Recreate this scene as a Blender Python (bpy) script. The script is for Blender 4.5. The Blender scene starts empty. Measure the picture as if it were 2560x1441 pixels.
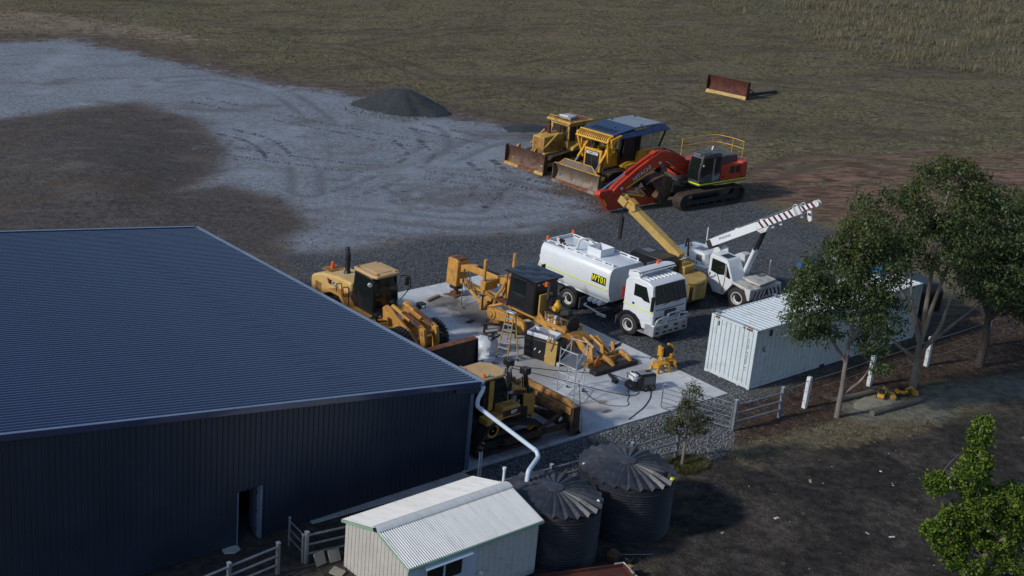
import bpy, bmesh, math, random
import numpy as np
from mathutils import Vector, Matrix

random.seed(7)
rng = np.random.default_rng(7)
R = math.radians
SC = bpy.context.scene
COL = SC.collection

# ------------------------------------------------------------------ camera
cam_d = bpy.data.cameras.new("camera")
cam = bpy.data.objects.new("camera", cam_d)
COL.objects.link(cam)
YAW, PITCH = 1.05271344, 0.32297574
fw = Vector((math.cos(PITCH) * math.cos(YAW), math.cos(PITCH) * math.sin(YAW), -math.sin(PITCH)))
cam.location = (-34.03713, -34.95505, 26.43083)
cam.rotation_euler = fw.to_track_quat('-Z', 'Y').to_euler()
cam_d.sensor_width = 36
cam_d.lens = 3316.68 / 2560 * 36
cam_d.shift_x = (1280 - 395.347) / 2560
cam_d.shift_y = -(720.5 - 549.181) / 2560
cam_d.clip_start = 0.5
cam_d.clip_end = 6000
SC.camera = cam

# ------------------------------------------------------------------ daylight
SUN_EL, SUN_AZ = R(31), R(168)            # direction towards the sun, azimuth from +x
world = bpy.data.worlds.new("World")
SC.world = world
world.use_nodes = True
wn = world.node_tree
for n in list(wn.nodes):
    wn.nodes.remove(n)
sky = wn.nodes.new("ShaderNodeTexSky")
sky.sky_type = 'NISHITA'
sky.sun_disc = False
sky.sun_elevation = SUN_EL
sky.sun_rotation = math.pi / 2 - SUN_AZ   # rotation runs clockwise from +y
sky.dust_density = 0.7
sky.ozone_density = 3.0
bg = wn.nodes.new("ShaderNodeBackground")
bg.inputs[1].default_value = 0.104
wo = wn.nodes.new("ShaderNodeOutputWorld")
wn.links.new(sky.outputs[0], bg.inputs[0])
wn.links.new(bg.outputs[0], wo.inputs[0])
sun_d = bpy.data.lights.new("sun", 'SUN')
sun_d.energy = 2.65
sun_d.angle = R(5)
sun_d.color = (1.0, 0.955, 0.88)
sun = bpy.data.objects.new("sun", sun_d)
COL.objects.link(sun)
to_sun = Vector((math.cos(SUN_EL) * math.cos(SUN_AZ), math.cos(SUN_EL) * math.sin(SUN_AZ), math.sin(SUN_EL)))
sun.rotation_euler = to_sun.to_track_quat('Z', 'Y').to_euler()
sun.location = (-60, 20, 40)
SC.view_settings.view_transform = 'Standard'
SC.view_settings.look = 'None'
SC.view_settings.gamma = 1.0
SC.view_settings.use_curve_mapping = False
SC.view_settings.exposure = 0.08

# ------------------------------------------------------------------ materials
MATS = {}


def new_mat(name):
    m = bpy.data.materials.new(name)
    m.use_nodes = True
    nt = m.node_tree
    for n in list(nt.nodes):
        nt.nodes.remove(n)
    out = nt.nodes.new("ShaderNodeOutputMaterial")
    return m, nt, out


def N(nt, kind, **kw):
    n = nt.nodes.new("ShaderNode" + kind)
    for k, v in kw.items():
        setattr(n, k, v)
    return n


def noise(nt, vec, scale, detail=4, rough=0.6, dist=0.0):
    n = N(nt, "TexNoise")
    n.inputs["Scale"].default_value = scale
    n.inputs["Detail"].default_value = detail
    n.inputs["Roughness"].default_value = rough
    n.inputs["Distortion"].default_value = dist
    if vec is not None:
        nt.links.new(vec, n.inputs["Vector"])
    return n.outputs["Fac"]


def mrange(nt, val, a, b, c=0.0, d=1.0, smooth=True):
    n = N(nt, "MapRange")
    if smooth:
        n.interpolation_type = 'SMOOTHSTEP'
    nt.links.new(val, n.inputs[0])
    for i, v in ((1, a), (2, b), (3, c), (4, d)):
        n.inputs[i].default_value = v
    return n.outputs[0]


def mixc(nt, fac, a, b, mode='MIX'):
    n = N(nt, "Mix", data_type='RGBA', blend_type=mode)
    n.clamp_factor = True
    if isinstance(fac, float):
        n.inputs[0].default_value = fac
    else:
        nt.links.new(fac, n.inputs[0])
    for i, v in ((6, a), (7, b)):
        if isinstance(v, tuple):
            n.inputs[i].default_value = (*v, 1)
        else:
            nt.links.new(v, n.inputs[i])
    return n.outputs[2]


def math_(nt, op, a, b=None):
    n = N(nt, "Math", operation=op)
    for i, v in ((0, a), (1, b)):
        if v is None:
            continue
        if isinstance(v, (int, float)):
            n.inputs[i].default_value = v
        else:
            nt.links.new(v, n.inputs[i])
    return n.outputs[0]


def M(name, col, rough=0.55, metal=0.0, var=0.18, scale=1.6, dirt=None, dirt_amt=0.5, dscale=2.2,
      bump=0.0, bscale=30.0, spec=0.5, coat=0.0, stretch=None):
    """painted / metal surface: base colour with wear and grime that belong to the surface"""
    if name in MATS:
        return MATS[name]
    m, nt, out = new_mat(name)
    p = N(nt, "BsdfPrincipled")
    nt.links.new(p.outputs[0], out.inputs[0])
    tc = N(nt, "TexCoord")
    vec = tc.outputs["Object"]
    if stretch:
        mp = N(nt, "Mapping")
        mp.inputs["Scale"].default_value = stretch
        nt.links.new(vec, mp.inputs[0])
        vec = mp.outputs[0]
    n1 = noise(nt, vec, scale, 5, 0.65)
    f = mrange(nt, n1, 0.3, 0.7)
    lo = tuple(c * (1 - var) for c in col)
    hi = tuple(min(1, c * (1 + var)) for c in col)
    c = mixc(nt, f, lo, hi)
    if dirt:
        n2 = noise(nt, vec, dscale, 7, 0.7, 0.4)
        th = 0.62 - 0.24 * dirt_amt
        f2 = mrange(nt, n2, th - 0.07, th + 0.10)
        f2b = math_(nt, 'MULTIPLY', f2, 0.55 + 0.45 * dirt_amt)
        c = mixc(nt, f2b, c, dirt)
        r = mrange(nt, f2, 0, 1, rough, min(1, rough + 0.3), False)
        nt.links.new(r, p.inputs["Roughness"])
    else:
        r = mrange(nt, n1, 0.25, 0.75, max(0.02, rough - 0.08), min(1, rough + 0.12), False)
        nt.links.new(r, p.inputs["Roughness"])
    nt.links.new(c, p.inputs["Base Color"])
    p.inputs["Metallic"].default_value = metal
    p.inputs["Specular IOR Level"].default_value = spec
    p.inputs["Coat Weight"].default_value = coat
    if bump:
        nb = noise(nt, vec, bscale, 3, 0.6)
        b = N(nt, "Bump")
        b.inputs["Strength"].default_value = bump
        b.inputs["Distance"].default_value = 0.02
        nt.links.new(nb, b.inputs["Height"])
        nt.links.new(b.outputs[0], p.inputs["Normal"])
    MATS[name] = m
    return m


RUST = (0.16, 0.055, 0.025)
GRIME = (0.05, 0.042, 0.034)
DUST = (0.22, 0.18, 0.14)
MAT = dict(
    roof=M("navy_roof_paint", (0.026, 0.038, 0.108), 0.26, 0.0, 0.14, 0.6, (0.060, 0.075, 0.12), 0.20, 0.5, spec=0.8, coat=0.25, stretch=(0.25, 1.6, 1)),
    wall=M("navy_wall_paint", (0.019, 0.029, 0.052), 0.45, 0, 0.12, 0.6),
    flash=M("pale_navy_flashing", (0.20, 0.27, 0.38), 0.3, 0.3, 0.1, 0.8),
    navy_post=M("navy_corner_trim", (0.10, 0.14, 0.20), 0.4, 0.2, 0.1, 1),
    concrete=M("concrete", (0.42, 0.42, 0.42), 0.85, 0, 0.18, 0.9, (0.28, 0.26, 0.23), 0.4, 0.7, 0.25, 18),
    cat=M("worn_tan_yellow", (0.50, 0.255, 0.055), 0.5, 0, 0.18, 1.3, (0.20, 0.10, 0.035), 0.22, 2.4),
    cat2=M("greasy_yellow", (0.34, 0.165, 0.035), 0.55, 0, 0.28, 2.4, (0.085, 0.05, 0.025), 0.45, 3.6),
    roofcap=M("faded_tan_cab_roof", (0.56, 0.36, 0.16), 0.55, 0, 0.1, 1.2, (0.40, 0.27, 0.14), 0.2, 3),
    hoodtan=M("pale_tan_hood", (0.60, 0.40, 0.15), 0.42, 0, 0.08, 1.0, (0.35, 0.22, 0.09), 0.15, 3),
    kom=M("bright_machine_yellow", (0.66, 0.34, 0.025), 0.42, 0, 0.1, 1.2, (0.30, 0.17, 0.05), 0.2, 2.6),
    oldyel=M("faded_dozer_yellow", (0.46, 0.28, 0.055), 0.55, 0, 0.16, 1.3, (0.17, 0.085, 0.035), 0.35, 2.2),
    toolyel=M("tool_yellow", (0.60, 0.29, 0.02), 0.5, 0, 0.12, 4, GRIME, 0.25, 5),
    cranetan=M("faded_crane_tan", (0.44, 0.29, 0.085), 0.55, 0, 0.14, 0.9, (0.25, 0.17, 0.07), 0.25, 1.6),
    red=M("excavator_red", (0.48, 0.040, 0.014), 0.4, 0, 0.16, 1.0, (0.22, 0.03, 0.016), 0.25, 1.8),
    white=M("white_paint", (0.68, 0.71, 0.74), 0.3, 0, 0.04, 0.8, (0.60, 0.60, 0.58), 0.12, 2.0, coat=0.3),
    white2=M("weathered_white", (0.60, 0.62, 0.63), 0.5, 0, 0.08, 1.2, (0.34, 0.28, 0.22), 0.15, 2.8),
    deckwhite=M("scuffed_white_deck", (0.50, 0.49, 0.46), 0.6, 0, 0.12, 1.8, (0.26, 0.22, 0.18), 0.4, 3),
    cont=M("container_white", (0.54, 0.60, 0.63), 0.5, 0, 0.06, 0.8, (0.42, 0.42, 0.40), 0.15, 2.2),
    controof=M("container_roof_white", (0.60, 0.66, 0.69), 0.5, 0, 0.06, 0.8, (0.40, 0.36, 0.32), 0.15, 1.6),
    rustyel=M("rusting_yellow", (0.34, 0.175, 0.05), 0.65, 0, 0.25, 1.6, (0.10, 0.042, 0.022), 0.6, 1.8),
    brownsteel=M("dark_brown_steel", (0.075, 0.042, 0.026), 0.7, 0.1, 0.3, 2, (0.04, 0.022, 0.015), 0.4, 3),
    rust=M("rust", (0.17, 0.065, 0.030), 0.85, 0, 0.35, 2.5, (0.06, 0.028, 0.018), 0.4, 3.5, 0.3, 40),
    rustblade=M("scoured_blade_steel", (0.14, 0.085, 0.062), 0.55, 0.35, 0.25, 1.4, (0.09, 0.035, 0.020), 0.5, 1.8, stretch=(1, 1, 0.6)),
    greyblade=M("worn_grey_blade", (0.20, 0.165, 0.135), 0.5, 0.4, 0.2, 1.2, (0.13, 0.075, 0.045), 0.5, 1.4, stretch=(1, 1, 0.5)),
    redrust=M("dark_red_rust", (0.085, 0.022, 0.014), 0.8, 0, 0.3, 1.5, (0.045, 0.016, 0.012), 0.4, 2.2),
    steel=M("galvanised_steel", (0.25, 0.275, 0.31), 0.45, 0.5, 0.15, 3),
    alu=M("bare_aluminium", (0.62, 0.64, 0.66), 0.35, 0.6, 0.1, 3),
    chrome=M("chromed_rod", (0.62, 0.62, 0.66), 0.15, 0.9, 0.05, 3),
    track=M("worn_track_steel", (0.045, 0.034, 0.028), 0.65, 0.3, 0.3, 3, (0.09, 0.055, 0.038), 0.4, 4),
    dark=M("dark_machinery", (0.018, 0.017, 0.017), 0.6, 0.1, 0.3, 3, (0.05, 0.035, 0.025), 0.3, 4),
    black=M("black_paint", (0.012, 0.012, 0.014), 0.4, 0, 0.2, 2),
    blackroof=M("dented_black_roof", (0.020, 0.023, 0.032), 0.25, 0, 0.2, 2, bump=0.35, bscale=2.4),
    grey=M("dark_grey_paint", (0.055, 0.058, 0.064), 0.45, 0, 0.15, 2, DUST, 0.12, 3),
    greytrim=M("grey_cab_trim", (0.22, 0.22, 0.23), 0.45, 0, 0.1, 2),
    midgrey=M("mid_grey_paint", (0.13, 0.13, 0.14), 0.4, 0, 0.1, 2),
    navycanopy=M("navy_canopy", (0.020, 0.042, 0.11), 0.3, 0, 0.12, 1.2, (0.07, 0.075, 0.085), 0.2, 2.2),
    canopygrey=M("dusty_canopy_panel", (0.22, 0.26, 0.32), 0.45, 0, 0.1, 1.5, (0.16, 0.16, 0.17), 0.3, 3),
    rubber=M("tyre_rubber", (0.020, 0.020, 0.021), 0.75, 0, 0.2, 3, (0.06, 0.05, 0.042), 0.3, 5),
    glass=M("dark_cab_glass", (0.010, 0.014, 0.014), 0.05, 0, 0.1, 1, spec=0.5),
    blueglass=M("blue_tinted_glass", (0.012, 0.06, 0.15), 0.08, 0, 0.3, 2.5, spec=0.8),
    poly=M("black_polyethylene", (0.022, 0.024, 0.032), 0.42, 0, 0.2, 1.0, (0.05, 0.048, 0.048), 0.25, 1.6),
    polylid=M("dusty_polyethylene", (0.036, 0.040, 0.054), 0.45, 0, 0.25, 1.4, (0.085, 0.080, 0.075), 0.25, 2.4),
    pvc=M("pale_grey_pvc", (0.52, 0.60, 0.72), 0.35, 0, 0.05, 2),
    cream=M("cream_cladding", (0.47, 0.455, 0.43), 0.55, 0, 0.08, 1.2, (0.36, 0.33, 0.29), 0.2, 2.5),
    greywall=M("pale_grey_cladding", (0.46, 0.47, 0.47), 0.5, 0, 0.06, 1.2, (0.34, 0.33, 0.31), 0.2, 2.5),
    bluewall=M("pale_blue_wall_panel", (0.40, 0.48, 0.58), 0.5, 0, 0.05, 1.2),
    greentrim=M("pale_green_trim", (0.24, 0.40, 0.29), 0.45, 0, 0.1, 2),
    shedroof=M("weathered_white_iron", (0.62, 0.63, 0.63), 0.45, 0, 0.07, 1.2, (0.44, 0.42, 0.40), 0.10, 2.0, stretch=(3.0, 0.5, 1)),
    hiyel=M("high_vis_yellow", (0.66, 0.74, 0.03), 0.4, 0, 0.05, 2),
    tapeyel=M("yellow_reflective_tape", (0.72, 0.60, 0.03), 0.4, 0, 0.06, 2),
    signyel=M("sign_yellow", (0.85, 0.80, 0.02), 0.4, 0, 0.03, 2),
    orange=M("amber_beacon", (0.75, 0.13, 0.015), 0.25, 0, 0.05, 2),
    orangeflat=M("safety_orange", (0.80, 0.17, 0.02), 0.5, 0, 0.05, 2),
    maroon=M("maroon_stripe", (0.085, 0.006, 0.010), 0.45, 0, 0.1, 2),
    fireext=M("extinguisher_red", (0.30, 0.015, 0.012), 0.35, 0, 0.1, 2),
    wood=M("weathered_timber", (0.24, 0.19, 0.14), 0.8, 0, 0.2, 3, stretch=(0.3, 2, 2)),
    fibre=M("fibreglass_rail", (0.42, 0.26, 0.09), 0.5, 0, 0.12, 3),
    whitepost=M("whitewashed_post", (0.62, 0.65, 0.68), 0.6, 0, 0.08, 3, (0.22, 0.20, 0.18), 0.3, 6),
    paver=M("concrete_paver", (0.30, 0.27, 0.22), 0.85, 0, 0.12, 4),
    plastic=M("white_plastic_sheet", (0.62, 0.65, 0.70), 0.4, 0, 0.1, 3),
    greyplastic=M("grey_plastic_tub", (0.35, 0.38, 0.44), 0.5, 0, 0.1, 3),
    card=M("cardboard", (0.42, 0.24, 0.09), 0.85, 0, 0.15, 3),
    blue=M("blue_tarpaulin", (0.02, 0.16, 0.50), 0.45, 0, 0.2, 5),
    hose=M("black_hose", (0.03, 0.032, 0.036), 0.6, 0, 0.1, 3),
    redhose=M("red_lead", (0.38, 0.12, 0.09), 0.6, 0, 0.1, 3),
    bark=M("pale_gum_bark", (0.19, 0.165, 0.14), 0.85, 0, 0.3, 2.5, (0.11, 0.085, 0.065), 0.4, 3, 0.4, 14, stretch=(1, 1, 0.35)),
    darkbark=M("dark_bark", (0.055, 0.045, 0.038), 0.9, 0, 0.3, 3, bump=0.5, bscale=12),
    log=M("treated_pine_log", (0.115, 0.105, 0.085), 0.85, 0, 0.2, 3, stretch=(0.4, 3, 3)),
    rim_white=M("white_wheel_rim", (0.58, 0.59, 0.58), 0.45, 0, 0.08, 3, (0.25, 0.22, 0.19), 0.25, 5),
    screen=M("mesh_steel", (0.30, 0.29, 0.28), 0.5, 0.4, 0.1, 6),
)

# slight tone change from sheet to sheet on the big roof (roof_sheet_tone)
_nt = MAT['roof'].node_tree
_p = next(n for n in _nt.nodes if n.bl_idname == 'ShaderNodeBsdfPrincipled')
_src = _p.inputs["Base Color"].links[0].from_socket
_oi = N(_nt, "ObjectInfo")
_c = mixc(_nt, mrange(_nt, _oi.outputs["Random"], 0, 1, 0.0, 0.30, False), _src, (0.034, 0.048, 0.105))
_nt.links.new(_c, _p.inputs["Base Color"])

# ------------------------------------------------------------------ mesh builder


class MB:
    def __init__(s):
        s.v = []
        s.f = []

    def add(s, verts, faces):
        o = len(s.v)
        s.v += [tuple(v) for v in verts]
        s.f += [tuple(i + o for i in f) for f in faces]
        return s

    def hexa(s, p):                      # 8 points: bottom 4 ccw, top 4 ccw
        return s.add(p, [(3, 2, 1, 0), (4, 5, 6, 7), (0, 1, 5, 4), (1, 2, 6, 5), (2, 3, 7, 6), (3, 0, 4, 7)])

    def box(s, x0, x1, y0, y1, z0, z1):
        return s.hexa([(x0, y0, z0), (x1, y0, z0), (x1, y1, z0), (x0, y1, z0),
                       (x0, y0, z1), (x1, y0, z1), (x1, y1, z1), (x0, y1, z1)])

    def obox(s, c, size, rot=(0, 0, 0)):
        m = Matrix.LocRotScale(Vector(c), __import__('mathutils').Euler(rot), None)
        a, b, d = (k / 2 for k in size)
        q = [(-a, -b, -d), (a, -b, -d), (a, b, -d), (-a, b, -d), (-a, -b, d), (a, -b, d), (a, b, d), (-a, b, d)]
        return s.hexa([m @ Vector(k) for k in q])

    def prism(s, poly, axis, a, b):
        area = sum(poly[i][0] * poly[(i + 1) % len(poly)][1] - poly[(i + 1) % len(poly)][0] * poly[i][1] for i in range(len(poly)))
        pl = list(poly) if area > 0 else list(poly)[::-1]

        def mk(p, t):
            return {'x': (t, p[0], p[1]), 'y': (p[0], t, p[1]), 'z': (p[0], p[1], t)}[axis]
        if a > b:
            a, b = b, a
        n = len(pl)
        vs = [mk(p, a) for p in pl] + [mk(p, b) for p in pl]
        fs = [tuple(range(n - 1, -1, -1)), tuple(range(n, 2 * n))]
        fs += [(i, (i + 1) % n, n + (i + 1) % n, n + i) for i in range(n)]
        if axis == 'y':
            fs = [f[::-1] for f in fs]
        return s.add(vs, fs)

    def cyl(s, p0, p1, r0, r1=None, n=12, caps=True):
        r1 = r0 if r1 is None else r1
        p0, p1 = Vector(p0), Vector(p1)
        d = (p1 - p0).normalized()
        a = d.orthogonal().normalized()
        b = d.cross(a)
        vs = []
        for p, r in ((p0, r0), (p1, r1)):
            for i in range(n):
                t = 2 * math.pi * i / n
                vs.append(p + a * (r * math.cos(t)) + b * (r * math.sin(t)))
        fs = [(i, (i + 1) % n, n + (i + 1) % n, n + i) for i in range(n)]
        if caps:
            fs += [tuple(range(n - 1, -1, -1)), tuple(range(n, 2 * n))]
        return s.add(vs, fs)

    def tube(s, pts, r, n=8, caps=True):
        pts = [Vector(p) for p in pts]
        rs = r if isinstance(r, (list, tuple)) else [r] * len(pts)
        up = None
        vs = []
        for i, p in enumerate(pts):
            if i == 0:
                d = pts[1] - pts[0]
            elif i == len(pts) - 1:
                d = pts[-1] - pts[-2]
            else:
                d = (pts[i] - pts[i - 1]).normalized() + (pts[i + 1] - pts[i]).normalized()
            if d.length < 1e-9:
                d = Vector((0, 0, 1))
            d.normalize()
            if up is None:
                up = d.orthogonal().normalized()
            else:
                up = up - d * up.dot(d)
                if up.length < 1e-6:
                    up = d.orthogonal()
                up.normalize()
            b = d.cross(up)
            for k in range(n):
                t = 2 * math.pi * k / n
                vs.append(p + up * (rs[i] * math.cos(t)) + b * (rs[i] * math.sin(t)))
        fs = []
        for i in range(len(pts) - 1):
            for k in range(n):
                fs.append((i * n + k, i * n + (k + 1) % n, (i + 1) * n + (k + 1) % n, (i + 1) * n + k))
        if caps:
            fs += [tuple(range(n - 1, -1, -1)), tuple(range((len(pts) - 1) * n, len(pts) * n))]
        return s.add(vs, fs)

    def lathe(s, prof, c=(0, 0, 0), axis='z', n=24, caps=True):
        c = Vector(c)
        vs = []
        for r, h in prof:
            for i in range(n):
                t = 2 * math.pi * i / n
                x, y = r * math.cos(t), r * math.sin(t)
                q = {'z': (x, y, h), 'y': (x, h, -y), 'x': (h, x, y)}[axis]
                vs.append(c + Vector(q))
        fs = []
        for j in range(len(prof) - 1):
            for i in range(n):
                fs.append((j * n + i, j * n + (i + 1) % n, (j + 1) * n + (i + 1) % n, (j + 1) * n + i))
        if caps and prof[0][0] > 1e-6:
            fs.append(tuple(range(n - 1, -1, -1)))
        if caps and prof[-1][0] > 1e-6:
            fs.append(tuple(range((len(prof) - 1) * n, len(prof) * n)))
        return s.add(vs, fs)

    def xf(s, m):
        s.v = [tuple(m @ Vector(v)) for v in s.v]
        return s

    def merge(s, o):
        return s.add(o.v, o.f)

    def build(s, name, mat, parent=None, bev=0.0, smooth=True, ang=35):
        me = bpy.data.meshes.new(name)
        me.from_pydata(s.v, [], s.f)
        me.materials.append(mat if not isinstance(mat, str) else MAT[mat])
        if smooth:
            me.polygons.foreach_set("use_smooth", [True] * len(me.polygons))
            me.set_sharp_from_angle(angle=R(ang))
        me.update()
        o = bpy.data.objects.new(name, me)
        COL.objects.link(o)
        if parent is not None:
            o.parent = parent
        if bev:
            b = o.modifiers.new("bevel", 'BEVEL')
            b.width = bev
            b.segments = 2
            b.limit_method = 'ANGLE'
            b.angle_limit = R(40)
        return o


def tag(o, label=None, cat=None, group=None, kind=None):
    for k, v in (('label', label), ('category', cat), ('group', group), ('kind', kind)):
        if v:
            o[k] = v
    return o


def thing(name, label, cat, loc=(0, 0, 0), rz=0.0, group=None):
    o = bpy.data.objects.new(name, None)
    o.empty_display_size = 0.3
    COL.objects.link(o)
    o.location = loc
    o.rotation_euler = (0, 0, rz)
    return tag(o, label, cat, group)


def dup(o, parent=None, loc=None, rot=None):
    c = o.copy()
    COL.objects.link(c)
    if parent is not None:
        c.parent = parent
    if loc is not None:
        c.location = loc
    if rot is not None:
        c.rotation_euler = rot
    for ch in list(o.children):
        dup(ch, c)
    return c


def text_part(name, body, mat, parent, size, mtx, thick=0.004, squeeze=1.0, offset=0.0, spacing=1.0):
    cu = bpy.data.curves.new(name, 'FONT')
    cu.body = body
    cu.size = size
    cu.extrude = thick
    cu.offset = offset
    cu.space_character = spacing
    cu.align_x = 'CENTER'
    cu.align_y = 'CENTER'
    tmp = bpy.data.objects.new("tmp_text", cu)
    COL.objects.link(tmp)
    dg = bpy.context.evaluated_depsgraph_get()
    me = bpy.data.meshes.new_from_object(tmp.evaluated_get(dg))
    bpy.data.objects.remove(tmp)
    bpy.data.curves.remove(cu)
    me.name = name
    me.materials.clear()
    me.materials.append(MAT[mat])
    me.transform(Matrix.Diagonal((squeeze, 1, 1, 1)))
    me.transform(mtx)
    o = bpy.data.objects.new(name, me)
    COL.objects.link(o)
    o.parent = parent
    return o


def frame_mtx(origin, xdir, ydir):
    x, y = Vector(xdir).normalized(), Vector(ydir).normalized()
    z = x.cross(y).normalized()
    y = z.cross(x)
    m = Matrix((x, y, z)).transposed().to_4x4()
    m.translation = Vector(origin)
    return m


def sstep(a, b, x):
    t = np.clip((x - a) / (b - a), 0, 1)
    return t * t * (3 - 2 * t)


def gz(x, y):
    """height of the terrain (m): the yard drops about 0.3 m in front of the slab"""
    x = np.asarray(x, float)
    y = np.asarray(y, float)
    front = sstep(-10.0, -4.0, x) * (1 - sstep(-1.6, -0.15, y + 0.03 * np.clip(x, 0, 40) * 0 + 0.04 * np.clip(x, 0, 30)))
    z = -0.3 * front
    z = z - 0.32 * sstep(-6.5, -3.0, x) * (1 - sstep(5.5, 9.5, x)) * (1 - sstep(-4.2, -2.9, y)) * sstep(-16, -9, y)
    return z


def gzf(x, y):
    return float(gz(x, y))

# ------------------------------------------------------------------ ground
ZONES = {
    'pale': [(7.8, 95.8), (26.7, 90.0), (29.6, 76.4), (31.9, 68.3), (33.9, 60.7), (36.9, 54.2), (35.5, 47.1), (38.7, 45.3), (40.5, 39.5), (40.8, 35.4), (33.1, 31.0), (31.3, 25.4), (29.7, 20.4), (26.9, 19.8), (23.7, 19.9), (20.2, 21.0), (16.8, 22.5), (12.6, 22.9), (8.3, 24.2), (9.5, 26.7), (12.5, 28.4), (14.0, 33.2), (12.3, 37.3), (9.0, 38.1), (12.8, 40.3), (17.1, 45.0), (20.0, 54.4), (18.1, 61.0), (14.0, 62.5), (-3.9, 60.9)],
    'dirt': [(-3.9, 60.9), (13.7, 61.9), (18.1, 61.0), (20.0, 54.4), (17.1, 45.0), (12.8, 40.3), (9.0, 38.1), (12.3, 37.3), (14.0, 33.2), (12.5, 28.4), (9.5, 26.7), (7.9, 23.6), (0.7, 11.9), (-7.0, 16.2), (-15.3, 26.6)],
    'coarse': [(8.3, 24.2), (12.6, 22.9), (16.8, 22.5), (23.7, 19.9), (29.4, 20.2), (31.7, 21.2), (35.8, 19.3), (40.9, 18.4), (40.3, 15.3), (39.7, 11.2), (38.2, 7.1), (36.8, 3.5), (29.0, -1.5), (15.9, -1.7), (14.6, -1.4), (12.2, -3.5), (10.3, -4.3), (9.0, -3.9), (9.0, -2.9), (4.2, -3.2), (-0.7, -2.5), (-3.3, -2.4), (-0.2, 0.0), (0.7, 11.9)],
    'red': [(47.8, 24.4), (51.7, 23.4), (55.8, 20.4), (62.4, 18.5), (68.6, 15.6), (76.1, 10.1), (55.4, 0.5), (51.4, 6.3), (41.5, 6.8), (41.3, 12.0), (41.3, 15.7), (43.3, 19.6)],
    'treesoil': [(15.1, -1.1), (16.5, -1.5), (29.6, -1.2), (42.8, 1.5), (61.8, 1.2), (44.1, -6.6), (29.7, -5.6), (25.1, -4.0), (20.3, -4.1), (17.2, -4.5), (12.7, -4.1), (11.4, -3.7)],
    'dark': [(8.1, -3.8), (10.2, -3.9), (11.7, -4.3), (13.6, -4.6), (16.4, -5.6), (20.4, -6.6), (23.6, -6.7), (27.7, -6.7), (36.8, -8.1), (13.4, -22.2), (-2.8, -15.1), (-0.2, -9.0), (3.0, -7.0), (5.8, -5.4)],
    'yard': [(-18.1, -1.9), (-14.5, 0.5), (0.5, 0.5), (0.7, -1.3), (4.7, -2.8), (9.1, -2.8), (9.0, -3.9), (5.7, -5.7), (2.7, -7.2), (-0.5, -9.4), (-3.7, -16.5), (-16.6, -9.1)],
    'path': [(19.6, -3.2), (22.0, -3.4), (23.2, -4.6), (25.8, -4.9), (29.5, -5.7), (37.8, -7.6), (35.3, -8.8), (27.3, -6.9), (23.7, -6.5), (20.7, -6.3), (18.5, -5.3), (18.0, -4.4)],
    'drygrass': [(11.5, -3.6), (13.0, -3.9), (17.3, -4.4), (18.7, -5.2), (20.7, -6.3), (19.8, -6.7), (15.8, -5.8), (13.0, -5.0), (10.9, -5.1), (10.4, -4.0)],
    'tan': [(17.0, 109.4), (29.8, 109.0), (33.5, 101.6), (35.6, 95.9), (38.1, 89.4), (38.2, 82.2), (35.7, 83.6), (33.1, 88.5), (26.8, 93.1), (14.4, 102.3)],
    'tall': [(118.1, 92.1), (179.0, 57.4), (91.1, 17.0), (91.4, 28.0), (95.6, 35.5), (92.7, 40.5), (97.3, 52.4), (102.9, 65.1)],
}
SLAB = [(-0.05, 0.03), (15.17, -0.54), (15.83, 16.28), (0.65, 16.87)]


def sdist(px, py, poly):
    """signed distance (m) to a polygon, positive inside"""
    d = np.full(px.shape, 1e9)
    ins = np.zeros(px.shape, bool)
    n = len(poly)
    for i in range(n):
        x0, y0 = poly[i]
        x1, y1 = poly[(i + 1) % n]
        ex, ey = x1 - x0, y1 - y0
        L2 = ex * ex + ey * ey + 1e-12
        t = np.clip(((px - x0) * ex + (py - y0) * ey) / L2, 0, 1)
        d = np.minimum(d, np.hypot(px - (x0 + t * ex), py - (y0 + t * ey)))
        c = (y0 > py) != (y1 > py)
        with np.errstate(divide='ignore', invalid='ignore'):
            xi = x0 + (py - y0) * ex / (ey if abs(ey) > 1e-12 else 1e-12)
        ins ^= c & (px < xi)
    return np.where(ins, d, -d)


def vnoise(x, y, seed, freq):
    """smooth value noise on numpy arrays"""
    r = np.random.default_rng(seed)
    T = r.random((64, 64))
    fx, fy = x * freq, y * freq
    ix, iy = np.floor(fx).astype(int), np.floor(fy).astype(int)
    tx, ty = fx - ix, fy - iy
    tx, ty = tx * tx * (3 - 2 * tx), ty * ty * (3 - 2 * ty)
    g = lambda a, b: T[(a % 64), (b % 64)]
    return ((g(ix, iy) * (1 - tx) + g(ix + 1, iy) * tx) * (1 - ty) + (g(ix, iy + 1) * (1 - tx) + g(ix + 1, iy + 1) * tx) * ty) - 0.5


def axis_pts(a, b, step, far, g=1.18):
    core = list(np.arange(a, b + step, step))
    lo, hi, s = [], [], step
    p, q = a, core[-1]
    while p > -far:
        s *= g
        p -= s
        q += s
        lo.append(p)
        hi.append(q)
    return np.array(lo[::-1] + core + hi)


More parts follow.
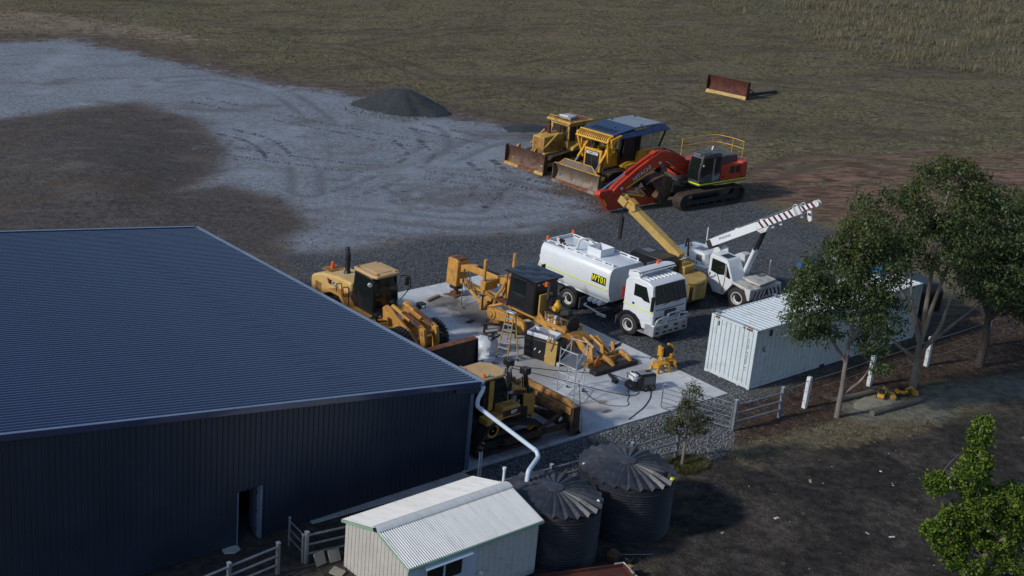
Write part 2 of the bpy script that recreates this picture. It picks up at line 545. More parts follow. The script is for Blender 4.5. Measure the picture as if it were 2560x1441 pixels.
GX = axis_pts(-24.0, 82.0, 0.33, 1500)
GY = axis_pts(-22.0, 74.0, 0.33, 1500)
XX, YY = np.meshgrid(GX, GY, indexing='ij')
zz = gz(XX, YY)
sd = {k: sdist(XX, YY, v) for k, v in ZONES.items()}
slab_sd = sdist(XX, YY, SLAB)
wild = sstep(-1.5, 1.5, -slab_sd - 0.8)
relief = 0.20 * vnoise(XX, YY, 1, 0.09) + 0.10 * vnoise(XX, YY, 2, 0.31) + 0.06 * vnoise(XX, YY, 3, 0.9)
flat = 1 - 0.8 * np.maximum(sstep(-2, 3, sd['coarse']), sstep(-2, 2, sd['pale']) * 0.6)
far_w = sstep(5, 25, np.hypot(XX - 15, YY - 8) - 12)
zz = zz + wild * (relief * flat * (0.30 + 0.9 * far_w))
zz += wild * 0.7 * np.exp(-((XX - 6.5) ** 2 / 30 + (YY - 46) ** 2 / 60)) * sstep(-1, 4, sd['dirt'])       # pushed-up heap of soil
shedm = (XX < 0.6) & (XX > -46) & (YY > -0.3) & (YY < 22)
zz = np.where(shedm, np.minimum(zz, -0.02), zz)
zz = np.where(slab_sd > -0.25, np.minimum(zz, -0.10), zz)
# nothing parked may be swallowed by the relief: keep the machinery pad level
pad = sdist(XX, YY, [(14, -6), (46, -4), (46, 34), (20, 34), (14, 17)])
zz = np.where(pad > 0, zz * (1 - sstep(0, 3, pad)) + gz(XX, YY) * sstep(0, 3, pad), zz)
yardp = sdist(XX, YY, [(-16, -14), (26, -14), (26, 0.5), (-16, 0.5)])
zz = np.where(yardp > 0, zz * (1 - 0.85 * sstep(0, 2, yardp)) + gz(XX, YY) * 0.85 * sstep(0, 2, yardp), zz)
RUTS = [  # worn wheel paths: (centre line, half gauge, half width)
    ([(25.8, 68.2), (30.7, 66.4), (31.9, 59.1), (29.0, 49.2), (24.8, 40.6), (20.6, 35.8)], 1.0, .30), ([(20.7, 48.2), (21.4, 43.8), (19.8, 38.6), (16.7, 33.8)], 1.0, .30),
    ([(22.3, 37.2), (24.1, 35.0), (28.4, 34.9), (35.2, 37.3), (38.8, 37.2)], 1.0, .28), ([(22.6, 31.4), (22.8, 29.2), (24.4, 28.3), (27.3, 28.7), (29.7, 29.0)], .9, .26),
    ([(21.1, 29.2), (24.5, 30.3), (28.8, 31.2), (30.9, 31.1), (30.2, 29.2), (28.1, 28.3), (23.8, 25.7)], .9, .26), ([(25.4, 29.8), (23.4, 29.9), (21.5, 28.0), (22.3, 26.6)], .8, .25),
    ([(11.2, 29.2), (15.9, 29.2), (18.5, 26.4), (22.0, 23.0), (27.5, 21.7)], 1.0, .3), ([(10.8, 26.0), (15.6, 26.7), (18.3, 23.8), (21.8, 21.0)], 1.0, .3),
    ([(6.9, 39.3), (7.5, 35.0), (7.3, 31.4), (5.8, 27.2)], 1.0, .3), ([(3.6, 55.2), (8.8, 57.8), (13.6, 58.1), (15.4, 52.7)], 1.0, .35), ([(-2.6, 40.8), (2.3, 42.0), (6.9, 40.4), (9.0, 36.1)], 1.0, .35),
    ([(31.5, 33.0), (29.8, 30.0), (29.8, 26.5), (30.8, 23.2)], 1.1, .3), ([(35.5, 46.0), (34.0, 41.0), (30.5, 37.5), (25.0, 36.0)], 1.0, .3),
    ([(56.9, 56.5), (63.7, 57.0), (71.9, 56.9), (76.3, 55.6), (73.9, 51.2)], 1.1, .45), ([(50.1, 47.0), (51.5, 42.8), (58.3, 42.3), (60.7, 39.3), (58.3, 34.1), (59.4, 31.2)], 1.1, .4),
    ([(43.6, 36.5), (55.4, 35.7), (60.6, 33.6), (63.9, 30.1), (64.8, 24.5)], 1.1, .4), ([(51.8, 73.2), (60.0, 74.0), (72.0, 73.0), (80.0, 70.0)], 1.2, .5),
    ([(47.5, 55.9), (49.6, 67.3), (49.5, 74.0)], 1.1, .45), ([(58.0, 28.3), (64.8, 24.5), (67.9, 20.0)], 1.1, .4), ([(46.2, 21.2), (53.5, 21.7), (56.8, 16.3)], 1.1, .45),
    ([(44.0, 50.0), (54.0, 50.0), (66.0, 46.0), (74.0, 38.0), (78.0, 26.0)], 1.2, .4), ([(43.0, 44.0), (46.0, 40.0), (52.0, 39.0)], 1.1, .35)]


def polyline(pts, n=12):
    o = []
    P_ = [np.array(p_, float) for p_ in pts]
    for i in range(len(P_) - 1):
        p0, p1, p2, p3 = P_[max(0, i - 1)], P_[i], P_[i + 1], P_[min(len(P_) - 1, i + 2)]
        for k in range(n):
            t = k / n
            o.append(.5 * ((2 * p1) + (p2 - p0) * t + (2 * p0 - 5 * p1 + 4 * p2 - p3) * t * t + (3 * p1 - p0 - 3 * p2 + p3) * t ** 3))
    o.append(P_[-1])
    return np.array(o)


rut = np.full(XX.shape, -3.0)
for pts, hg, hw in RUTS:
    pl_ = polyline(pts)
    ix = (XX[:, 0] > pl_[:, 0].min() - 4) & (XX[:, 0] < pl_[:, 0].max() + 4)
    iy = (YY[0] > pl_[:, 1].min() - 4) & (YY[0] < pl_[:, 1].max() + 4)
    sx, sy = XX[np.ix_(ix, iy)], YY[np.ix_(ix, iy)]
    d = np.full(sx.shape, 99.0)
    for (x0, y0), (x1, y1) in zip(pl_[:-1], pl_[1:]):
        ex, ey = x1 - x0, y1 - y0
        t = np.clip(((sx - x0) * ex + (sy - y0) * ey) / (ex * ex + ey * ey + 1e-9), 0, 1)
        d = np.minimum(d, np.hypot(sx - x0 - t * ex, sy - y0 - t * ey))
    fade = 1.6 * vnoise(sx, sy, 91, .22)
    rut[np.ix_(ix, iy)] = np.maximum(rut[np.ix_(ix, iy)], hw - np.abs(d - hg) + np.minimum(0, fade))
zz -= 0.05 * sstep(-.25, .25, rut)
nx, ny = XX.shape
verts = np.stack([XX.ravel(), YY.ravel(), zz.ravel()], 1)
ii = np.arange(nx * ny).reshape(nx, ny)
quads = np.stack([ii[:-1, :-1].ravel(), ii[1:, :-1].ravel(), ii[1:, 1:].ravel(), ii[:-1, 1:].ravel()], 1)
gme = bpy.data.meshes.new("ground")
gme.vertices.add(len(verts))
gme.vertices.foreach_set("co", verts.ravel())
gme.loops.add(quads.size)
gme.loops.foreach_set("vertex_index", quads.ravel())
gme.polygons.add(len(quads))
gme.polygons.foreach_set("loop_start", np.arange(0, quads.size, 4))
gme.polygons.foreach_set("loop_total", np.full(len(quads), 4))
gme.polygons.foreach_set("use_smooth", np.ones(len(quads), bool))
gme.update()
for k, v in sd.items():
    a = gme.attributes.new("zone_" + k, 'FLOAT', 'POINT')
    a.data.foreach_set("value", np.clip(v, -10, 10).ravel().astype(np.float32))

a = gme.attributes.new("zone_ruts", 'FLOAT', 'POINT')
a.data.foreach_set("value", np.clip(rut, -3, 3).ravel().astype(np.float32))


def ground_height(x, y):
    i = int(np.clip(np.searchsorted(GX, x) - 1, 0, nx - 2))
    j = int(np.clip(np.searchsorted(GY, y) - 1, 0, ny - 2))
    tx = (x - GX[i]) / (GX[i + 1] - GX[i])
    ty = (y - GY[j]) / (GY[j + 1] - GY[j])
    return float((zz[i, j] * (1 - tx) + zz[i + 1, j] * tx) * (1 - ty) + (zz[i, j + 1] * (1 - tx) + zz[i + 1, j + 1] * tx) * ty)


def zone_at(k, x, y):
    return sdist(np.array([x]), np.array([y]), ZONES[k])[0]


gm, nt, out = new_mat("earth_gravel_and_grass")
p = N(nt, "BsdfPrincipled")
p.inputs["Roughness"].default_value = 0.95
p.inputs["Specular IOR Level"].default_value = 0.2
nt.links.new(p.outputs[0], out.inputs[0])
pos = N(nt, "NewGeometry").outputs["Position"]
st = N(nt, "Mapping")
st.inputs["Rotation"].default_value = (0, 0, R(33))
nt.links.new(pos, st.inputs[0])
st2 = N(nt, "Mapping")                     # wheel and wind streaks run along the pad's long side
st2.inputs["Scale"].default_value = (0.34, 1.0, 1.0)
nt.links.new(st.outputs[0], st2.inputs[0])
pst = st2.outputs[0]
nbig = noise(nt, pos, 0.10, 4, 0.6)
nmid = noise(nt, pst, 0.55, 6, 0.68, 0.3)
nfin = noise(nt, pos, 2.6, 8, 0.72)
nstreak = noise(nt, pst, 2.0, 6, 0.7, 0.6)
nedge = noise(nt, pos, 0.45, 7, 0.68)
nedge2 = noise(nt, pst, 1.3, 6, 0.7)


def spec(col_lo, col_hi, f):
    return mixc(nt, f, col_lo, col_hi)


def zone(name, width, amp, src=None):
    a = N(nt, "Attribute")
    a.attribute_name = "zone_" + name
    e = math_(nt, 'MULTIPLY', math_(nt, 'SUBTRACT', src if src is not None else nedge, 0.5), amp)
    e2 = math_(nt, 'MULTIPLY', math_(nt, 'SUBTRACT', nedge2, 0.5), amp * 0.5)
    e3 = math_(nt, 'MULTIPLY', math_(nt, 'SUBTRACT', nfin, 0.5), amp * 0.55)
    return mrange(nt, math_(nt, 'ADD', math_(nt, 'ADD', math_(nt, 'ADD', a.outputs["Fac"], e), e2), e3), -width, width)


# pasture: short grass over brown soil
grass = spec((0.048, 0.045, 0.022), (0.235, 0.200, 0.108), mrange(nt, nfin, 0.33, 0.69))
grass = mixc(nt, mrange(nt, nmid, 0.46, 0.60, 0, .9), grass, spec((0.055, 0.040, 0.029), (0.190, 0.140, 0.100), mrange(nt, nstreak, 0.35, 0.65)))
grass = mixc(nt, mrange(nt, nbig, 0.55, 0.75, 0, 0.55), grass, (0.165, 0.130, 0.078))
grass = mixc(nt, mrange(nt, noise(nt, pst, 0.16, 6, .66, .6), 0.50, 0.64, 0, .7), grass, spec((0.040, 0.034, 0.024), (0.11, 0.088, 0.062), mrange(nt, nstreak, .35, .65)))
c = grass
tall = spec((0.075, 0.070, 0.045), (0.165, 0.142, 0.090), mrange(nt, nfin, 0.35, 0.65))
c = mixc(nt, zone('tall', 3.0, 8.0), c, tall)
tan = spec((0.15, 0.11, 0.08), (0.30, 0.23, 0.17), mrange(nt, nstreak, 0.4, 0.6))
c = mixc(nt, math_(nt, 'MULTIPLY', zone('tan', 1.5, 10.0, nstreak), 0.8), c, tan)
redc = spec((0.072, 0.036, 0.024), (0.240, 0.150, 0.104), mrange(nt, nstreak, 0.36, 0.64))
rpatch = mrange(nt, noise(nt, pst, 0.42, 5, .6, .5), 0.36, 0.50)
c = mixc(nt, math_(nt, 'MULTIPLY', zone('red', 2.0, 9.0, nmid), rpatch), c, redc)
# the track worn round the pale pad
dirtc = spec((0.046, 0.041, 0.039), (0.118, 0.102, 0.094), mrange(nt, nfin, 0.30, 0.72))
dirtc = mixc(nt, mrange(nt, nstreak, 0.50, 0.68, 0, .55), dirtc, (0.030, 0.027, 0.026))
dirtc = mixc(nt, mrange(nt, nmid, 0.52, 0.66, 0, 0.55), dirtc, (0.135, 0.118, 0.110))
apron = N(nt, "Attribute")
apron.attribute_name = "zone_pale"
apr = mrange(nt, math_(nt, 'ADD', apron.outputs["Fac"], math_(nt, 'MULTIPLY', math_(nt, 'SUBTRACT', nedge, 0.5), 9.0)), -8.5, -0.5)
c = mixc(nt, math_(nt, 'MULTIPLY', apr, 0.95), c, spec((0.062, 0.045, 0.036), (0.140, 0.106, 0.086), mrange(nt, nstreak, 0.35, 0.65)))
vor = N(nt, "TexVoronoi")
vor.inputs["Scale"].default_value = 9.0
nt.links.new(pos, vor.inputs["Vector"])
vsep = N(nt, "SeparateColor")
nt.links.new(vor.outputs["Color"], vsep.inputs[0])
pale = spec((0.130, 0.146, 0.172), (0.260, 0.284, 0.322), mrange(nt, nfin, 0.32, 0.68))
pale = mixc(nt, mrange(nt, nmid, 0.50, 0.70, 0, 0.6), pale, (0.120, 0.128, 0.145))
pale = mixc(nt, mrange(nt, vsep.outputs[0], 0.80, 0.9, 0, 0.35), pale, (0.30, 0.32, 0.36))
pale = mixc(nt, mrange(nt, noise(nt, pst, 0.22, 6, .65, .4), 0.50, 0.68, 0, .75), pale, (0.118, 0.102, 0.094))
pale = mixc(nt, mrange(nt, noise(nt, pos, 0.16, 4, .6), 0.50, 0.66, 0, .5), pale, (0.29, 0.325, 0.375))
c = mixc(nt, zone('pale', 1.5, 9.0), c, pale)
c = mixc(nt, zone('dirt', 1.6, 8.5), c, dirtc)
coarse = spec((0.050, 0.054, 0.060), (0.112, 0.120, 0.132), mrange(nt, vsep.outputs[1], 0.2, 0.95))
coarse = mixc(nt, mrange(nt, nmid, 0.48, 0.68, 0, 0.55), coarse, (0.055, 0.054, 0.056))
coarse = mixc(nt, mrange(nt, nbig, 0.50, 0.68, 0, 0.5), coarse, (0.14, 0.15, 0.165))
rutf = zone('ruts', 0.35, 0.9, nstreak)
c = mixc(nt, math_(nt, 'MULTIPLY', rutf, 0.75), c, mixc(nt, zone('pale', 1.5, 9.0), spec((0.055, 0.040, 0.028), (0.12, 0.09, 0.065), nstreak), spec((0.085, 0.088, 0.098), (0.165, 0.175, 0.195), nstreak)))
c = mixc(nt, zone('coarse', 1.3, 4.0), c, coarse)
tsoil = spec((0.030, 0.021, 0.016), (0.095, 0.058, 0.040), mrange(nt, nfin, 0.35, 0.68))
tsoil = mixc(nt, mrange(nt, vsep.outputs[2], 0.90, 0.95, 0, 0.6), tsoil, (0.17, 0.14, 0.11))
c = mixc(nt, zone('treesoil', 0.4, 1.6), c, tsoil)
yardc = spec((0.030, 0.027, 0.024), (0.085, 0.076, 0.066), mrange(nt, nfin, 0.33, 0.68))
c = mixc(nt, zone('yard', 0.35, 1.2), c, yardc)
darkc = spec((0.013, 0.0115, 0.011), (0.046, 0.039, 0.035), mrange(nt, nfin, 0.33, 0.70))  # ground zone coloured much darker than its surroundings
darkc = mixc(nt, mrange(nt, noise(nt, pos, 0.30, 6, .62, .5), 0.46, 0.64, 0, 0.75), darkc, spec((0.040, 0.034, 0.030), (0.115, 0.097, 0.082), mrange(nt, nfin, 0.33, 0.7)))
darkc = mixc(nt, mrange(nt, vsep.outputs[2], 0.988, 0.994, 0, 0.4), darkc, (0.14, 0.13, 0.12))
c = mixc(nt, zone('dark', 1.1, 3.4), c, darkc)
pathc = spec((0.115, 0.112, 0.088), (0.21, 0.205, 0.165), mrange(nt, nfin, 0.35, 0.65))
c = mixc(nt, math_(nt, 'MULTIPLY', zone('path', 0.5, 2.2), 0.9), c, pathc)
dg = spec((0.085, 0.068, 0.042), (0.20, 0.165, 0.105), mrange(nt, nfin, 0.35, 0.65))
c = mixc(nt, math_(nt, 'MULTIPLY', zone('drygrass', 0.4, 2.0), 0.85), c, dg)
nt.links.new(c, p.inputs["Base Color"])
hsum = math_(nt, 'ADD', math_(nt, 'MULTIPLY', nfin, 0.10), math_(nt, 'MULTIPLY', nstreak, 0.05))
hsum = math_(nt, 'ADD', hsum, math_(nt, 'MULTIPLY', vor.outputs["Distance"], 0.035))
bmp = N(nt, "Bump")
bmp.inputs["Strength"].default_value = 0.9
bmp.inputs["Distance"].default_value = 1.0
nt.links.new(hsum, bmp.inputs["Height"])
nt.links.new(bmp.outputs[0], p.inputs["Normal"])
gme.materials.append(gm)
ground = bpy.data.objects.new("ground", gme)
COL.objects.link(ground)
tag(ground, kind='structure')

# concrete slab beside the shed
slab_m, nt, out = new_mat("stained_slab_concrete")
p = N(nt, "BsdfPrincipled")
p.inputs["Roughness"].default_value = 0.8
nt.links.new(p.outputs[0], out.inputs[0])
pos = N(nt, "NewGeometry").outputs["Position"]
n1 = noise(nt, pos, 0.35, 6, 0.65)
n2 = noise(nt, pos, 1.7, 7, 0.7, 0.5)
c = mixc(nt, mrange(nt, n1, 0.3, 0.7), (0.40, 0.42, 0.445), (0.62, 0.64, 0.66))
c = mixc(nt, mrange(nt, n2, 0.48, 0.68, 0, 0.7), c, (0.35, 0.34, 0.325))
c = mixc(nt, mrange(nt, noise(nt, pos, 5.0, 6, .7, .8), 0.56, 0.72, 0, .5), c, (0.24, 0.225, 0.205))


def spot(cx, cy, rx, ry, amp):
    mp = N(nt, "Mapping")
    mp.inputs["Location"].default_value = (-cx / rx, -cy / ry, 0)
    mp.inputs["Scale"].default_value = (1 / rx, 1 / ry, 0)
    nt.links.new(pos, mp.inputs[0])
    ln = N(nt, "VectorMath", operation='LENGTH')
    nt.links.new(mp.outputs[0], ln.inputs[0])
    d = math_(nt, 'ADD', ln.outputs["Value"], math_(nt, 'MULTIPLY', math_(nt, 'SUBTRACT', n2, 0.5), 2.2))
    return math_(nt, 'MULTIPLY', mrange(nt, d, 0.4, 1.25, 1, 0), amp)


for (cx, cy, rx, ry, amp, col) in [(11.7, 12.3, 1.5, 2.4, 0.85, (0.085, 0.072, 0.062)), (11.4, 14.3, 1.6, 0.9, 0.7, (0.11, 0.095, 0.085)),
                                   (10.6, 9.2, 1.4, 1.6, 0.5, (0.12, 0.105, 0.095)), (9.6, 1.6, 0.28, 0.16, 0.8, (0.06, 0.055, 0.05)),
                                   (9.0, 0.9, 0.32, 0.14, 0.85, (0.05, 0.046, 0.042)), (8.9, 1.6, 1.1, 0.7, 0.45, (0.36, 0.27, 0.19)),
                                   (4.0, 0.3, 3.4, 0.5, 0.75, (0.085, 0.06, 0.05)), (13.9, 3.3, 0.7, 0.5, 0.3, (0.16, 0.15, 0.14)),
                                   (8.4, 5.4, 2.6, 1.6, 0.5, (0.19, 0.155, 0.125)), (10.9, 6.2, 2.6, 1.8, .45, (0.21, 0.175, 0.145)), (12.9, 12.0, 1.4, 2.0, .35, (0.26, 0.23, 0.20)), (3.5, 10.5, 2.6, 4.5, 0.4, (0.15, 0.13, 0.115))]:
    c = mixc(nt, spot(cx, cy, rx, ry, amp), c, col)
nt.links.new(c, p.inputs["Base Color"])
bmp = N(nt, "Bump")
bmp.inputs["Strength"].default_value = 0.15
nt.links.new(noise(nt, pos, 14, 4), bmp.inputs["Height"])
nt.links.new(bmp.outputs[0], p.inputs["Normal"])
m = MB()
m.prism(SLAB, 'z', -0.34, 0.0)
tag(m.build("concrete_slab", slab_m), kind='structure')
m = MB()                                                    # broken overpour along the right edge
for (x, y, a, b) in [(15.25, 1.2, 0.45, 0.9), (15.3, 0.5, 0.3, 0.5), (15.22, 0.0, 0.25, 0.4)]:
    m.prism([(x + a * math.cos(t) * random.uniform(.7, 1), y + b * math.sin(t) * random.uniform(.7, 1)) for t in np.linspace(0, 2 * math.pi, 9)[:-1]], 'z', -0.12, -0.012)
pass
# footing beam under the shed front wall, ends in a flat tongue
m = MB()
m.hexa([(-7.6, -0.22, -0.30), (-0.056, -0.58, -0.45), (-0.056, 0.0, -0.45), (-7.6, 0.0, -0.30),
        (-7.6, -0.22, 0.00), (-0.056, -0.58, -0.004), (-0.056, 0.0, -0.004), (-7.6, 0.0, 0.0)])
tag(m.build("shed_footing", 'concrete', bev=0.01), kind='structure')

# ------------------------------------------------------------------ steel shed
shed = thing("steel_shed", "large dark navy steel shed with ribbed roof and an open side door", "shed")
RP = math.tan(R(8.262))
ZE = 3.84


def rz(x):
    return ZE + (0.35 - x) * RP


RX = -21.0
# roof sheets, each with three trapezoid ribs that run down the slope
pitch, nr = 0.20, 4
prof = []
for k in range(nr):
    o = k * pitch
    prof += [(o + 0.00, 0.0), (o + 0.05, 0.0), (o + 0.075, 0.055), (o + 0.145, 0.055), (o + 0.19, 0.0)]
prof.append((nr * pitch + 0.012, 0.003))
ms = MB()
np_ = len(prof)
ends = (0.36, RX)
ms.add([(x, a, rz(x) + b) for x in ends for a, b in prof] + [(x, a, rz(x) + b - 0.012) for x in ends for a, b in prof],
       [(i, i + 1, np_ + i + 1, np_ + i) for i in range(np_ - 1)] +
       [(2 * np_ + i, 3 * np_ + i, 3 * np_ + i + 1, 2 * np_ + i + 1) for i in range(np_ - 1)] +
       [(i, 2 * np_ + i, 2 * np_ + i + 1, i + 1) for i in range(np_ - 1)])
first = ms.build("roof_sheet", 'roof', shed, smooth=False)
first.location = (0, -0.10, 0)
nsheet = 27
for k in range(1, nsheet):
    dup(first, shed, (0, -0.10 + k * nr * pitch, 0.0015 * (k % 2)))
YB = -0.10 + nsheet * nr * pitch
m = MB()                                                    # slope on the far side of the ridge
m.hexa([(-42.3, -0.1, ZE), (RX, -0.1, rz(RX)), (RX, YB, rz(RX)), (-42.3, YB, ZE), (-42.3, -0.1, ZE + .05), (RX, -0.1, rz(RX) + .05), (RX, YB, rz(RX) + .05), (-42.3, YB, ZE + .05)])
m.build("far_roof_slope", 'roof', shed)
# barge flashings at both gables, gutter and capping at the eave
for y0, y1 in ((-0.17, -0.08), (YB - 0.02, YB + 0.10)):
    m = MB()
    m.hexa([(0.36, y0, rz(.36) - .16), (0.36, y1, rz(.36) - .16), (RX, y1, rz(RX) - .16), (RX, y0, rz(RX) - .16),
            (0.36, y0, rz(.36) + .075), (0.36, y1, rz(.36) + .075), (RX, y1, rz(RX) + .075), (RX, y0, rz(RX) + .075)][0:8])
    m.f = [f[::-1] for f in m.f]
    m.build("barge_flashing", 'roof', shed, bev=0.01)
for y0, y1 in ((-0.175, -0.06), (YB - 0.04, YB + 0.11)):
    m = MB()
    m.hexa([(RX, y0, rz(RX) + .078), (0.37, y0, rz(.37) + .078), (0.37, y1, rz(.37) + .078), (RX, y1, rz(RX) + .078),
            (RX, y0, rz(RX) + .092), (0.37, y0, rz(.37) + .092), (0.37, y1, rz(.37) + .092), (RX, y1, rz(RX) + .092)])
    m.build("barge_capping", 'flash', shed)
m = MB()
m.prism([(0.37, ZE - 0.17), (0.54, ZE - 0.17), (0.56, ZE + 0.03), (0.53, ZE + 0.03), (0.515, ZE - 0.14), (0.39, ZE - 0.14), (0.385, ZE - 0.02), (0.37, ZE - 0.02)], 'y', -0.17, YB + 0.1)
m.prism([(0.50, ZE + 0.032), (0.59, ZE + 0.032), (0.59, ZE + 0.05), (0.50, ZE + 0.05)], 'y', -0.17, YB + 0.1)
m.build("gutter", 'flash', shed, bev=0.006)
# front wall: ribbed sheets with a doorway; other walls plain
DX0, DX1, DH = -10.83, -9.88, 2.12
sp = 0.69
ribs = []
for k in range(3):
    o = k * 0.23
    ribs += [(o, 0.0), (o + 0.15, 0.0), (o + 0.165, -0.032), (o + 0.215, -0.032)]
ribs.append((0.69, 0.0))


def wall_sheet(x0, zb, zt0, zt1):
    mm = MB()
    n = len(ribs)
    top = [(x0 - a, -0.0 + b * -1 * -1, zt0 + (zt1 - zt0) * a / 0.69) for a, b in ribs]
    bot = [(x0 - a, b, zb) for a, b in ribs]
    mm.add(bot + top, [(i, n + i, n + i + 1, i + 1) for i in range(n - 1)])
    back = [(x, 0.03, z) for x, y, z in bot] + [(x, 0.03, z) for x, y, z in top]
    mm.add(back, [(i, i + 1, n + i + 1, n + i) for i in range(n - 1)])
    return mm


x = -0.02
while x > RX - 0.5:
    x1 = x - 0.69
    zt0, zt1 = rz(x) - 0.10, rz(x1) - 0.10
    zb = 0.0
    if x1 < DX1 and x > DX0:                                # sheet over the doorway: keep only what lies above or beside it
        if x1 >= DX0 and x <= DX1:
            zb = DH
        else:
            mm = MB()
            a, b = (x, DX1) if x > DX1 else (DX0, x1)
            mm.box(b, a, -0.0, 0.03, 0.0, DH)
            mm.build("wall_sheet", 'wall', shed)
            zb = DH
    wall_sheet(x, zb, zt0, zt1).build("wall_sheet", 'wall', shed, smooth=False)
    x = x1
ZR = rz(RX)
m = MB()
m.box(-0.03, 0.0, 0.035, 21.45, 0.0, ZE - 0.06)
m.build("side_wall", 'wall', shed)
m = MB()
m.prism([(-42, 0), (-0.04, 0), (-0.04, ZE - 0.08), (RX, ZR - 0.1), (-42, ZE - 0.08)], 'y', 21.42, 21.46)
m.prism([(-42, 0), (RX - 0.55, 0), (RX - 0.55, ZR - 0.2), (-42, ZE - 0.08)], 'y', 0.0, 0.03)
m.box(-42, -41.96, 0.04, 21.4, 0, ZE - 0.1)
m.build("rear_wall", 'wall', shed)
m = MB()
m.box(-41.9, -0.05, 0.05, 21.4, -0.019, -0.004)
m.build("shed_floor", 'grey', shed)
m = MB()
m.box(-0.02, 0.13, -0.09, 0.07, -0.002, ZE - 0.42)
m.build("corner_trim", 'navy_post', shed, bev=0.01)
m = MB()
m.box(-0.08, 0.24, -0.12, 0.10, 0.0, 0.05)
m.build("base_plate", 'concrete', shed)
# soffit return at the near corner
m = MB()
m.prism([(0.36, ZE - 0.10), (-0.9, ZE - 0.10 + .18), (-0.9, ZE - 0.16), (0.36, ZE - 0.42)], 'y', -0.165, 0.03)
m.build("gable_return", 'wall', shed)
# door frame with the leaf swung inwards
d = MB()
d.box(DX1 - 0.03, DX1 + 0.05, -0.10, 0.12, 0, DH + 0.04)
d.box(DX0 - 0.025, DX0 + 0.005, -0.05, 0.05, 0, DH)
d.box(DX0, DX1, 0.0, 0.06, DH, DH + 0.03)
dfr = d.build("door_frame", 'flash', shed, bev=0.005)
d = MB()
d.hexa([(DX1 - .06, .06, .02), (DX1 - .02, .05, .02), (DX1 + .20, .90, .02), (DX1 + .16, .91, .02), (DX1 - .06, .06, DH - .02), (DX1 - .02, .05, DH - .02), (DX1 + .20, .90, DH - .02), (DX1 + .16, .91, DH - .02)])
dl = d.build("door", 'flash', shed, bev=0.005)
d = MB()
d.tube([(DX1 + .12, 0.82, 1.02), (DX1 + .04, 0.82, 1.02), (DX1 + .02, 0.70, 1.02)], 0.014, 6)
for z in (0.3, 1.05, 1.8):
    d.box(DX1 - 0.10, DX1 - 0.086, 0.03, 0.10, z, z + 0.11)
d.build("door_handle", 'black', dl)
# downpipe from the gutter across to the tank
def smooth_path(pts, r=0.25, n=5):
    pts = [Vector(p) for p in pts]
    o = [pts[0]]
    for i in range(1, len(pts) - 1):
        a, b, c_ = pts[i - 1], pts[i], pts[i + 1]
        rr = min(r, (a - b).length * .45, (c_ - b).length * .45)
        s, e = b + (a - b).normalized() * rr, b + (c_ - b).normalized() * rr
        for k in range(n + 1):
            t = k / n
            o.append(s * (1 - t) ** 2 + b * 2 * t * (1 - t) + e * t * t)
    o.append(pts[-1])
    return o


m = MB()
m.tube(smooth_path([(0.46, -0.20, ZE - 0.14), (0.45, -0.20, 3.55), (0.23, -0.20, 3.2), (0.22, -0.20, 2.90), (0.12, -3.56, 2.52), (0.08, -3.70, 2.36), (-0.86, -4.16, 2.26), (-0.98, -4.24, 1.86)], 0.10), 0.085, 12)
dp = m.build("downpipe", 'pvc', shed)
for t in (0.08, 0.97):
    m = MB()
    c0 = Vector((0.22, -0.20, 2.9)).lerp(Vector((0.12, -3.56, 2.52)), t)
    dv = (Vector((0.12, -3.56, 2.52)) - Vector((0.22, -0.20, 2.9))).normalized()
    m.cyl(c0 - dv * .05, c0 + dv * .05, 0.096, n=12)
    m.build("pipe_collar", 'pvc', dp)

# ------------------------------------------------------------------ running gear


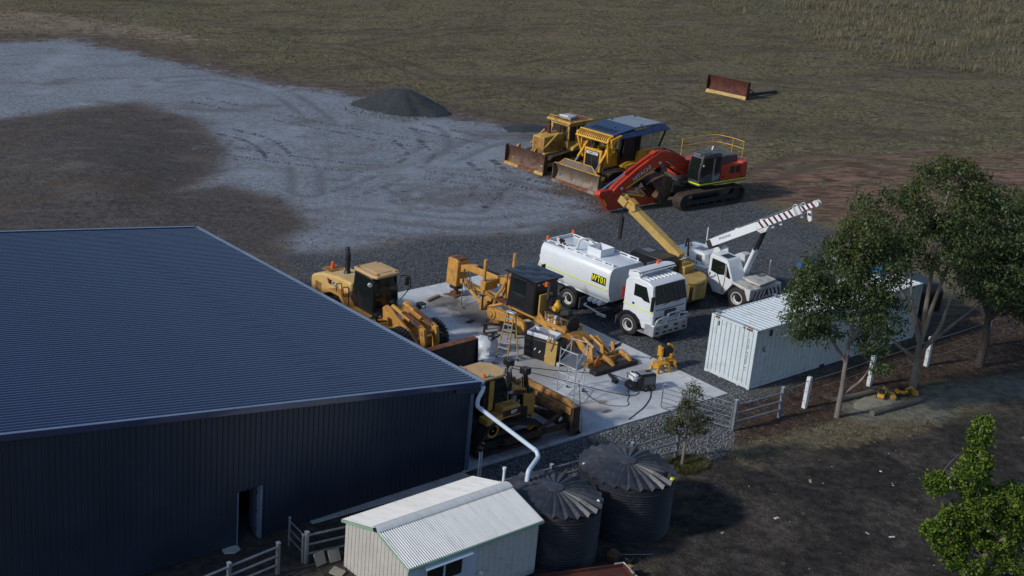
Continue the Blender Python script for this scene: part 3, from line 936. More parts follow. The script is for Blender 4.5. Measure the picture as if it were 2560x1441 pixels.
def wheel(parent, c, r, w, rim_mat, side, lugs=False, rim_r=0.58, hubcol='dark', name="wheel"):
    """tyre centred on c with the axle along y; side = +1/-1 for the outer face"""
    m = MB()
    n = 28
    sh = r * 0.07
    rr = r * rim_r
    m.lathe([(rr, -w / 2 + .01), (r - sh * 2, -w / 2), (r - sh * .4, -w / 2 + sh), (r, -w / 2 + 2.2 * sh), (r, w / 2 - 2.2 * sh), (r - sh * .4, w / 2 - sh), (r - sh * 2, w / 2), (rr, w / 2 - .01)], c, 'y', n, False)
    k = 30 if lugs else 36
    for i in range(k):
        t = 2 * math.pi * i / k
        for s in (-1, 1):
            tt = t + (0.5 * 2 * math.pi / k if s > 0 else 0)
            lh = 0.06 if lugs else 0.014
            cx, cz = c[0] + (r + lh * .3) * math.cos(tt), c[2] + (r + lh * .3) * math.sin(tt)
            m.obox((cx, c[1] + s * w * .25, cz), (lh, w * .46, 2 * math.pi * r / k * (.62 if lugs else .75)), (0, -tt, (0.35 * s if lugs else 0)))
    t = m.build(name, 'rubber', parent, ang=40)
    m = MB()
    y = c[1] + side * w * 0.5
    yi = c[1] - side * w * 0.1
    pr = [(rr * 1.03, y - side * .005), (rr * 0.97, y + side * .012), (rr * .90, y - side * .0), (rr * .86, y - side * w * .34), (rr * .62, y - side * w * .42), (rr * .40, y - side * w * .42), (0.001, y - side * w * .42)]
    m.lathe([(a, b - c[1]) for a, b in pr], c, 'y', n, False)
    m.lathe([(rr * 1.01, -side * w * .45), (.001, -side * w * .45)], c, 'y', n, False)
    rim = m.build("rim", rim_mat, t, ang=30)
    m = MB()
    m.lathe([(rr * .66, y - side * w * .40 - c[1]), (rr * .46, y - side * w * .40 - c[1]), (rr * .30, y - side * w * .36 - c[1]), (rr * .24, y - side * w * .10 - c[1]), (0.001, y - side * w * .08 - c[1])], c, 'y', 14, False)
    for i in range(8):
        a = 2 * math.pi * i / 8
        m.cyl((c[0] + rr * .40 * math.cos(a), y - side * w * .30, c[2] + rr * .40 * math.sin(a)), (c[0] + rr * .40 * math.cos(a), y - side * w * .19, c[2] + rr * .40 * math.sin(a)), rr * .06, n=6)
        a += .39
        m.cyl((c[0] + rr * .66 * math.cos(a), y - side * w * .43, c[2] + rr * .66 * math.sin(a)), (c[0] + rr * .66 * math.cos(a), y - side * w * .385, c[2] + rr * .66 * math.sin(a)), rr * .085, n=8)
    m.build("hub", hubcol, t)
    return t


def offset_loop(pts, d):
    n = len(pts)
    o = []
    for i in range(n):
        a, b, c_ = Vector(pts[i - 1]), Vector(pts[i]), Vector(pts[(i + 1) % n])
        t = ((b - a).normalized() + (c_ - b).normalized()).normalized()
        o.append((b.x - t.y * d, b.y + t.x * d))
    return o


def belt_path(circles, n=9):
    """outline of a belt round circles [(x, z, r)] given anticlockwise (seen with x right, z up)"""
    o = []
    k = len(circles)
    for i in range(k):
        p0, p1, p2 = circles[i - 1], circles[i], circles[(i + 1) % k]

        def tang(a, b):                      # outer tangent direction normal for ccw belts
            dx, dz = b[0] - a[0], b[1] - a[1]
            L = math.hypot(dx, dz)
            ang = math.atan2(dz, dx)
            return ang - math.pi / 2 + math.asin(max(-1, min(1, (a[2] - b[2]) / L))) * 1
        a0, a1 = tang(p0, p1), tang(p1, p2)
        while a1 < a0 - 1e-6:
            a1 += 2 * math.pi
        m_ = max(2, int(n * (a1 - a0) / math.pi) + 1)
        for j in range(m_):
            t = a0 + (a1 - a0) * j / (m_ - 1)
            o.append((p1[0] + p1[2] * math.cos(t), p1[1] + p1[2] * math.sin(t)))
    return o


def crawler(parent, circles, y0, y1, shoe=0.2, grouser=0.05, sprocket=0, idler=None, mat='track', side=1):
    path = belt_path(circles)
    inner = offset_loop(path, 0.09)
    m = MB()
    n = len(path)
    vs = [(x, y0, z) for x, z in path] + [(x, y1, z) for x, z in path] + [(x, y0, z) for x, z in inner] + [(x, y1, z) for x, z in inner]
    fs = []
    for i in range(n):
        j = (i + 1) % n
        fs += [(i, n + i, n + j, j), (2 * n + i, 2 * n + j, 3 * n + j, 3 * n + i), (i, j, 2 * n + j, 2 * n + i), (n + i, 3 * n + i, 3 * n + j, n + j)]
    m.add(vs, [f[::-1] for f in fs])
    P = [Vector((a, b)) for a, b in path] + [Vector(path[0])]
    L = [0]
    for i in range(n):
        L.append(L[-1] + (P[i + 1] - P[i]).length)
    cnt = int(L[-1] / shoe)
    for k in range(cnt):
        s = L[-1] * k / cnt
        i = max(j for j in range(n) if L[j] <= s)
        t = (s - L[i]) / max(1e-6, L[i + 1] - L[i])
        q = P[i].lerp(P[i + 1], t)
        d = (P[i + 1] - P[i]).normalized()
        a = math.atan2(d.y, d.x)
        nx_, nz_ = d.y, -d.x
        m.obox((q.x + nx_ * .012, (y0 + y1) / 2, q.y + nz_ * .012), (shoe * .86, abs(y1 - y0) * 1.02, 0.028), (0, -a, 0))
        m.obox((q.x - d.x * shoe * .36 + nx_ * grouser * .6, (y0 + y1) / 2, q.y - d.y * shoe * .36 + nz_ * grouser * .6), (0.03, abs(y1 - y0), grouser), (0, -a, 0))
    t = m.build("crawler_track", mat, parent, ang=30)
    ym = (y0 + y1) / 2
    yo = max(y0, y1) if side > 0 else min(y0, y1)
    yw = abs(y1 - y0)
    lo = min(c[1] - c[2] for c in circles)
    xs = sorted(c[0] for c in circles)
    m = MB()
    m.box(xs[0] + .15, xs[-1] - .15, ym - yw * .26, ym + yw * .26, lo + 0.22, lo + 0.52)
    m.build("track_frame", 'dark', t, bev=0.02)
    for i, (x, z, r) in enumerate(circles):
        if r < .22:
            continue
        rr = r - .10
        m = MB()
        m.lathe([(rr, -yw * .22), (rr, yw * .22), (rr * .8, yw * .24), (rr * .45, yw * .18), (.001, yw * .24)], (x, ym, z), 'y', 18)
        m.lathe([(.001, -yw * .24), (rr * .45, -yw * .18), (rr * .8, -yw * .24), (rr, -yw * .22)], (x, ym, z), 'y', 18)
        m.build("sprocket" if i == sprocket else "idler", idler or 'dark', t)
    m = MB()
    for k in range(6):
        x = xs[0] + (xs[-1] - xs[0]) * (k + .7) / 6.4
        mm = MB().cyl((x, ym - yw * .24, lo + .19), (x, ym + yw * .24, lo + .19), 0.10, n=10)
        mm.build("track_roller", 'dark', t)
    return t


def ram(parent, p0, p1, split, r, mat, rodmat='chrome', name="hydraulic_ram", rr=0.55):
    p0, p1 = Vector(p0), Vector(p1)
    q = p0.lerp(p1, split)
    m = MB()
    m.cyl(p0, q, r, n=12)
    m.cyl(q - (p1 - p0).normalized() * .06, q, r * 1.15, n=12)
    o = m.build(name, mat, parent)
    m = MB()
    m.cyl(q, p1, r * rr, n=10)
    m.build("piston_rod", rodmat, o)
    return o


def blade_mesh(w, h, depth=0.35, thick=0.05, n=9, wing=0.0, x0=0.0, ztop=None, seg=2):
    """curved mouldboard across y, concave towards +x, cutting edge at x0,z=0"""
    m = MB()
    pr = []
    for i in range(n):
        t = i / (n - 1)
        z = h * t
        x = x0 - depth * math.sin(math.pi * (0.08 + 0.84 * t)) + 0.05 * depth - 0.1 * t * depth
        pr.append((x, z))
    bk = [(x - thick, z) for x, z in pr]
    m.prism(pr + bk[::-1], 'y', -w / 2, w / 2)
    return m, pr


# ------------------------------------------------------------------ water truck
tr = thing("water_truck", "white water tanker truck with yellow stripe, black number plate panel and silver bull bar", "truck", (17.65, 5.0, 0), R(-90))
T = tr
# chassis
m = MB()
for s in (-1, 1):
    m.box(-7.4, -0.5, s * .42 - .05, s * .42 + .05, 0.72, 0.98)
for x in (-7.2, -6.2, -4.6, -3.4, -2.4):
    m.box(x, x + .12, -.40, .40, .74, .96)
m.build("chassis", 'black', T)
m = MB()
m.box(-2.3, -0.8, -.45, .45, .62, 1.25)
m.box(-1.5, -1.3, -1.0, 1.0, .45, .6)
m.box(-5.5, -5.26, -.9, .9, .42, .6)
m.build("engine_block", 'dark', T)
for s in (-1, 1):
    wheel(T, (-1.40, s * 1.10, .54), .54, .30, 'rim_white', s)
    wheel(T, (-5.38, s * 1.10, .54), .54, .27, 'rim_white', s)
    wheel(T, (-5.38, s * .80, .54), .54, .27, 'rim_white', s)
# tank: rounded flanks, tucked-in lower edge
half = [(0.0, 1.16), (1.00, 1.16), (1.06, 1.20), (1.20, 1.62), (1.245, 1.95), (1.25, 2.35), (1.235, 2.62), (1.17, 2.84), (1.06, 2.96), (0.93, 3.0)]
sec = half[1:] + [(-y, z) for y, z in reversed(half[1:])]
m = MB()
xs_ = [-7.58, -7.52, -2.93, -2.86]
sc_ = [0.965, 1.0, 1.0, 0.975]
rings = []
for x, k in zip(xs_, sc_):
    rings.append([(x, y * k, 2.08 + (z - 2.08) * k) for y, z in sec])
n = len(sec)
fl = []
for i in range(3):
    for j in range(n):
        fl.append((i * n + j, (i + 1) * n + j, (i + 1) * n + (j + 1) % n, i * n + (j + 1) % n))
fl += [tuple(range(n)), tuple(range(4 * n - 1, 3 * n - 1, -1))]
m.add(sum(rings, []), [f[::-1] for f in fl])
tank = m.build("tank", 'white', T)
m = MB()                                                     # grey front bulkhead lip
m.prism([(y * .985, 2.08 + (z - 2.08) * .985) for y, z in sec], 'x', -2.86, -2.82)
m.build("tank_front", 'white2', tank)
# deck coaming with slots on both sides
for s in (-1, 1):
    m = MB()
    m.box(-7.4, -2.95, s * .90 - .02, s * .90 + .02, 3.0, 3.03)
    m.box(-7.4, -2.95, s * .90 - .02, s * .90 + .02, 3.11, 3.16)
    k = 7
    for i in range(k + 1):
        x = -7.4 + 4.45 * i / k
        m.box(x - .10 if i else x, x + .10 if i < k else x, s * .90 - .019, s * .90 + .019, 3.0, 3.13)
    m.build("deck_coaming", 'white', tank)
m = MB()
m.box(-7.46, -7.38, -.92, .92, 3.0, 3.17)
m.box(-7.40, -7.10, -.35, -.28, 3.0, 3.16)
m.build("rear_coaming", 'white2', tank)
m = MB()                                                     # open overfill hopper
for a in ((-5.15, -4.25, -.42, -.38), (-5.15, -4.25, .50, .54), (-5.15, -5.11, -.38, .50), (-4.29, -4.25, -.38, .50)):
    m.box(*a, 2.99, 3.40)
m.build("filler_hopper", 'white', tank)
m = MB()
m.tube(smooth_path([(-6.55, -.62, 3.04), (-5.72, -.55, 3.05), (-5.62, -.52, 3.62), (-5.35, -.1, 3.66), (-5.2, .1, 3.45)], .18), .055, 8)
m.build("overfill_pipe", 'white2', tank)
m = MB()
m.tube([(-7.62, -1.02, 3.02), (-6.2, -.95, 3.03)], .03, 6)
m.build("grab_rail", 'steel', tank)
m = MB()
m.tube([(-7.62, -.86, 3.05), (-6.4, -.80, 3.06)], .025, 6)
m.build("grab_rail", 'steel', tank)
m = MB()
m.cyl((-6.55, -.86, 3.0), (-6.55, -.86, 3.30), .055, n=8)
m.obox((-6.5, -.86, 3.34), (.28, .12, .14), (0, .2, .4))
m.cyl((-6.42, -.82, 3.22), (-6.30, -.78, 3.18), .05, n=8)
m.build("water_cannon", 'black', tank)
for s in (-1, 1):
    m = MB()
    m.lathe([(.09, 0), (.09, .04), (.075, .06), (.075, .15), (.04, .18), (.001, .19)], (-7.42, s * .93, 3.165), 'z', 10)
    m.build("beacon", 'orange', tank)
# line tape, number panel, lettering (both flanks)
for s in (-1, 1):
    m = MB()
    m.hexa([(-7.53, s * 1.228, 1.78), (-2.9, s * 1.228, 1.78), (-2.9, s * 1.24, 1.84), (-7.53, s * 1.24, 1.84)] +
           [(-7.53, s * 1.238, 1.78), (-2.9, s * 1.238, 1.78), (-2.9, s * 1.25, 1.84), (-7.53, s * 1.25, 1.84)])
    m.build("reflective_stripe", 'hiyel', tank)
    m = MB()
    m.box(-3.95, -3.02, s * 1.247, s * 1.258, 2.02, 2.45)
    pn = m.build("number_panel", 'black', tank)
    text_part("lettering", "WT01", 'signyel', pn, 0.45, frame_mtx((-3.485, s * 1.260, 2.235), (s * -1, 0, 0), (0, 0, 1)), 0.003, 0.74, 0.006, 1.08)
m = MB()                                                     # lower skirt
for s in (-1, 1):
    m.box(-7.3, -2.95, s * 1.02 - .02, s * 1.02 + .02, 1.10, 1.22)
m.build("tank_skirt", 'white', tank)
m = MB()
for s in (-1, 1):
    pts = [(-5.38 + .66 * math.cos(t), .54 + .66 * math.sin(t)) for t in np.linspace(R(15), R(165), 10)]
    inn = [(-5.38 + .62 * math.cos(t), .54 + .62 * math.sin(t)) for t in np.linspace(R(165), R(15), 10)]
    MB().prism(pts + inn, 'y', s * .62, s * 1.24).build("mudguard", 'black', T)
for s in (-1, 1):
    MB().box(-4.62, -4.58, s * .95 - .28, s * .95 + .28, .28, .85).build("mudflap", 'midgrey', T)
for i in range(3):
    m = MB()
    m.lathe([(.001, -.17), (.12, -.15), (.14, -.05), (.14, .28)], (-4.05 + .31 * i, -1.0, .93), 'y', 14)
    m.build("air_tank", 'white', T)
m = MB()
m.tube(smooth_path([(-4.3, -1.02, .62), (-4.35, -1.14, .55), (-3.2, -1.16, .42), (-2.95, -1.1, .42), (-2.95, -1.1, .34), (-3.5, -1.12, .33)], .12), .05, 8)
m.build("suction_hose", 'white2', T)
m = MB()
m.box(-3.2, -2.45, .5, 1.05, .45, .95)
m.build("fuel_tank", 'black', T, bev=.03)
# cab
side = [(-1.86, 1.05), (-1.86, 2.75), (-1.70, 3.02), (-1.2, 3.09), (-.52, 3.05), (-.22, 2.92), (-.03, 2.1), (0.0, 1.0), (-.45, .62), (-.62, .62), (-.80, .98), (-1.05, 1.17), (-1.4, 1.24), (-1.75, 1.17)]
cab = MB().prism(side, 'y', -1.19, 1.19).build("cab", 'white', T, bev=.09)
m = MB()                                                     # ribbed roof
for i in range(8):
    y = -.91 + .26 * i
    m.box(-1.65, -.6, y - .035, y + .035, 3.03, 3.112)
m.build("roof_rib", 'white', cab, bev=.015)
m = MB()                                                     # windscreen, leaning with the cab front
a0, a1 = (-.215, 2.92), (-.015, 2.02)
ux, uz = 0.03, 0.007
m.hexa([(a1[0] + ux, -1.12, a1[1]), (a1[0] + ux, 1.12, a1[1]), (a0[0] + ux, 1.02, a0[1]), (a0[0] + ux, -1.02, a0[1]),
        (a1[0] - ux, -1.12, a1[1]), (a1[0] - ux, 1.12, a1[1]), (a0[0] - ux, 1.02, a0[1]), (a0[0] - ux, -1.02, a0[1])])
m.f = [f[::-1] for f in m.f]
m.build("windscreen", 'glass', cab, bev=.012)
for y in (-.5, .25):
    MB().tube([(.03, y, 1.96), (.05, y + .48, 2.08)], .016, 5).build("wiper", 'black', cab)
for s in (-1, 1):
    dr = MB()
    dr.prism([(-1.36, 1.25), (-1.36, 2.86), (-.50, 2.86), (-.16, 2.10), (-.12, 1.16), (-.78, 1.02), (-1.05, 1.22)], 'y', s * 1.185, s * 1.203)
    door = dr.build("door", 'white', cab, bev=.008)
    MB().prism([(-1.27, 2.16), (-1.27, 2.78), (-.56, 2.78), (-.26, 2.06), (-.62, 2.06), (-.80, 2.16)], 'y', s * 1.204, s * 1.209).build("door_window", 'glass', door)
    MB().box(-1.30, -1.18, s * 1.204, s * 1.225, 1.70, 1.80).build("door_handle", 'black', door)
    MB().box(-1.86, -.10, s * 1.204, s * 1.211, 1.56, 1.61).build("reflective_stripe", 'hiyel', cab)
    mm = MB()
    mm.obox((.02, s * 1.36, 2.22), (.10, .16, .55))
    mm.obox((.02, s * 1.36, 1.86), (.10, .16, .20))
    mm.tube([(-.15, s * 1.2, 2.75), (.0, s * 1.36, 2.6), (.0, s * 1.36, 1.75), (-.1, s * 1.2, 1.66)], .018, 6)
    mm.build("wing_mirror", 'black', cab, bev=.02)
    pts = [(-1.4 + .74 * math.cos(t), .54 + .74 * math.sin(t)) for t in np.linspace(R(25), R(178), 12)]
    inn = [(-1.4 + .60 * math.cos(t), .54 + .60 * math.sin(t)) for t in np.linspace(R(178), R(25), 12)]
    MB().prism(pts + inn, 'y', s * .95, s * 1.235).build("wheel_arch", 'black', T)
    MB().box(-2.22, -2.18, s * 1.0 - .2, s * 1.0 + .2, .3, .75).build("mudflap", 'midgrey', T)
MB().cyl((-1.98, -1.12, 1.75), (-1.98, -1.12, 2.35), .08, n=10).build("extinguisher", 'fireext', cab)
MB().box(-1.96, -1.88, -1.05, -.70, 1.3, 2.7).build("air_intake", 'black', cab, bev=.02)
MB().box(-1.98, -1.80, .35, .95, 2.55, 3.35).build("rear_screen", 'grey', cab)
m = MB()                                                     # roof wind deflector
m.hexa([(-1.75, -1.12, 3.06), (-1.10, -1.02, 3.12), (-1.25, -1.02, 3.34), (-1.75, -1.12, 3.30), (-1.75, -1.20, 3.02), (-1.05, -1.12, 3.06), (-1.2, -1.10, 3.30), (-1.75, -1.18, 3.26)])
m.build("deflector_cheek", 'white', cab, bev=.02)
m = MB()
prf = [(-1.72, 3.34), (-1.40, 3.44), (-1.12, 3.46), (-1.02, 3.42), (-1.12, 3.40), (-1.40, 3.37), (-1.72, 3.27)]
m.prism(prf, 'y', -1.2, 1.28)
m.build("wind_deflector", 'white', cab, bev=.015)
m = MB()
m.tube([(-1.0, -1.18, 3.30), (-1.0, 1.26, 3.34)], .04, 8)
for y in (-1.1, 0, 1.15):
    m.tube([(-1.0, y, 3.30), (-1.2, y, 3.06)], .022, 6)
m.build("light_bar", 'white', cab)
m = MB()
m.lathe([(.085, 0), (.085, .04), (.07, .06), (.07, .15), (.001, .18)], (-1.5, .55, 3.42), 'z', 10)
m.build("beacon", 'orange', cab)
# front: grille, lamps, bumper and bull bar
MB().box(-.02, .035, -.38, .38, 1.28, 1.62).build("grille", 'dark', cab)
for z in (1.36, 1.45, 1.54):
    MB().box(.032, .05, -.37, .37, z, z + .028).build("grille_bar", 'chrome', cab)
MB().box(-.02, .012, -1.0, 1.0, 1.70, 1.72).build("panel_seam", 'black', cab)
bump = MB().prism([(-.42, .42), (.13, .38), (.16, .5), (.14, .98), (.02, 1.0), (-.42, .96)], 'y', -1.22, 1.22).build("bumper", 'alu', T, bev=.03)
for y in (-.95, .95):
    MB().box(.145, .165, y - .13, y + .13, .74, .88).build("headlamp", 'chrome', bump)
    MB().box(.145, .165, y - .12, y + .12, .52, .63).build("fog_lamp", 'glass', bump)
for y, z in ((-.36, .80), (.36, .80), (-.42, .55), (0, .55), (.42, .55)):
    MB().box(.14, .163, y - .13, y + .13, z - .045, z + .045).build("bumper_vent", 'black', bump)
MB().box(.16, .172, -.19, .19, .73, .87).build("licence_plate", 'whitepost', bump)
for s in (-1, 1):
    MB().tube(smooth_path([(.12, s * 1.12, .95), (.20, s * 1.12, 1.30), (.20, s * .40, 1.42), (.2, s * .40, 1.0)], .15), .045, 8).build("bull_bar_hoop", 'alu', bump)
    MB().tube([(.2, s * 1.1, 1.15), (.2, s * .42, 1.15)], .035, 8).build("bull_bar_rail", 'alu', bump)
    MB().box(.02, .04, s * .8 - .22, s * .8 + .22, 1.12, 1.34).build("headlamp", 'glass', cab)
MB().tube(smooth_path([(.22, -.42, 1.05), (.25, -.42, 1.55), (.25, .42, 1.55), (.22, .42, 1.05)], .12), .045, 8).build("bull_bar_centre", 'alu', bump)
MB().tube([(.22, -.42, 1.18), (.22, .42, 1.18)], .035, 8).build("bull_bar_rail", 'alu', bump)
MB().obox((-.62, -1.05, .42), (.5, .25, .05)).build("step", 'alu', T)
m = MB()
m.obox((-7.72, -.9, 2.1), (.25, .14, .14))
m.tube([(-7.55, -.9, 2.3), (-7.75, -.9, 2.1), (-7.8, -1.0, 1.6), (-7.6, -1.0, 1.4)], .05, 7)
m.build("rear_valve", 'white2', tank)
m = MB()
m.obox((-7.72, -.7, 1.55), (.3, .3, .22))
m.build("spray_head", 'white2', tank)

# ------------------------------------------------------------------ red excavator
ex = thing("crawler_excavator", "orange red crawler excavator with yellow handrail and dark grey cab, arm folded under", "excavator", (37.6, 20.0, 0), R(175))
for s in (-1, 1):
    crawler(ex, [(-2.30, .60, .50), (-2.2, .50, .44), (2.15, .50, .44), (2.30, .58, .50)], s * 1.15, s * 1.82, .2, .035, 0, side=s)
MB().box(-1.2, 1.2, -1.2, 1.2, .45, 1.0).build("car_body", 'dark', ex, bev=.05)
MB().cyl((0, 0, .95), (0, 0, 1.40), .72, n=24).build("slew_ring", 'dark', ex)
body = MB().prism([(-3.1, -1.50), (-3.42, -.9), (-3.50, 0), (-3.42, .9), (-3.1, 1.50), (-.75, 1.50), (1.0, 1.50), (1.0, .55), (1.35, .5), (1.35, -.5), (.9, -.6), (.9, -1.5)], 'z', 1.38, 1.55).build("swing_deck", 'grey', ex)
eng = MB().prism([(-2.55, 1.55), (-2.55, 2.55), (-.78, 2.60), (-.78, 1.55)], 'y', .55, 1.49).build("engine_cover", 'red', ex, bev=.04)
cw = MB().prism([(-2.56, -1.5), (-3.1, -1.48), (-3.42, -.9), (-3.50, 0), (-3.42, .9), (-3.1, 1.48), (-2.56, 1.5)], 'z', 1.56, 2.62).build("counterweight", 'red', ex, bev=.08)
MB().box(-2.54, .85, -1.49, -.62, 1.56, 2.5).build("fuel_tank", 'red', ex, bev=.05)
MB().box(-2.54, -.2, -.62, .54, 1.56, 2.45).build("hydraulic_bay", 'dark', ex)
hood = MB().prism([(-2.75, 2.5), (-2.6, 3.02), (-1.35, 3.06), (-1.1, 2.5)], 'y', -.6, 1.0).build("engine_hood", 'grey', ex, bev=.06)
MB().box(-1.05, -.55, .2, .95, 2.5, 2.72).build("walkway_box", 'orange' if 0 else 'kom', ex, bev=.02)
for x in (-1.75, -2.25):
    g = MB()
    g.box(x - .2, x + .2, 1.485, 1.497, 1.95, 2.42)
    gp = g.build("side_grille", 'black', eng)
for x in (-1.0,):
    MB().box(x - .12, x + .12, 1.485, 1.498, 1.72, 1.86).build("latch_panel", 'black', eng)
for s in (-1, 1):
    MB().box(-3.1, .98, s * 1.505, s * 1.52, 1.46, 1.545).build("reflective_stripe", 'hiyel', ex)
MB().box(1.0, 1.014, .5, 1.5, 1.46, 1.545).build("reflective_stripe", 'hiyel', ex)
MB().prism([(-3.12, -1.5), (-3.44, -.9), (-3.52, 0), (-3.44, .9), (-3.12, 1.5), (-3.10, 1.48), (-3.42, .9), (-3.50, 0), (-3.42, -.9), (-3.1, -1.48)], 'z', 1.60, 1.68).build("reflective_stripe", 'hiyel', cw)
for z in (1.9, 2.35):
    MB().box(-3.12, -3.05, 1.465, 1.485, z - .07, z + .07).build("reflector", 'whitepost', cw)
# cab on the left
cs = [(-.72, 1.56), (-.72, 3.36), (-.45, 3.50), (.80, 3.46), (.98, 3.28), (1.16, 2.3), (1.05, 1.56)]
ecab = MB().prism(cs, 'y', .52, 1.50).build("cab", 'grey', ex, bev=.05)
MB().prism([(.975, 3.20), (1.125, 2.3), (1.06, 1.75), (1.09, 1.75), (1.175, 2.3), (1.0, 3.22)], 'y', .60, 1.42).build("windscreen", 'glass', ecab)
MB().prism([(.0, 2.2), (.0, 3.22), (.78, 3.2), (1.0, 2.35), (.92, 2.0)], 'y', 1.505, 1.513).build("front_window", 'glass', ecab)
MB().prism([(-.62, 2.15), (-.62, 3.22), (-.16, 3.22), (-.16, 2.15)], 'y', 1.505, 1.513).build("rear_window", 'glass', ecab)
MB().prism([(-.10, 1.62), (-.10, 3.18), (-.02, 3.18), (-.02, 2.15), (.22, 1.95), (.22, 1.62), (-.10, 1.62)], 'y', 1.506, 1.52).build("door_trim", 'grey', ecab)
MB().prism([(-.62, 1.92), (-.55, 1.75), (-.10, 1.60), (.02, 1.7), (.02, 3.1), (-.10, 3.16), (-.10, 2.1), (-.2, 1.95), (-.62, 2.1)], 'y', 1.515, 1.535).build("door_panel", 'greytrim', ecab)
for k in range(3):
    MB().box(.05 + .26 * k, .25 + .26 * k, .66, 1.34, 3.475, 3.515).build("roof_rib", 'grey', ecab, bev=.01)
MB().box(.82, 1.0, .7, 1.3, 3.36, 3.47).build("roof_visor", 'midgrey', ecab, bev=.02)
MB().cyl((.85, 1.54, 2.75), (.85, 1.40, 2.75), .07, n=10).build("work_lamp", 'whitepost', ecab)
# handrail
r1 = [(-.1, -1.35, 3.75), (-2.75, -1.40, 3.75), (-3.15, -1.05, 3.75), (-3.28, .0, 3.75), (-3.2, .85, 3.75), (-2.9, 1.12, 3.74), (-2.5, 1.15, 3.7)]
r2 = [(p[0], p[1], p[2] - .48) for p in r1]
for rail in (r1, r2):
    MB().tube(smooth_path(rail, .25), .024, 6).build("handrail", 'kom', ex)
MB().tube([(-.1, -1.35, 3.77), (-.1, -1.36, 2.45)], .024, 6).build("handrail_post", 'kom', ex)
for q in ((-2.85, -1.36), (-3.27, -.1), (-3.2, .85)):
    MB().tube([(q[0], q[1], 3.75), (q[0] + .03, q[1], 2.55)], .022, 6).build("handrail_post", 'kom', ex)
MB().cyl((-1.5, -.15, 3.0), (-1.62, -.15, 3.38), .06, n=8).build("exhaust", 'chrome', ex)
m = MB()
m.lathe([(.07, 0), (.07, .14), (.001, .17)], (-1.15, -.2, 3.05), 'z', 8)
m.build("beacon", 'orange', ex)
# boom (two straight legs meeting at the knee)
bt = [(.55, 2.45), (1.0, 2.85), (1.7, 3.25), (2.5, 3.60), (3.05, 3.72), (3.5, 3.66), (4.2, 3.30), (5.2, 2.78), (6.6, 1.86), (6.98, 1.55), (6.98, 1.25), (6.7, 1.15), (5.9, 1.50), (4.6, 2.15), (3.6, 2.60), (3.1, 2.72), (2.5, 2.62), (1.6, 2.32), (1.0, 1.95), (.6, 1.75), (.35, 1.9), (.35, 2.2)]
boom = MB().prism(bt, 'y', -.27, .27).build("boom", 'red', ex, bev=.03)
MB().cyl((.5, -.55, 2.1), (.5, .50, 2.1), .2, n=14).build("boom_foot_pin", 'dark', ex)
text_part("lettering", "HITACHI", 'whitepost', boom, 0.40, frame_mtx((4.78, .278, 2.42), (-.88, 0, .475), (.475, 0, .88)), .004, 1.0, .006)
MB().hexa([(5.95, .272, 1.53), (3.75, .272, 2.58), (3.72, .272, 2.66), (5.92, .272, 1.62), (5.95, .282, 1.53), (3.75, .282, 2.58), (3.72, .282, 2.66), (5.92, .282, 1.62)]).build("reflective_stripe", 'tapeyel', boom)
for (x, z) in ((3.35, 2.95), (6.35, 1.62)):
    MB().cyl((x, .268, z), (x, .29, z), .10, n=12).build("boom_pin", 'whitepost', boom)
for s in (-1, 1):
    ram(ex, (.95, s * .40, 1.72), (2.95, s * .40, 3.0), .62, .085, 'red')
    MB().tube(smooth_path([(1.2, s * .2, 3.0), (2.6, s * .2, 3.72), (3.4, s * .2, 3.80), (4.4, s * .18, 3.32)], .3), .035, 5).build("hydraulic_hose", 'redrust', boom)
ram(boom, (3.75, 0, 3.62), (7.75, 0, 1.62), .56, .105, 'red')
MB().obox((3.75, 0, 3.56), (.35, .34, .25), (0, .45, 0)).build("ram_bracket", 'red', boom, bev=.03)
# stick folded back under the boom
st = [(8.02, 1.60), (8.12, 1.35), (7.6, .72), (7.2, .22), (6.75, .22), (5.5, .35), (4.0, .22), (3.35, .28), (3.25, .50), (3.5, .66), (5.0, .98), (5.9, 1.18), (6.6, 1.42), (7.2, 1.62)]
stick = MB().prism(st, 'y', -.22, .22).build("stick", 'red', ex, bev=.03)
MB().hexa([(6.2, .222, 1.20), (4.35, .222, .80), (4.35, .222, .88), (6.2, .222, 1.29), (6.2, .232, 1.20), (4.35, .232, .80), (4.35, .232, .88), (6.2, .232, 1.29)]).build("reflective_stripe", 'tapeyel', stick)
MB().hexa([(7.78, .222, 1.02), (7.45, .222, .58), (7.39, .222, .62), (7.72, .222, 1.07), (7.78, .232, 1.02), (7.45, .232, .58), (7.39, .232, .62), (7.72, .232, 1.07)]).build("reflective_stripe", 'tapeyel', stick)
ram(stick, (6.3, 0, 1.42), (4.2, 0, 1.28), .6, .085, 'red')
m = MB()
for s in (-1, 1):
    m.tube([(4.25, s * .16, 1.25), (3.55, s * .16, .62)], .06, 6)
    m.tube([(4.2, s * .16, 1.25), (3.3, s * .16, 1.2)], .06, 6)
m.build("bucket_link", 'redrust', stick)
bk = [(3.2, .35), (3.55, .95), (3.95, 1.25), (4.1, 1.62), (3.85, 2.02), (3.2, 2.18), (2.75, 2.05), (2.45, 1.6), (2.5, .95), (2.85, .4)]
bucket = MB().prism([(2.55, 1.95), (3.15, 2.2), (4.05, 2.0), (4.25, 1.85), (3.9, 1.8), (3.1, 2.05), (2.72, 1.85), (2.55, 1.45), (2.62, .98), (2.9, .55), (3.25, .30), (3.0, .28), (2.7, .45), (2.45, .95), (2.38, 1.5)], 'y', -.62, .62).build("bucket", 'rustblade', ex, bev=.01)
for s in (-1, 1):
    MB().prism([(3.25, .35), (3.5, 1.0), (4.2, 1.86), (3.1, 2.12), (2.6, 1.9), (2.45, 1.5), (2.52, .98), (2.85, .45)], 'y', s * .62, s * .585).build("bucket_side", 'rustblade', bucket)
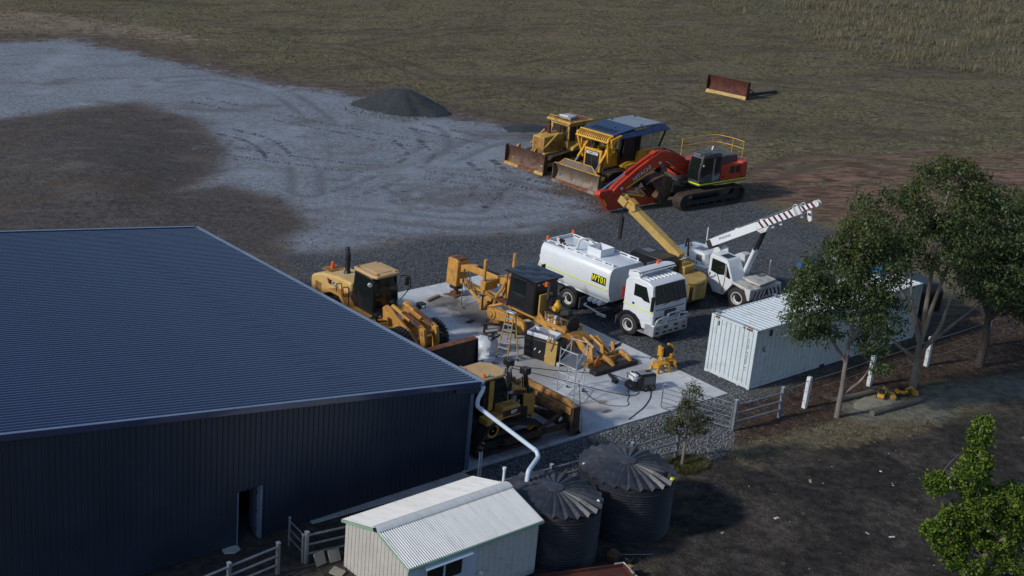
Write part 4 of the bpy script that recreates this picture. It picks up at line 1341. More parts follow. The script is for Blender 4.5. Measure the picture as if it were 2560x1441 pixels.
for k in range(5):
    y = -.5 + .25 * k
    MB().hexa([(4.05, y - .05, 1.83), (4.05, y + .05, 1.83), (4.05, y + .05, 2.0), (4.05, y - .05, 2.0), (4.5, y - .03, 1.68), (4.5, y + .03, 1.68), (4.5, y + .03, 1.74), (4.5, y - .03, 1.74)]).build("bucket_tooth", 'dark', bucket)

# ------------------------------------------------------------------ old yellow dozer
d1 = thing("bulldozer", "faded yellow bulldozer with rusty blade and a white lamp box on its cab roof", "bulldozer", (33.1, 30.6, 0), R(180))
for s in (-1, 1):
    crawler(d1, [(-4.55, .60, .46), (-4.3, .42, .38), (-1.75, .42, .38), (-1.55, .56, .44), (-3.0, .78, .38)], s * .80, s * 1.30, .19, .05, 0, side=s)
MB().box(-5.0, -1.2, -.72, .72, .45, 1.15).build("main_frame", 'oldyel', d1, bev=.04)
MB().prism([(-1.32, 1.05), (-1.32, 2.2), (-1.4, 2.26), (-3.25, 2.34), (-3.25, 1.05)], 'y', -.50, .50).build("engine_hood", 'oldyel', d1, bev=.05)
gr = MB().box(-1.34, -1.20, -.54, .54, 1.0, 2.26).build("radiator_guard", 'oldyel', d1, bev=.04)
MB().box(-1.21, -1.185, -.44, .44, 1.08, 2.14).build("radiator_grille", 'cat2', gr)
for s in (-1, 1):
    MB().box(-2.35, -1.9, s * .5, s * .515, 1.3, 1.85).build("side_panel", 'cat2', d1)
    MB().box(-3.0, -2.5, s * .5, s * .515, 1.3, 1.9).build("side_panel", 'cat2', d1)
    MB().prism([(-5.2, 1.18), (-5.2, 1.75), (-4.2, 1.7), (-3.4, 1.40), (-3.3, 1.18)], 'y', s * .62, s * 1.28).build("fender", 'oldyel', d1, bev=.03)
    ram(d1, (-2.4, s * .66, 2.45), (-.42, s * .72, 1.0), .62, .075, 'oldyel')
    MB().hexa([(-3.8, s * 1.32, .52), (-3.8, s * 1.46, .52), (-3.8, s * 1.46, .72), (-3.8, s * 1.32, .72), (-.3, s * 1.32, .38), (-.3, s * 1.46, .38), (-.3, s * 1.46, .58), (-.3, s * 1.32, .58)]).build("push_arm", 'oldyel', d1)
# cab
c1 = MB().prism([(-3.30, 1.3), (-3.22, 1.9), (-3.26, 3.05), (-4.85, 3.05), (-4.95, 1.3)], 'y', -.78, .78).build("cab", 'dark', d1)
for (x0, x1) in ((-3.24, -3.36), (-4.75, -4.93)):
    for s in (-1, 1):
        MB().hexa([(x0, s * .70, 1.25), (x0, s * .86, 1.25), (x1, s * .86, 1.25), (x1, s * .70, 1.25), (x0, s * .70, 3.05), (x0, s * .86, 3.05), (x1, s * .86, 3.05), (x1, s * .70, 3.05)][0:8] if s > 0 else
                  [(x0, s * .86, 1.25), (x0, s * .70, 1.25), (x1, s * .70, 1.25), (x1, s * .86, 1.25), (x0, s * .86, 3.05), (x0, s * .70, 3.05), (x1, s * .70, 3.05), (x1, s * .86, 3.05)]).build("cab_post", 'oldyel', c1, bev=.01)
MB().box(-3.34, -3.20, -.7, .7, 1.3, 1.78).build("dash_panel", 'oldyel', c1, bev=.02)
MB().box(-3.30, -3.18, -.86, .86, 2.86, 3.06).build("cab_header", 'oldyel', c1, bev=.02)
for s in (-1, 1):
    MB().box(-4.80, -3.36, s * .78, s * .86, 2.82, 3.05).build("cab_header", 'oldyel', c1, bev=.02)
    MB().box(-4.80, -3.36, s * .78, s * .86, 1.28, 1.72).build("cab_door", 'oldyel', c1, bev=.02)
    MB().box(-4.08, -4.0, s * .78, s * .85, 1.74, 2.8).build("cab_post", 'oldyel', c1)
rf1 = MB().prism([(-3.0, 3.06), (-5.35, 3.06), (-5.4, 3.20), (-3.05, 3.22)], 'y', -1.15, 1.10).build("cab_roof", 'oldyel', d1, bev=.03)
MB().box(-5.1, -3.3, -.85, .85, 3.215, 3.24).build("roof_plate", 'rust', rf1)
MB().tube(smooth_path([(-3.1, .95, 3.2), (-3.12, .95, 3.42), (-3.12, -.95, 3.42), (-3.1, -.95, 3.2)], .1), .03, 6).build("roof_rail", 'oldyel', rf1)
MB().obox((-3.85, .1, 3.36), (.75, .9, .2), (0, .06, .1)).build("roof_lamp_box", 'greyplastic', rf1, bev=.03)
MB().obox((-3.5, .05, 3.47), (.22, .8, .08), (0, .06, .1)).build("roof_lamp_lens", 'white', rf1, bev=.02)
ms_ = MB()
ms_.lathe([(.07, 2.3), (.14, 2.34), (.14, 2.85), (.07, 2.9), (.055, 2.92), (.055, 3.15)], (-2.35, -.18, 0), 'z', 12)
ms_.obox((-2.28, -.18, 3.18), (.26, .13, .05), (0, -.35, 0))
ms_.build("exhaust_stack", 'redrust', d1)
ms_ = MB()
ms_.lathe([(.06, 2.3), (.06, 2.75), (.15, 2.8), (.15, 2.86), (.001, 2.92)], (-2.9, .32, 0), 'z', 12)
ms_.build("air_cleaner", 'redrust', d1)
bm, pr = blade_mesh(3.72, 1.42, .34)
b1 = bm.build("dozer_blade", 'rustblade', d1, ang=50)
for k, (y0, y1, mt) in enumerate(((-1.86, -1.30, 'oldyel'), (-1.29, -.55, 'oldyel'), (-.54, .30, 'rust'), (.31, 1.05, 'rust'), (1.06, 1.86, 'oldyel'))):
    MB().hexa([(.10, y0, -.01), (.10, y1, -.01), (-.02, y1, .0), (-.02, y0, .0), (.02, y0, .20), (.02, y1, .20), (-.08, y1, .20), (-.08, y0, .20)]).build("cutting_edge", mt, b1)
for y in (-1.0, .62):
    MB().lathe([(.16, -.05), (.16, .05)], (-.40, y, 1.42), 'y', 12).build("lift_eye", 'oldyel', b1)
for s in (-1, 1):
    MB().prism([(-.35, 0), (.04, 0), (.02, 1.42), (-.3, 1.42)], 'y', s * 1.86, s * 1.895).build("blade_cheek", 'rustblade', b1)

# ------------------------------------------------------------------ big dozer with forestry canopy
d2 = thing("bulldozer", "bright yellow bulldozer with dark blue canopy roof and yellow sweep bars over its hood", "bulldozer", (32.8, 25.55, 0), R(180))
for s in (-1, 1):
    crawler(d2, [(-6.0, .74, .56), (-5.6, .45, .42), (-2.3, .45, .42), (-1.9, .66, .52)], s * .98, s * 1.55, .22, .06, 0, side=s)
MB().box(-6.2, -1.6, -.9, .9, .55, 1.35).build("main_frame", 'dark', d2, bev=.04)
MB().prism([(-1.5, 1.15), (-1.5, 2.42), (-3.2, 2.52), (-3.2, 1.15)], 'y', -.62, .62).build("engine_hood", 'kom', d2, bev=.06)
rg = MB().box(-1.62, -1.42, -.74, .74, 1.0, 2.55).build("radiator_guard", 'kom', d2, bev=.05)
MB().box(-1.43, -1.395, -.58, .58, 1.12, 2.42).build("radiator_screen", 'black', rg)
MB().box(-1.40, -1.37, -.50, .50, 2.18, 2.37).build("name_plate", 'whitepost', rg)
text_part("lettering", "KOMATSU", 'black', rg, .15, frame_mtx((-1.368, 0, 2.275), (0, 1, 0), (0, 0, 1)), .003, 1.1, .002)
MB().box(-1.40, -1.385, -.02, .02, 1.15, 2.1).build("screen_bar", 'grey', rg)
for s in (-1, 1):
    MB().prism([(-3.1, 1.2), (-3.0, 2.3), (-2.75, 2.42), (-1.9, 2.05), (-1.7, 1.2)], 'y', s * .64, s * .80).build("engine_side", 'kom', d2, bev=.03)
    MB().prism([(-6.3, 1.40), (-6.3, 1.62), (-3.6, 1.62), (-3.0, 1.45), (-3.0, 1.30)], 'y', s * .92, s * 1.58).build("fender", 'kom', d2, bev=.03)
    MB().box(-6.2, -4.3, s * .85, s * 1.5, 1.63, 2.42).build("fender_tank", 'kom', d2, bev=.05)
    for k in range(4):
        MB().box(-5.9, -4.8, s * 1.50, s * 1.515, 1.85 + .12 * k, 1.91 + .12 * k).build("tank_louvre", 'cat2', d2)
    ram(d2, (-2.15, s * .95, 3.15), (-.55, s * 1.0, 1.05), .64, .085, 'kom')
    MB().lathe([(.16, -.09), (.16, .09)], (-1.75, s * .95, 2.55), 'y', 12).build("ram_trunnion", 'kom', d2)
    MB().hexa([(-4.6, s * 1.60, .50), (-4.6, s * 1.76, .50), (-4.6, s * 1.76, .78), (-4.6, s * 1.60, .78), (-.3, s * 1.60, .32), (-.3, s * 1.76, .32), (-.3, s * 1.76, .60), (-.3, s * 1.60, .60)]).build("push_arm", 'greyblade', d2)
    # sweep frame over the hood
    MB().tube(smooth_path([(-1.75, s * 1.10, 1.75), (-1.35, s * 1.30, 3.0), (-1.25, s * 1.32, 3.45), (-1.55, s * 1.28, 3.62)], .25), .085, 8).build("sweep_post", 'kom', d2)
    MB().tube([(-1.8, s * 1.10, 1.72), (-1.75, s * 1.42, 3.05), (-1.9, s * 1.50, 3.55)], .075, 8).build("sweep_post", 'kom', d2)
    MB().prism([(-1.5, 2.9), (-1.35, 3.5), (-2.3, 3.72), (-2.35, 3.60), (-1.75, 3.3)], 'y', s * 1.42, s * 1.56).build("sweep_gusset", 'kom', d2, bev=.02)
for x, z in ((-1.22, 3.30), (-1.62, 3.68)):
    MB().tube([(x, -1.42, z), (x, 1.42, z)], .075, 8).build("sweep_rail", 'kom', d2)
for k in range(17):
    y = -1.28 + 2.56 * k / 16
    MB().tube(smooth_path([(-1.22, y, 3.28), (-1.22, y, 3.5), (-1.45, y, 3.66), (-1.68, y, 3.70)], .1, 3), .042, 6).build("sweep_bar", 'kom', d2)
# canopy
cn = MB()
cn.prism([(-1.75, 3.66), (-3.85, 3.92), (-3.85, 3.99), (-1.72, 3.73)], 'y', -1.40, 1.32)
cn.build("canopy_front", 'navycanopy', d2, bev=.02)
MB().prism([(-3.86, 3.92), (-6.55, 3.90), (-6.55, 3.96), (-3.86, 3.99)], 'y', -1.40, 1.32).build("canopy_rear", 'navycanopy', d2, bev=.02)
MB().box(-6.45, -4.0, -1.30, 1.2, 3.985, 4.0).build("canopy_panel", 'canopygrey', d2)
for s in (-1, 1):
    MB().hexa([(-1.8, s * 1.30, 3.66), (-6.6, s * 1.30, 3.92), (-6.9, s * 1.62, 3.55), (-2.2, s * 1.52, 3.42), (-1.8, s * 1.33, 3.70), (-6.6, s * 1.33, 3.96), (-6.9, s * 1.65, 3.58), (-2.2, s * 1.55, 3.46)]).build("canopy_eave", 'navycanopy', d2)
    for x, xb in ((-2.9, -2.8), (-4.3, -4.25), (-6.75, -6.25)):
        MB().tube([(x, s * 1.42, 3.6), (xb, s * 1.36, 2.35)], .075, 6).build("canopy_post", 'black', d2)
    MB().box(-4.2, -2.95, s * 1.22, s * 1.26, 1.7, 3.55).build("cab_wall", 'black', d2)
    for x0, x1 in ((-5.25, -4.45), (-6.2, -5.4)):
        mm = MB()
        k = 7
        for i in range(k + 1):
            xx = x0 + (x1 - x0) * i / k
            mm.box(xx - .012, xx + .012, s * 1.33, s * 1.35, 2.45, 3.5)
        for i in range(9):
            q = 2.45 + 1.05 * i / 8
            mm.box(x0, x1, s * 1.335, s * 1.345, q - .012, q + .012)
        tag(mm.build("mesh_screen", 'screen', d2), kind='stuff')
MB().box(-6.9, -6.82, -1.5, 1.5, 3.45, 3.6).build("canopy_rear_lip", 'navycanopy', d2)
c2 = MB().prism([(-3.0, 1.5), (-2.95, 2.4), (-3.2, 3.5), (-4.9, 3.5), (-5.0, 1.5)], 'y', -.95, .95).build("cab", 'black', d2)
MB().prism([(-3.0, 2.35), (-3.16, 3.38), (-3.13, 3.40), (-2.93, 2.38)], 'y', -.8, .8).build("windscreen", 'glass', c2)
for k in range(5):
    MB().obox((-2.35 - .0 * k, -.9 + .42 * k, 3.81), (.55, .26, .04), (0, .123, 0)).build("canopy_vent", 'black', d2)
for (x, y) in ((-3.0, .3), (-4.6, 1.1), (-4.2, -1.1), (-6.2, -.9)):
    MB().cyl((x, y, 3.80 if x > -3.8 else 3.98), (x, y, 4.08 if x < -3.8 else 3.93), .06, n=8).build("lifting_eye", 'black', d2)
e = MB()
e.lathe([(.13, 2.45), (.16, 2.5), (.16, 2.62), (.10, 2.66), (.09, 3.0)], (-2.0, -.38, 0), 'z', 12)
e.build("exhaust_stack", 'black', d2)
e = MB()
e.lathe([(.19, 2.48), (.21, 2.56), (.21, 2.62), (.001, 2.66)], (-1.85, .40, 0), 'z', 14)
e.build("air_cleaner", 'black', d2)
bm, pr = blade_mesh(4.05, 1.30, .36)
b2 = bm.build("dozer_blade", 'greyblade', d2, ang=50)
MB().hexa([(-.12, -1.55, 1.30), (-.12, 1.62, 1.30), (-.17, 1.62, 1.30), (-.17, -1.55, 1.30), (-.16, -1.2, 1.72), (-.16, 1.15, 1.72), (-.21, 1.15, 1.72), (-.21, -1.2, 1.72)]).build("spill_guard", 'greyblade', b2)
MB().tube([(-.13, -1.6, 1.36), (-.17, -1.2, 1.76), (-.17, 1.15, 1.76), (-.13, 1.66, 1.36), (-.13, 2.0, 1.30)], .045, 6).build("spill_rail", 'oldyel', b2)
MB().tube([(-.08, -2.0, 1.31), (-.08, 2.0, 1.31)], .035, 6).build("top_rail", 'oldyel', b2)
for y0, y1 in ((-2.0, -1.4), (-1.39, -.1), (-.09, 1.2), (1.21, 2.0)):
    MB().hexa([(.10, y0, -.01), (.10, y1, -.01), (-.02, y1, .0), (-.02, y0, .0), (.02, y0, .20), (.02, y1, .20), (-.08, y1, .20), (-.08, y0, .20)]).build("cutting_edge", 'greyblade' if abs(y0 + y1) > 2.5 else 'rust', b2)
for s in (-1, 1):
    MB().prism([(-.38, 0), (.06, 0), (.04, 1.30), (-.3, 1.30)], 'y', s * 2.0, s * 2.04).build("blade_cheek", 'greyblade', b2)
MB().box(-.5, -.2, 1.75, 2.1, .95, 1.2).build("tilt_bracket", 'oldyel', b2, bev=.03)

# ------------------------------------------------------------------ white pick-and-carry crane
wc = thing("mobile_crane", "white pick and carry crane with red striped boom raised over the container", "crane", (25.15, 5.2, 0), R(-90))
for s in (-1, 1):
    wheel(wc, (-.72, s * 1.05, .60), .60, .36, 'rim_white', s, rim_r=.56)
    wheel(wc, (-4.3, s * 1.05, .60), .60, .36, 'rim_white', s, rim_r=.56)
MB().prism([(-.06, .62), (-.05, 1.18), (-.25, 1.22), (-.40, 1.08), (-.62, .95), (-2.6, .95), (-2.6, .62)], 'y', -.80, .80).build("front_chassis", 'white2', wc)
deck = MB().prism([(-.02, .72), (-.02, 1.24), (-1.15, 1.40), (-1.15, 1.30), (-.34, 1.16), (-.14, .72)], 'y', -1.22, 1.30).build("front_deck", 'deckwhite', wc, bev=.015)
MB().prism([(-1.15, 1.36), (-.34, 1.26), (-.1, .74), (-.02, .74), (-.02, 1.27), (-.5, 1.36), (-1.15, 1.43)], 'y', -1.235, -1.20).build("wheel_guard", 'white2', wc, bev=.01)
MB().hexa([(.0, -.95, .72), (.0, 1.25, .72), (-.03, 1.25, .72), (-.03, -.95, .72), (.0, -.95, 1.12), (.0, 1.25, 1.12), (-.03, 1.25, 1.12), (-.03, -.95, 1.12)]).build("chevron_board", 'white2', deck)
for k in range(8):
    y = -.98 + .30 * k
    sg = 1 if k < 4 else -1
    a, b = (y, y + .13) if sg > 0 else (y, y + .13)
    dx = .20 * sg
    MB().hexa([(.002, max(-.95, a), .725), (.002, max(-.94, b), .725), (.012, max(-.94, b), .725), (.012, max(-.95, a), .725),
               (.002, min(1.25, a + dx), 1.115), (.002, min(1.25, b + dx), 1.115), (.012, min(1.25, b + dx), 1.115), (.012, min(1.25, a + dx), 1.115)]).build("chevron_stripe", 'maroon', deck)
MB().box(-.10, .02, -1.24, -1.10, .70, 1.30).build("corner_guard", 'white2', deck)
MB().obox((-.35, .25, 1.42), (.55, 1.5, .10), (0, .10, .1)).build("deck_plate", 'deckwhite', deck, bev=.02)
MB().obox((-.75, .0, 1.44), (.6, .9, .10), (0, .12, -.1)).build("deck_plate", 'deckwhite', deck, bev=.02)
MB().tube([(-.80, 1.28, 1.2), (-.80, 1.28, 2.25)], .035, 6).build("marker_pole", 'whitepost', deck)
# cab
cs = [(-2.60, .95), (-2.50, 1.0), (-2.18, .52), (-1.60, .50), (-1.04, 1.30), (-1.52, 2.38), (-1.62, 2.44), (-2.58, 2.50), (-2.62, 1.0)]
wcab = MB().prism([(-2.20, .50), (-1.58, .50), (-1.04, 1.32), (-1.50, 2.36), (-1.62, 2.44), (-2.56, 2.52), (-2.62, 2.4), (-2.62, 1.1)], 'y', -1.22, -.22).build("cab", 'white', wc, bev=.025)
MB().prism([(-2.46, 1.60), (-2.46, 2.30), (-1.70, 2.25), (-1.62, 2.2), (-1.62, 1.60), (-2.0, 1.52)], 'y', -1.228, -1.222).build("door_window", 'glass', wcab)
MB().prism([(-1.52, 1.55), (-1.53, 2.12), (-1.50, 2.12), (-1.24, 1.55), (-1.30, 1.48)], 'y', -1.228, -1.222).build("quarter_window", 'glass', wcab)
MB().tube([(-1.57, -1.232, 2.25), (-1.57, -1.232, 1.2), (-1.66, -1.232, .62)], .014, 5).build("door_seam", 'black', wcab)
MB().tube([(-2.05, -1.24, 1.56), (-1.75, -1.25, .98)], .016, 5).build("grab_handle", 'black', wcab)
MB().box(-2.52, -2.46, -1.24, -1.222, 1.35, 1.50).build("door_handle", 'black', wcab)
MB().hexa([(-1.085, -1.10, 1.36), (-1.085, -.34, 1.36), (-1.11, -.34, 1.36), (-1.11, -1.10, 1.36), (-1.495, -1.10, 2.30), (-1.495, -.34, 2.30), (-1.52, -.34, 2.30), (-1.52, -1.10, 2.30)]).build("windscreen", 'blueglass', wcab)
MB().hexa([(-1.70, -1.0, 2.453), (-1.70, -.4, 2.453), (-2.15, -.4, 2.489), (-2.15, -1.0, 2.489), (-1.70, -1.0, 2.466), (-1.70, -.4, 2.466), (-2.15, -.4, 2.502), (-2.15, -1.0, 2.502)]).build("roof_window", 'glass', wcab)
MB().box(-1.24, -1.12, -.72, -.66, 1.28, 1.36).build("wiper_motor", 'black', wcab)
MB().prism([(-2.1, .42), (-1.66, .42), (-1.66, .50), (-2.1, .50)], 'y', -1.20, -1.0).build("cab_step", 'dark', wcab)
MB().prism([(-2.5, 1.0), (-2.55, 2.1), (-2.2, 2.35), (-1.9, 2.3), (-1.75, 1.0)], 'y', .62, 1.15).build("side_housing", 'white2', wc, bev=.03)
MB().prism([(-2.45, 1.5), (-2.45, 2.05), (-2.05, 2.05), (-2.05, 1.5)], 'y', 1.15, 1.16).build("housing_grille", 'black', wc)
# rear unit
ru = MB().prism([(-2.7, .7), (-2.7, 1.35), (-3.0, 1.5), (-4.9, 1.5), (-5.4, 1.3), (-5.4, .7)], 'y', -.95, .95).build("rear_chassis", 'white2', wc, bev=.04)
MB().prism([(-3.25, 1.5), (-3.35, 2.1), (-3.6, 2.16), (-5.2, 2.05), (-5.35, 1.7), (-5.35, 1.5)], 'y', -.70, .75).build("engine_cover", 'white', wc, bev=.05)
for k in range(2):
    MB().box(-3.95 - .32 * k, -3.70 - .32 * k, -.4, .2, 2.135 - .028 * k, 2.165 - .026 * k).build("cover_vent", 'midgrey', wc)
MB().box(-3.85, -3.5, -.715, -.70, 1.6, 2.0).build("cover_grille", 'midgrey', wc)
MB().box(-3.7, -2.85, -1.22, -.85, 1.05, 1.58).build("battery_box", 'white2', wc, bev=.03)
bar = MB().obox((-4.15, -.98, 1.70), (1.55, .10, .16), (0, .08, 0)).build("perforated_bar", 'white2', wc)
for k in range(7):
    MB().obox((-4.75 + .2 * k, -1.035, 1.748 - .016 * k), (.09, .012, .07), (0, .08, 0)).build("bar_slot", 'dark', bar)
fr_ = MB()
fr_.tube([(-4.35, -.75, 1.7), (-4.55, -.60, 2.65), (-4.65, -.55, 2.65), (-4.95, -.35, 1.75)], .045, 6)
fr_.tube([(-4.45, -.66, 2.2), (-4.75, -.48, 2.2)], .035, 6)
fr_.build("boom_rest", 'black', wc)
e = MB()
e.lathe([(.07, 0), (.07, .12), (.001, .15)], (-4.75, -.1, 2.1), 'z', 8)
e.build("beacon", 'orange', wc)
MB().tube([(-4.4, .7, 2.1), (-4.4, .7, 3.1)], .03, 6).build("exhaust", 'white2', wc)
# boom
P0, P1 = Vector((-3.45, 0, 2.40)), Vector((1.20, 0, 5.50))
bd = (P1 - P0).normalized()
bn = Vector((-bd.z, 0, bd.x))


def along(p0, t, off, d=bd, n_=bn):
    return p0 + d * t + n_ * off


def beam(p0, t0, t1, h0, h1, y0, y1, d=bd, n_=bn):
    q = [along(p0, t0, h0, d, n_), along(p0, t1, h0, d, n_), along(p0, t1, h1, d, n_), along(p0, t0, h1, d, n_)]
    return MB().prism([(a.x, a.z) for a in q], 'y', y0, y1)


BL = (P1 - P0).length
wb = beam(P0, .0, 3.2, 0, .42, -.24, .24).build("boom", 'white', wc, bev=.02)
beam(P0, 3.2, BL + .25, .02, .40, -.22, .22).build("boom_outer_section", 'white', wb, bev=.015)
for k in range(7):
    q = [along(P0, 3.38 + .31 * k, .39), along(P0, 3.50 + .31 * k, .39), along(P0, 3.62 + .31 * k, .035), along(P0, 3.50 + .31 * k, .035)]
    for s in (-1, 1):
        MB().prism([(a.x, a.z) for a in q], 'y', s * .222, s * .229).build("boom_stripe", 'maroon', wb)
beam(P0, BL - .05, BL + .32, .0, .46, -.24, .24).build("boom_head_frame", 'white2', wb, bev=.04)
for s in (-1, 1):
    MB().tube(smooth_path([along(P0, BL + .1, .0) + Vector((0, s * .3, 0)), along(P0, BL + .1, .54) + Vector((0, s * .3, 0)), along(P0, BL + .34, .56) + Vector((0, s * .3, 0)), along(P0, BL + .42, .0) + Vector((0, s * .3, 0))], .1), .024, 6).build("head_guard", 'alu', wb)
tip = beam(P0, BL + .35, BL + 1.15, .12, .38, -.16, .16).build("fly_section", 'white', wb, bev=.015)
for k in range(3):
    q = [along(P0, BL + .42 + .27 * k, .375), along(P0, BL + .55 + .27 * k, .375), along(P0, BL + .62 + .27 * k, .125), along(P0, BL + .50 + .27 * k, .125)]
    for s in (-1, 1):
        MB().prism([(a.x, a.z) for a in q], 'y', s * .162, s * .169).build("boom_stripe", 'maroon', tip)
c0 = along(P0, BL + 1.2, .26)
MB().lathe([(.07, -.12), (.17, -.11), (.14, -.05), (.14, .05), (.17, .11), (.07, .12)], c0, 'y', 14).build("head_sheave", 'white2', wb)
hk = MB()
c1_ = along(P0, BL + .55, .02)
hk.prism([(c1_.x - .02, c1_.z + .1), (c1_.x + .2, c1_.z + .1), (c1_.x + .32, c1_.z - .35), (c1_.x + .2, c1_.z - .48), (c1_.x + .08, c1_.z - .35)], 'y', -.07, .07)
hkb = hk.build("hook_block", 'white2', wb, bev=.02)
MB().prism([(c1_.x + .05, c1_.z - .02), (c1_.x + .22, c1_.z - .02), (c1_.x + .26, c1_.z - .14), (c1_.x + .09, c1_.z - .14)], 'y', -.075, .075).build("hook_stripe", 'maroon', hkb)
for t in (3.95, 4.45, BL + .15):
    q = along(P0, t, -.06)
    MB().lathe([(.05, -.03), (.10, -.03), (.10, .03), (.05, .03)], q, 'y', 10).build("rope_guide", 'whitepost', wb)
for t in (1.9, 3.5):
    q = along(P0, t, .45)
    MB().obox(q, (.14, .2, .08), (0, -math.atan2(bd.z, bd.x), 0)).build("rope_guard", 'white2', wb)
MB().tube([along(P0, .3, .47), along(P0, BL + .3, .50)], .012, 5).build("hoist_rope", 'steel', wb)
text_part("lettering", "FRANNA", 'midgrey', wb, .20, frame_mtx(along(P0, 1.15, .24) + Vector((0, -.243, 0)), bd, bn), .003, 1.0, .002)
for s in (-1, 1):
    MB().prism([(-3.35, 1.35), (-2.45, 1.35), (-2.72, 2.5), (-2.9, 2.62), (-3.1, 2.5)], 'y', s * .27, s * .35).build("boom_pedestal", 'white2', wc, bev=.01)
MB().obox(along(P0, .05, .16), (.32, .5, .5), (0, -.58, 0)).build("winch", 'dark', wc, bev=.03)
for s in (-.12, .12):
    ram(wc, (-1.35, s, 1.45), along(P0, 3.55, -.02) + Vector((0, s, 0)), .55, .10, 'white', 'black', "luffing_ram", .6)
MB().prism([(a.x, a.z) for a in (along(P0, 3.1, 0), along(P0, 3.9, 0), along(P0, 3.6, -.22), along(P0, 3.3, -.22))], 'y', -.22, .22).build("ram_bracket", 'white2', wb, bev=.02)

# ------------------------------------------------------------------ tan yard crane behind the truck
yc = thing("yard_crane", "old tan yellow crane with black engine cover and round counterweight behind the white truck", "crane", (22.0, 8.8, 0), R(90))
for s in (-1, 1):
    for x in (-1.1, 1.5):
        wheel(yc, (x, s * .95, .45), .45, .28, 'rim_white', s)
MB().box(-1.8, 2.2, -.85, .85, .45, .9).build("carrier_frame", 'cranetan', yc, bev=.03)
MB().cyl((0, 0, .88), (0, 0, 1.12), .6, n=20).build("slew_ring", 'dark', yc)
MB().box(-.9, 1.75, -1.0, .95, 1.1, 1.3).build("upper_deck", 'cranetan', yc, bev=.02)
yk = MB().prism([(-.55, 1.3), (-.55, 2.35), (-.35, 2.5), (1.5, 2.5), (1.7, 2.3), (1.7, 1.3)], 'y', -.15, 1.1).build("engine_cover", 'black', yc, bev=.06)
MB().box(.75, 1.3, .2, .7, 2.5, 2.512).build("cover_plate", 'midgrey', yk)
cwp = [(-.9, 1.05), (-.9, -1.25)] + [(-.9 - 1.15 * math.sin(t), -.1 - 1.2 * math.cos(t)) for t in np.linspace(R(12), R(168), 12)]
cwy = MB().prism([(x, y) for x, y in cwp], 'z', .62, 1.62).build("counterweight", 'cranetan', yc, bev=.06)
MB().prism([(-1.0 + (x + 1.0) * 1.02, y * 1.02) for x, y in cwp], 'z', 1.50, 1.56).build("counterweight_band", 'cranetan', cwy, bev=.02)
hs = MB()
hs.box(-.85, .1, -1.0, -.2, 1.3, 2.0)
hs.build("winch_housing", 'cranetan', yc, bev=.05)
MB().cyl((-.45, -.95, 2.02), (-.45, -.25, 2.02), .22, n=14).build("winch_drum", 'oldyel', yc)
MB().tube(smooth_path([(-.5, -1.1, 1.62), (-.9, -1.15, 1.66), (-1.2, -1.25, 1.72), (-1.35, -1.3, 1.85)], .1), .035, 5).build("hydraulic_hose", 'hose', yc)
Q0, Q1 = Vector((-.25, -.30, 2.28)), Vector((3.55, -.30, 4.15))
yd = (Q1 - Q0).normalized()
yn = Vector((-yd.z, 0, yd.x))
yb = beam(Q0, -.1, 3.75, 0, .42, -.52, -.08, yd, yn).build("boom", 'cranetan', yc, bev=.015)
beam(Q0, 3.75, 4.35, .06, .36, -.46, -.14, yd, yn).build("boom_head", 'oldyel', yb, bev=.03)
for s in (-.50, -.10):
    beam(Q0, 4.1, 4.65, .0, .44, s - .03, s + .03, yd, yn).build("head_plate", 'cranetan', yb, bev=.02)
q = along(Q0, 4.45, .26, yd, yn)
MB().lathe([(.20, -.12), (.20, .12)], (q.x, -.30, q.z), 'y', 14).build("head_sheave", 'oldyel', yb)
q2 = along(Q0, 3.9, .52, yd, yn)
MB().obox((q2.x, -.3, q2.z), (.5, .35, .2), (0, -math.atan2(yd.z, yd.x), 0)).build("rope_guard", 'oldyel', yb, bev=.02)
MB().obox((q2.x - .25, -.05, q2.z - .25), (.35, .16, .3), (0, .3, 0)).build("limit_switch", 'cranetan', yb, bev=.02)
hk = MB()
for y in (-.34, -.26):
    hk.tube([(q.x + .05, y, q.z - .15), (q.x + .05, y, q.z - 1.2)], .02, 5)
hk.build("hoist_rope", 'dark', yb)
MB().hexa([(q.x - .05, -.36, q.z - 2.3), (q.x + .10, -.36, q.z - 2.3), (q.x + .10, -.24, q.z - 2.3), (q.x - .05, -.24, q.z - 2.3), (q.x - .08, -.40, q.z - 1.0), (q.x + .16, -.40, q.z - 1.0), (q.x + .16, -.20, q.z - 1.0), (q.x - .08, -.20, q.z - 1.0)]).build("hook_block", 'dark', yb, bev=.02)

# ------------------------------------------------------------------ wheel loader
wl = thing("wheel_loader", "tan yellow wheel loader with black glazed cab and wide rusty bucket beside the shed", "loader", (5.5, 11.5, 0), R(-90))
for s in (-1, 1):
    wheel(wl, (1.95, s * 1.08, .82), .82, .60, 'cat', s, True, .50, 'cat2')
    wheel(wl, (-2.75, s * 1.08, .82), .82, .60, 'cat', s, True, .50, 'cat2')
MB().box(-4.8, -.9, -.7, .7, .75, 1.3).build("rear_frame", 'cat2', wl, bev=.04)
MB().box(-.6, 2.6, -.55, .55, .75, 1.25).build("front_frame", 'cat2', wl, bev=.04)
MB().cyl((-.75, 0, .6), (-.75, 0, 1.45), .22, n=14).build("articulation_joint", 'dark', wl)
hd = MB().prism([(-2.15, 1.35), (-2.15, 2.55), (-3.3, 2.52), (-4.6, 2.30), (-5.35, 2.0), (-5.5, 1.85), (-5.45, 1.0), (-4.9, .95)], 'y', -.82, .82).build("engine_hood", 'hoodtan', wl, bev=.12)
MB().box(-5.1, -4.0, -.42, .42, 2.28, 2.36).build("hood_panel", 'cat2', hd)
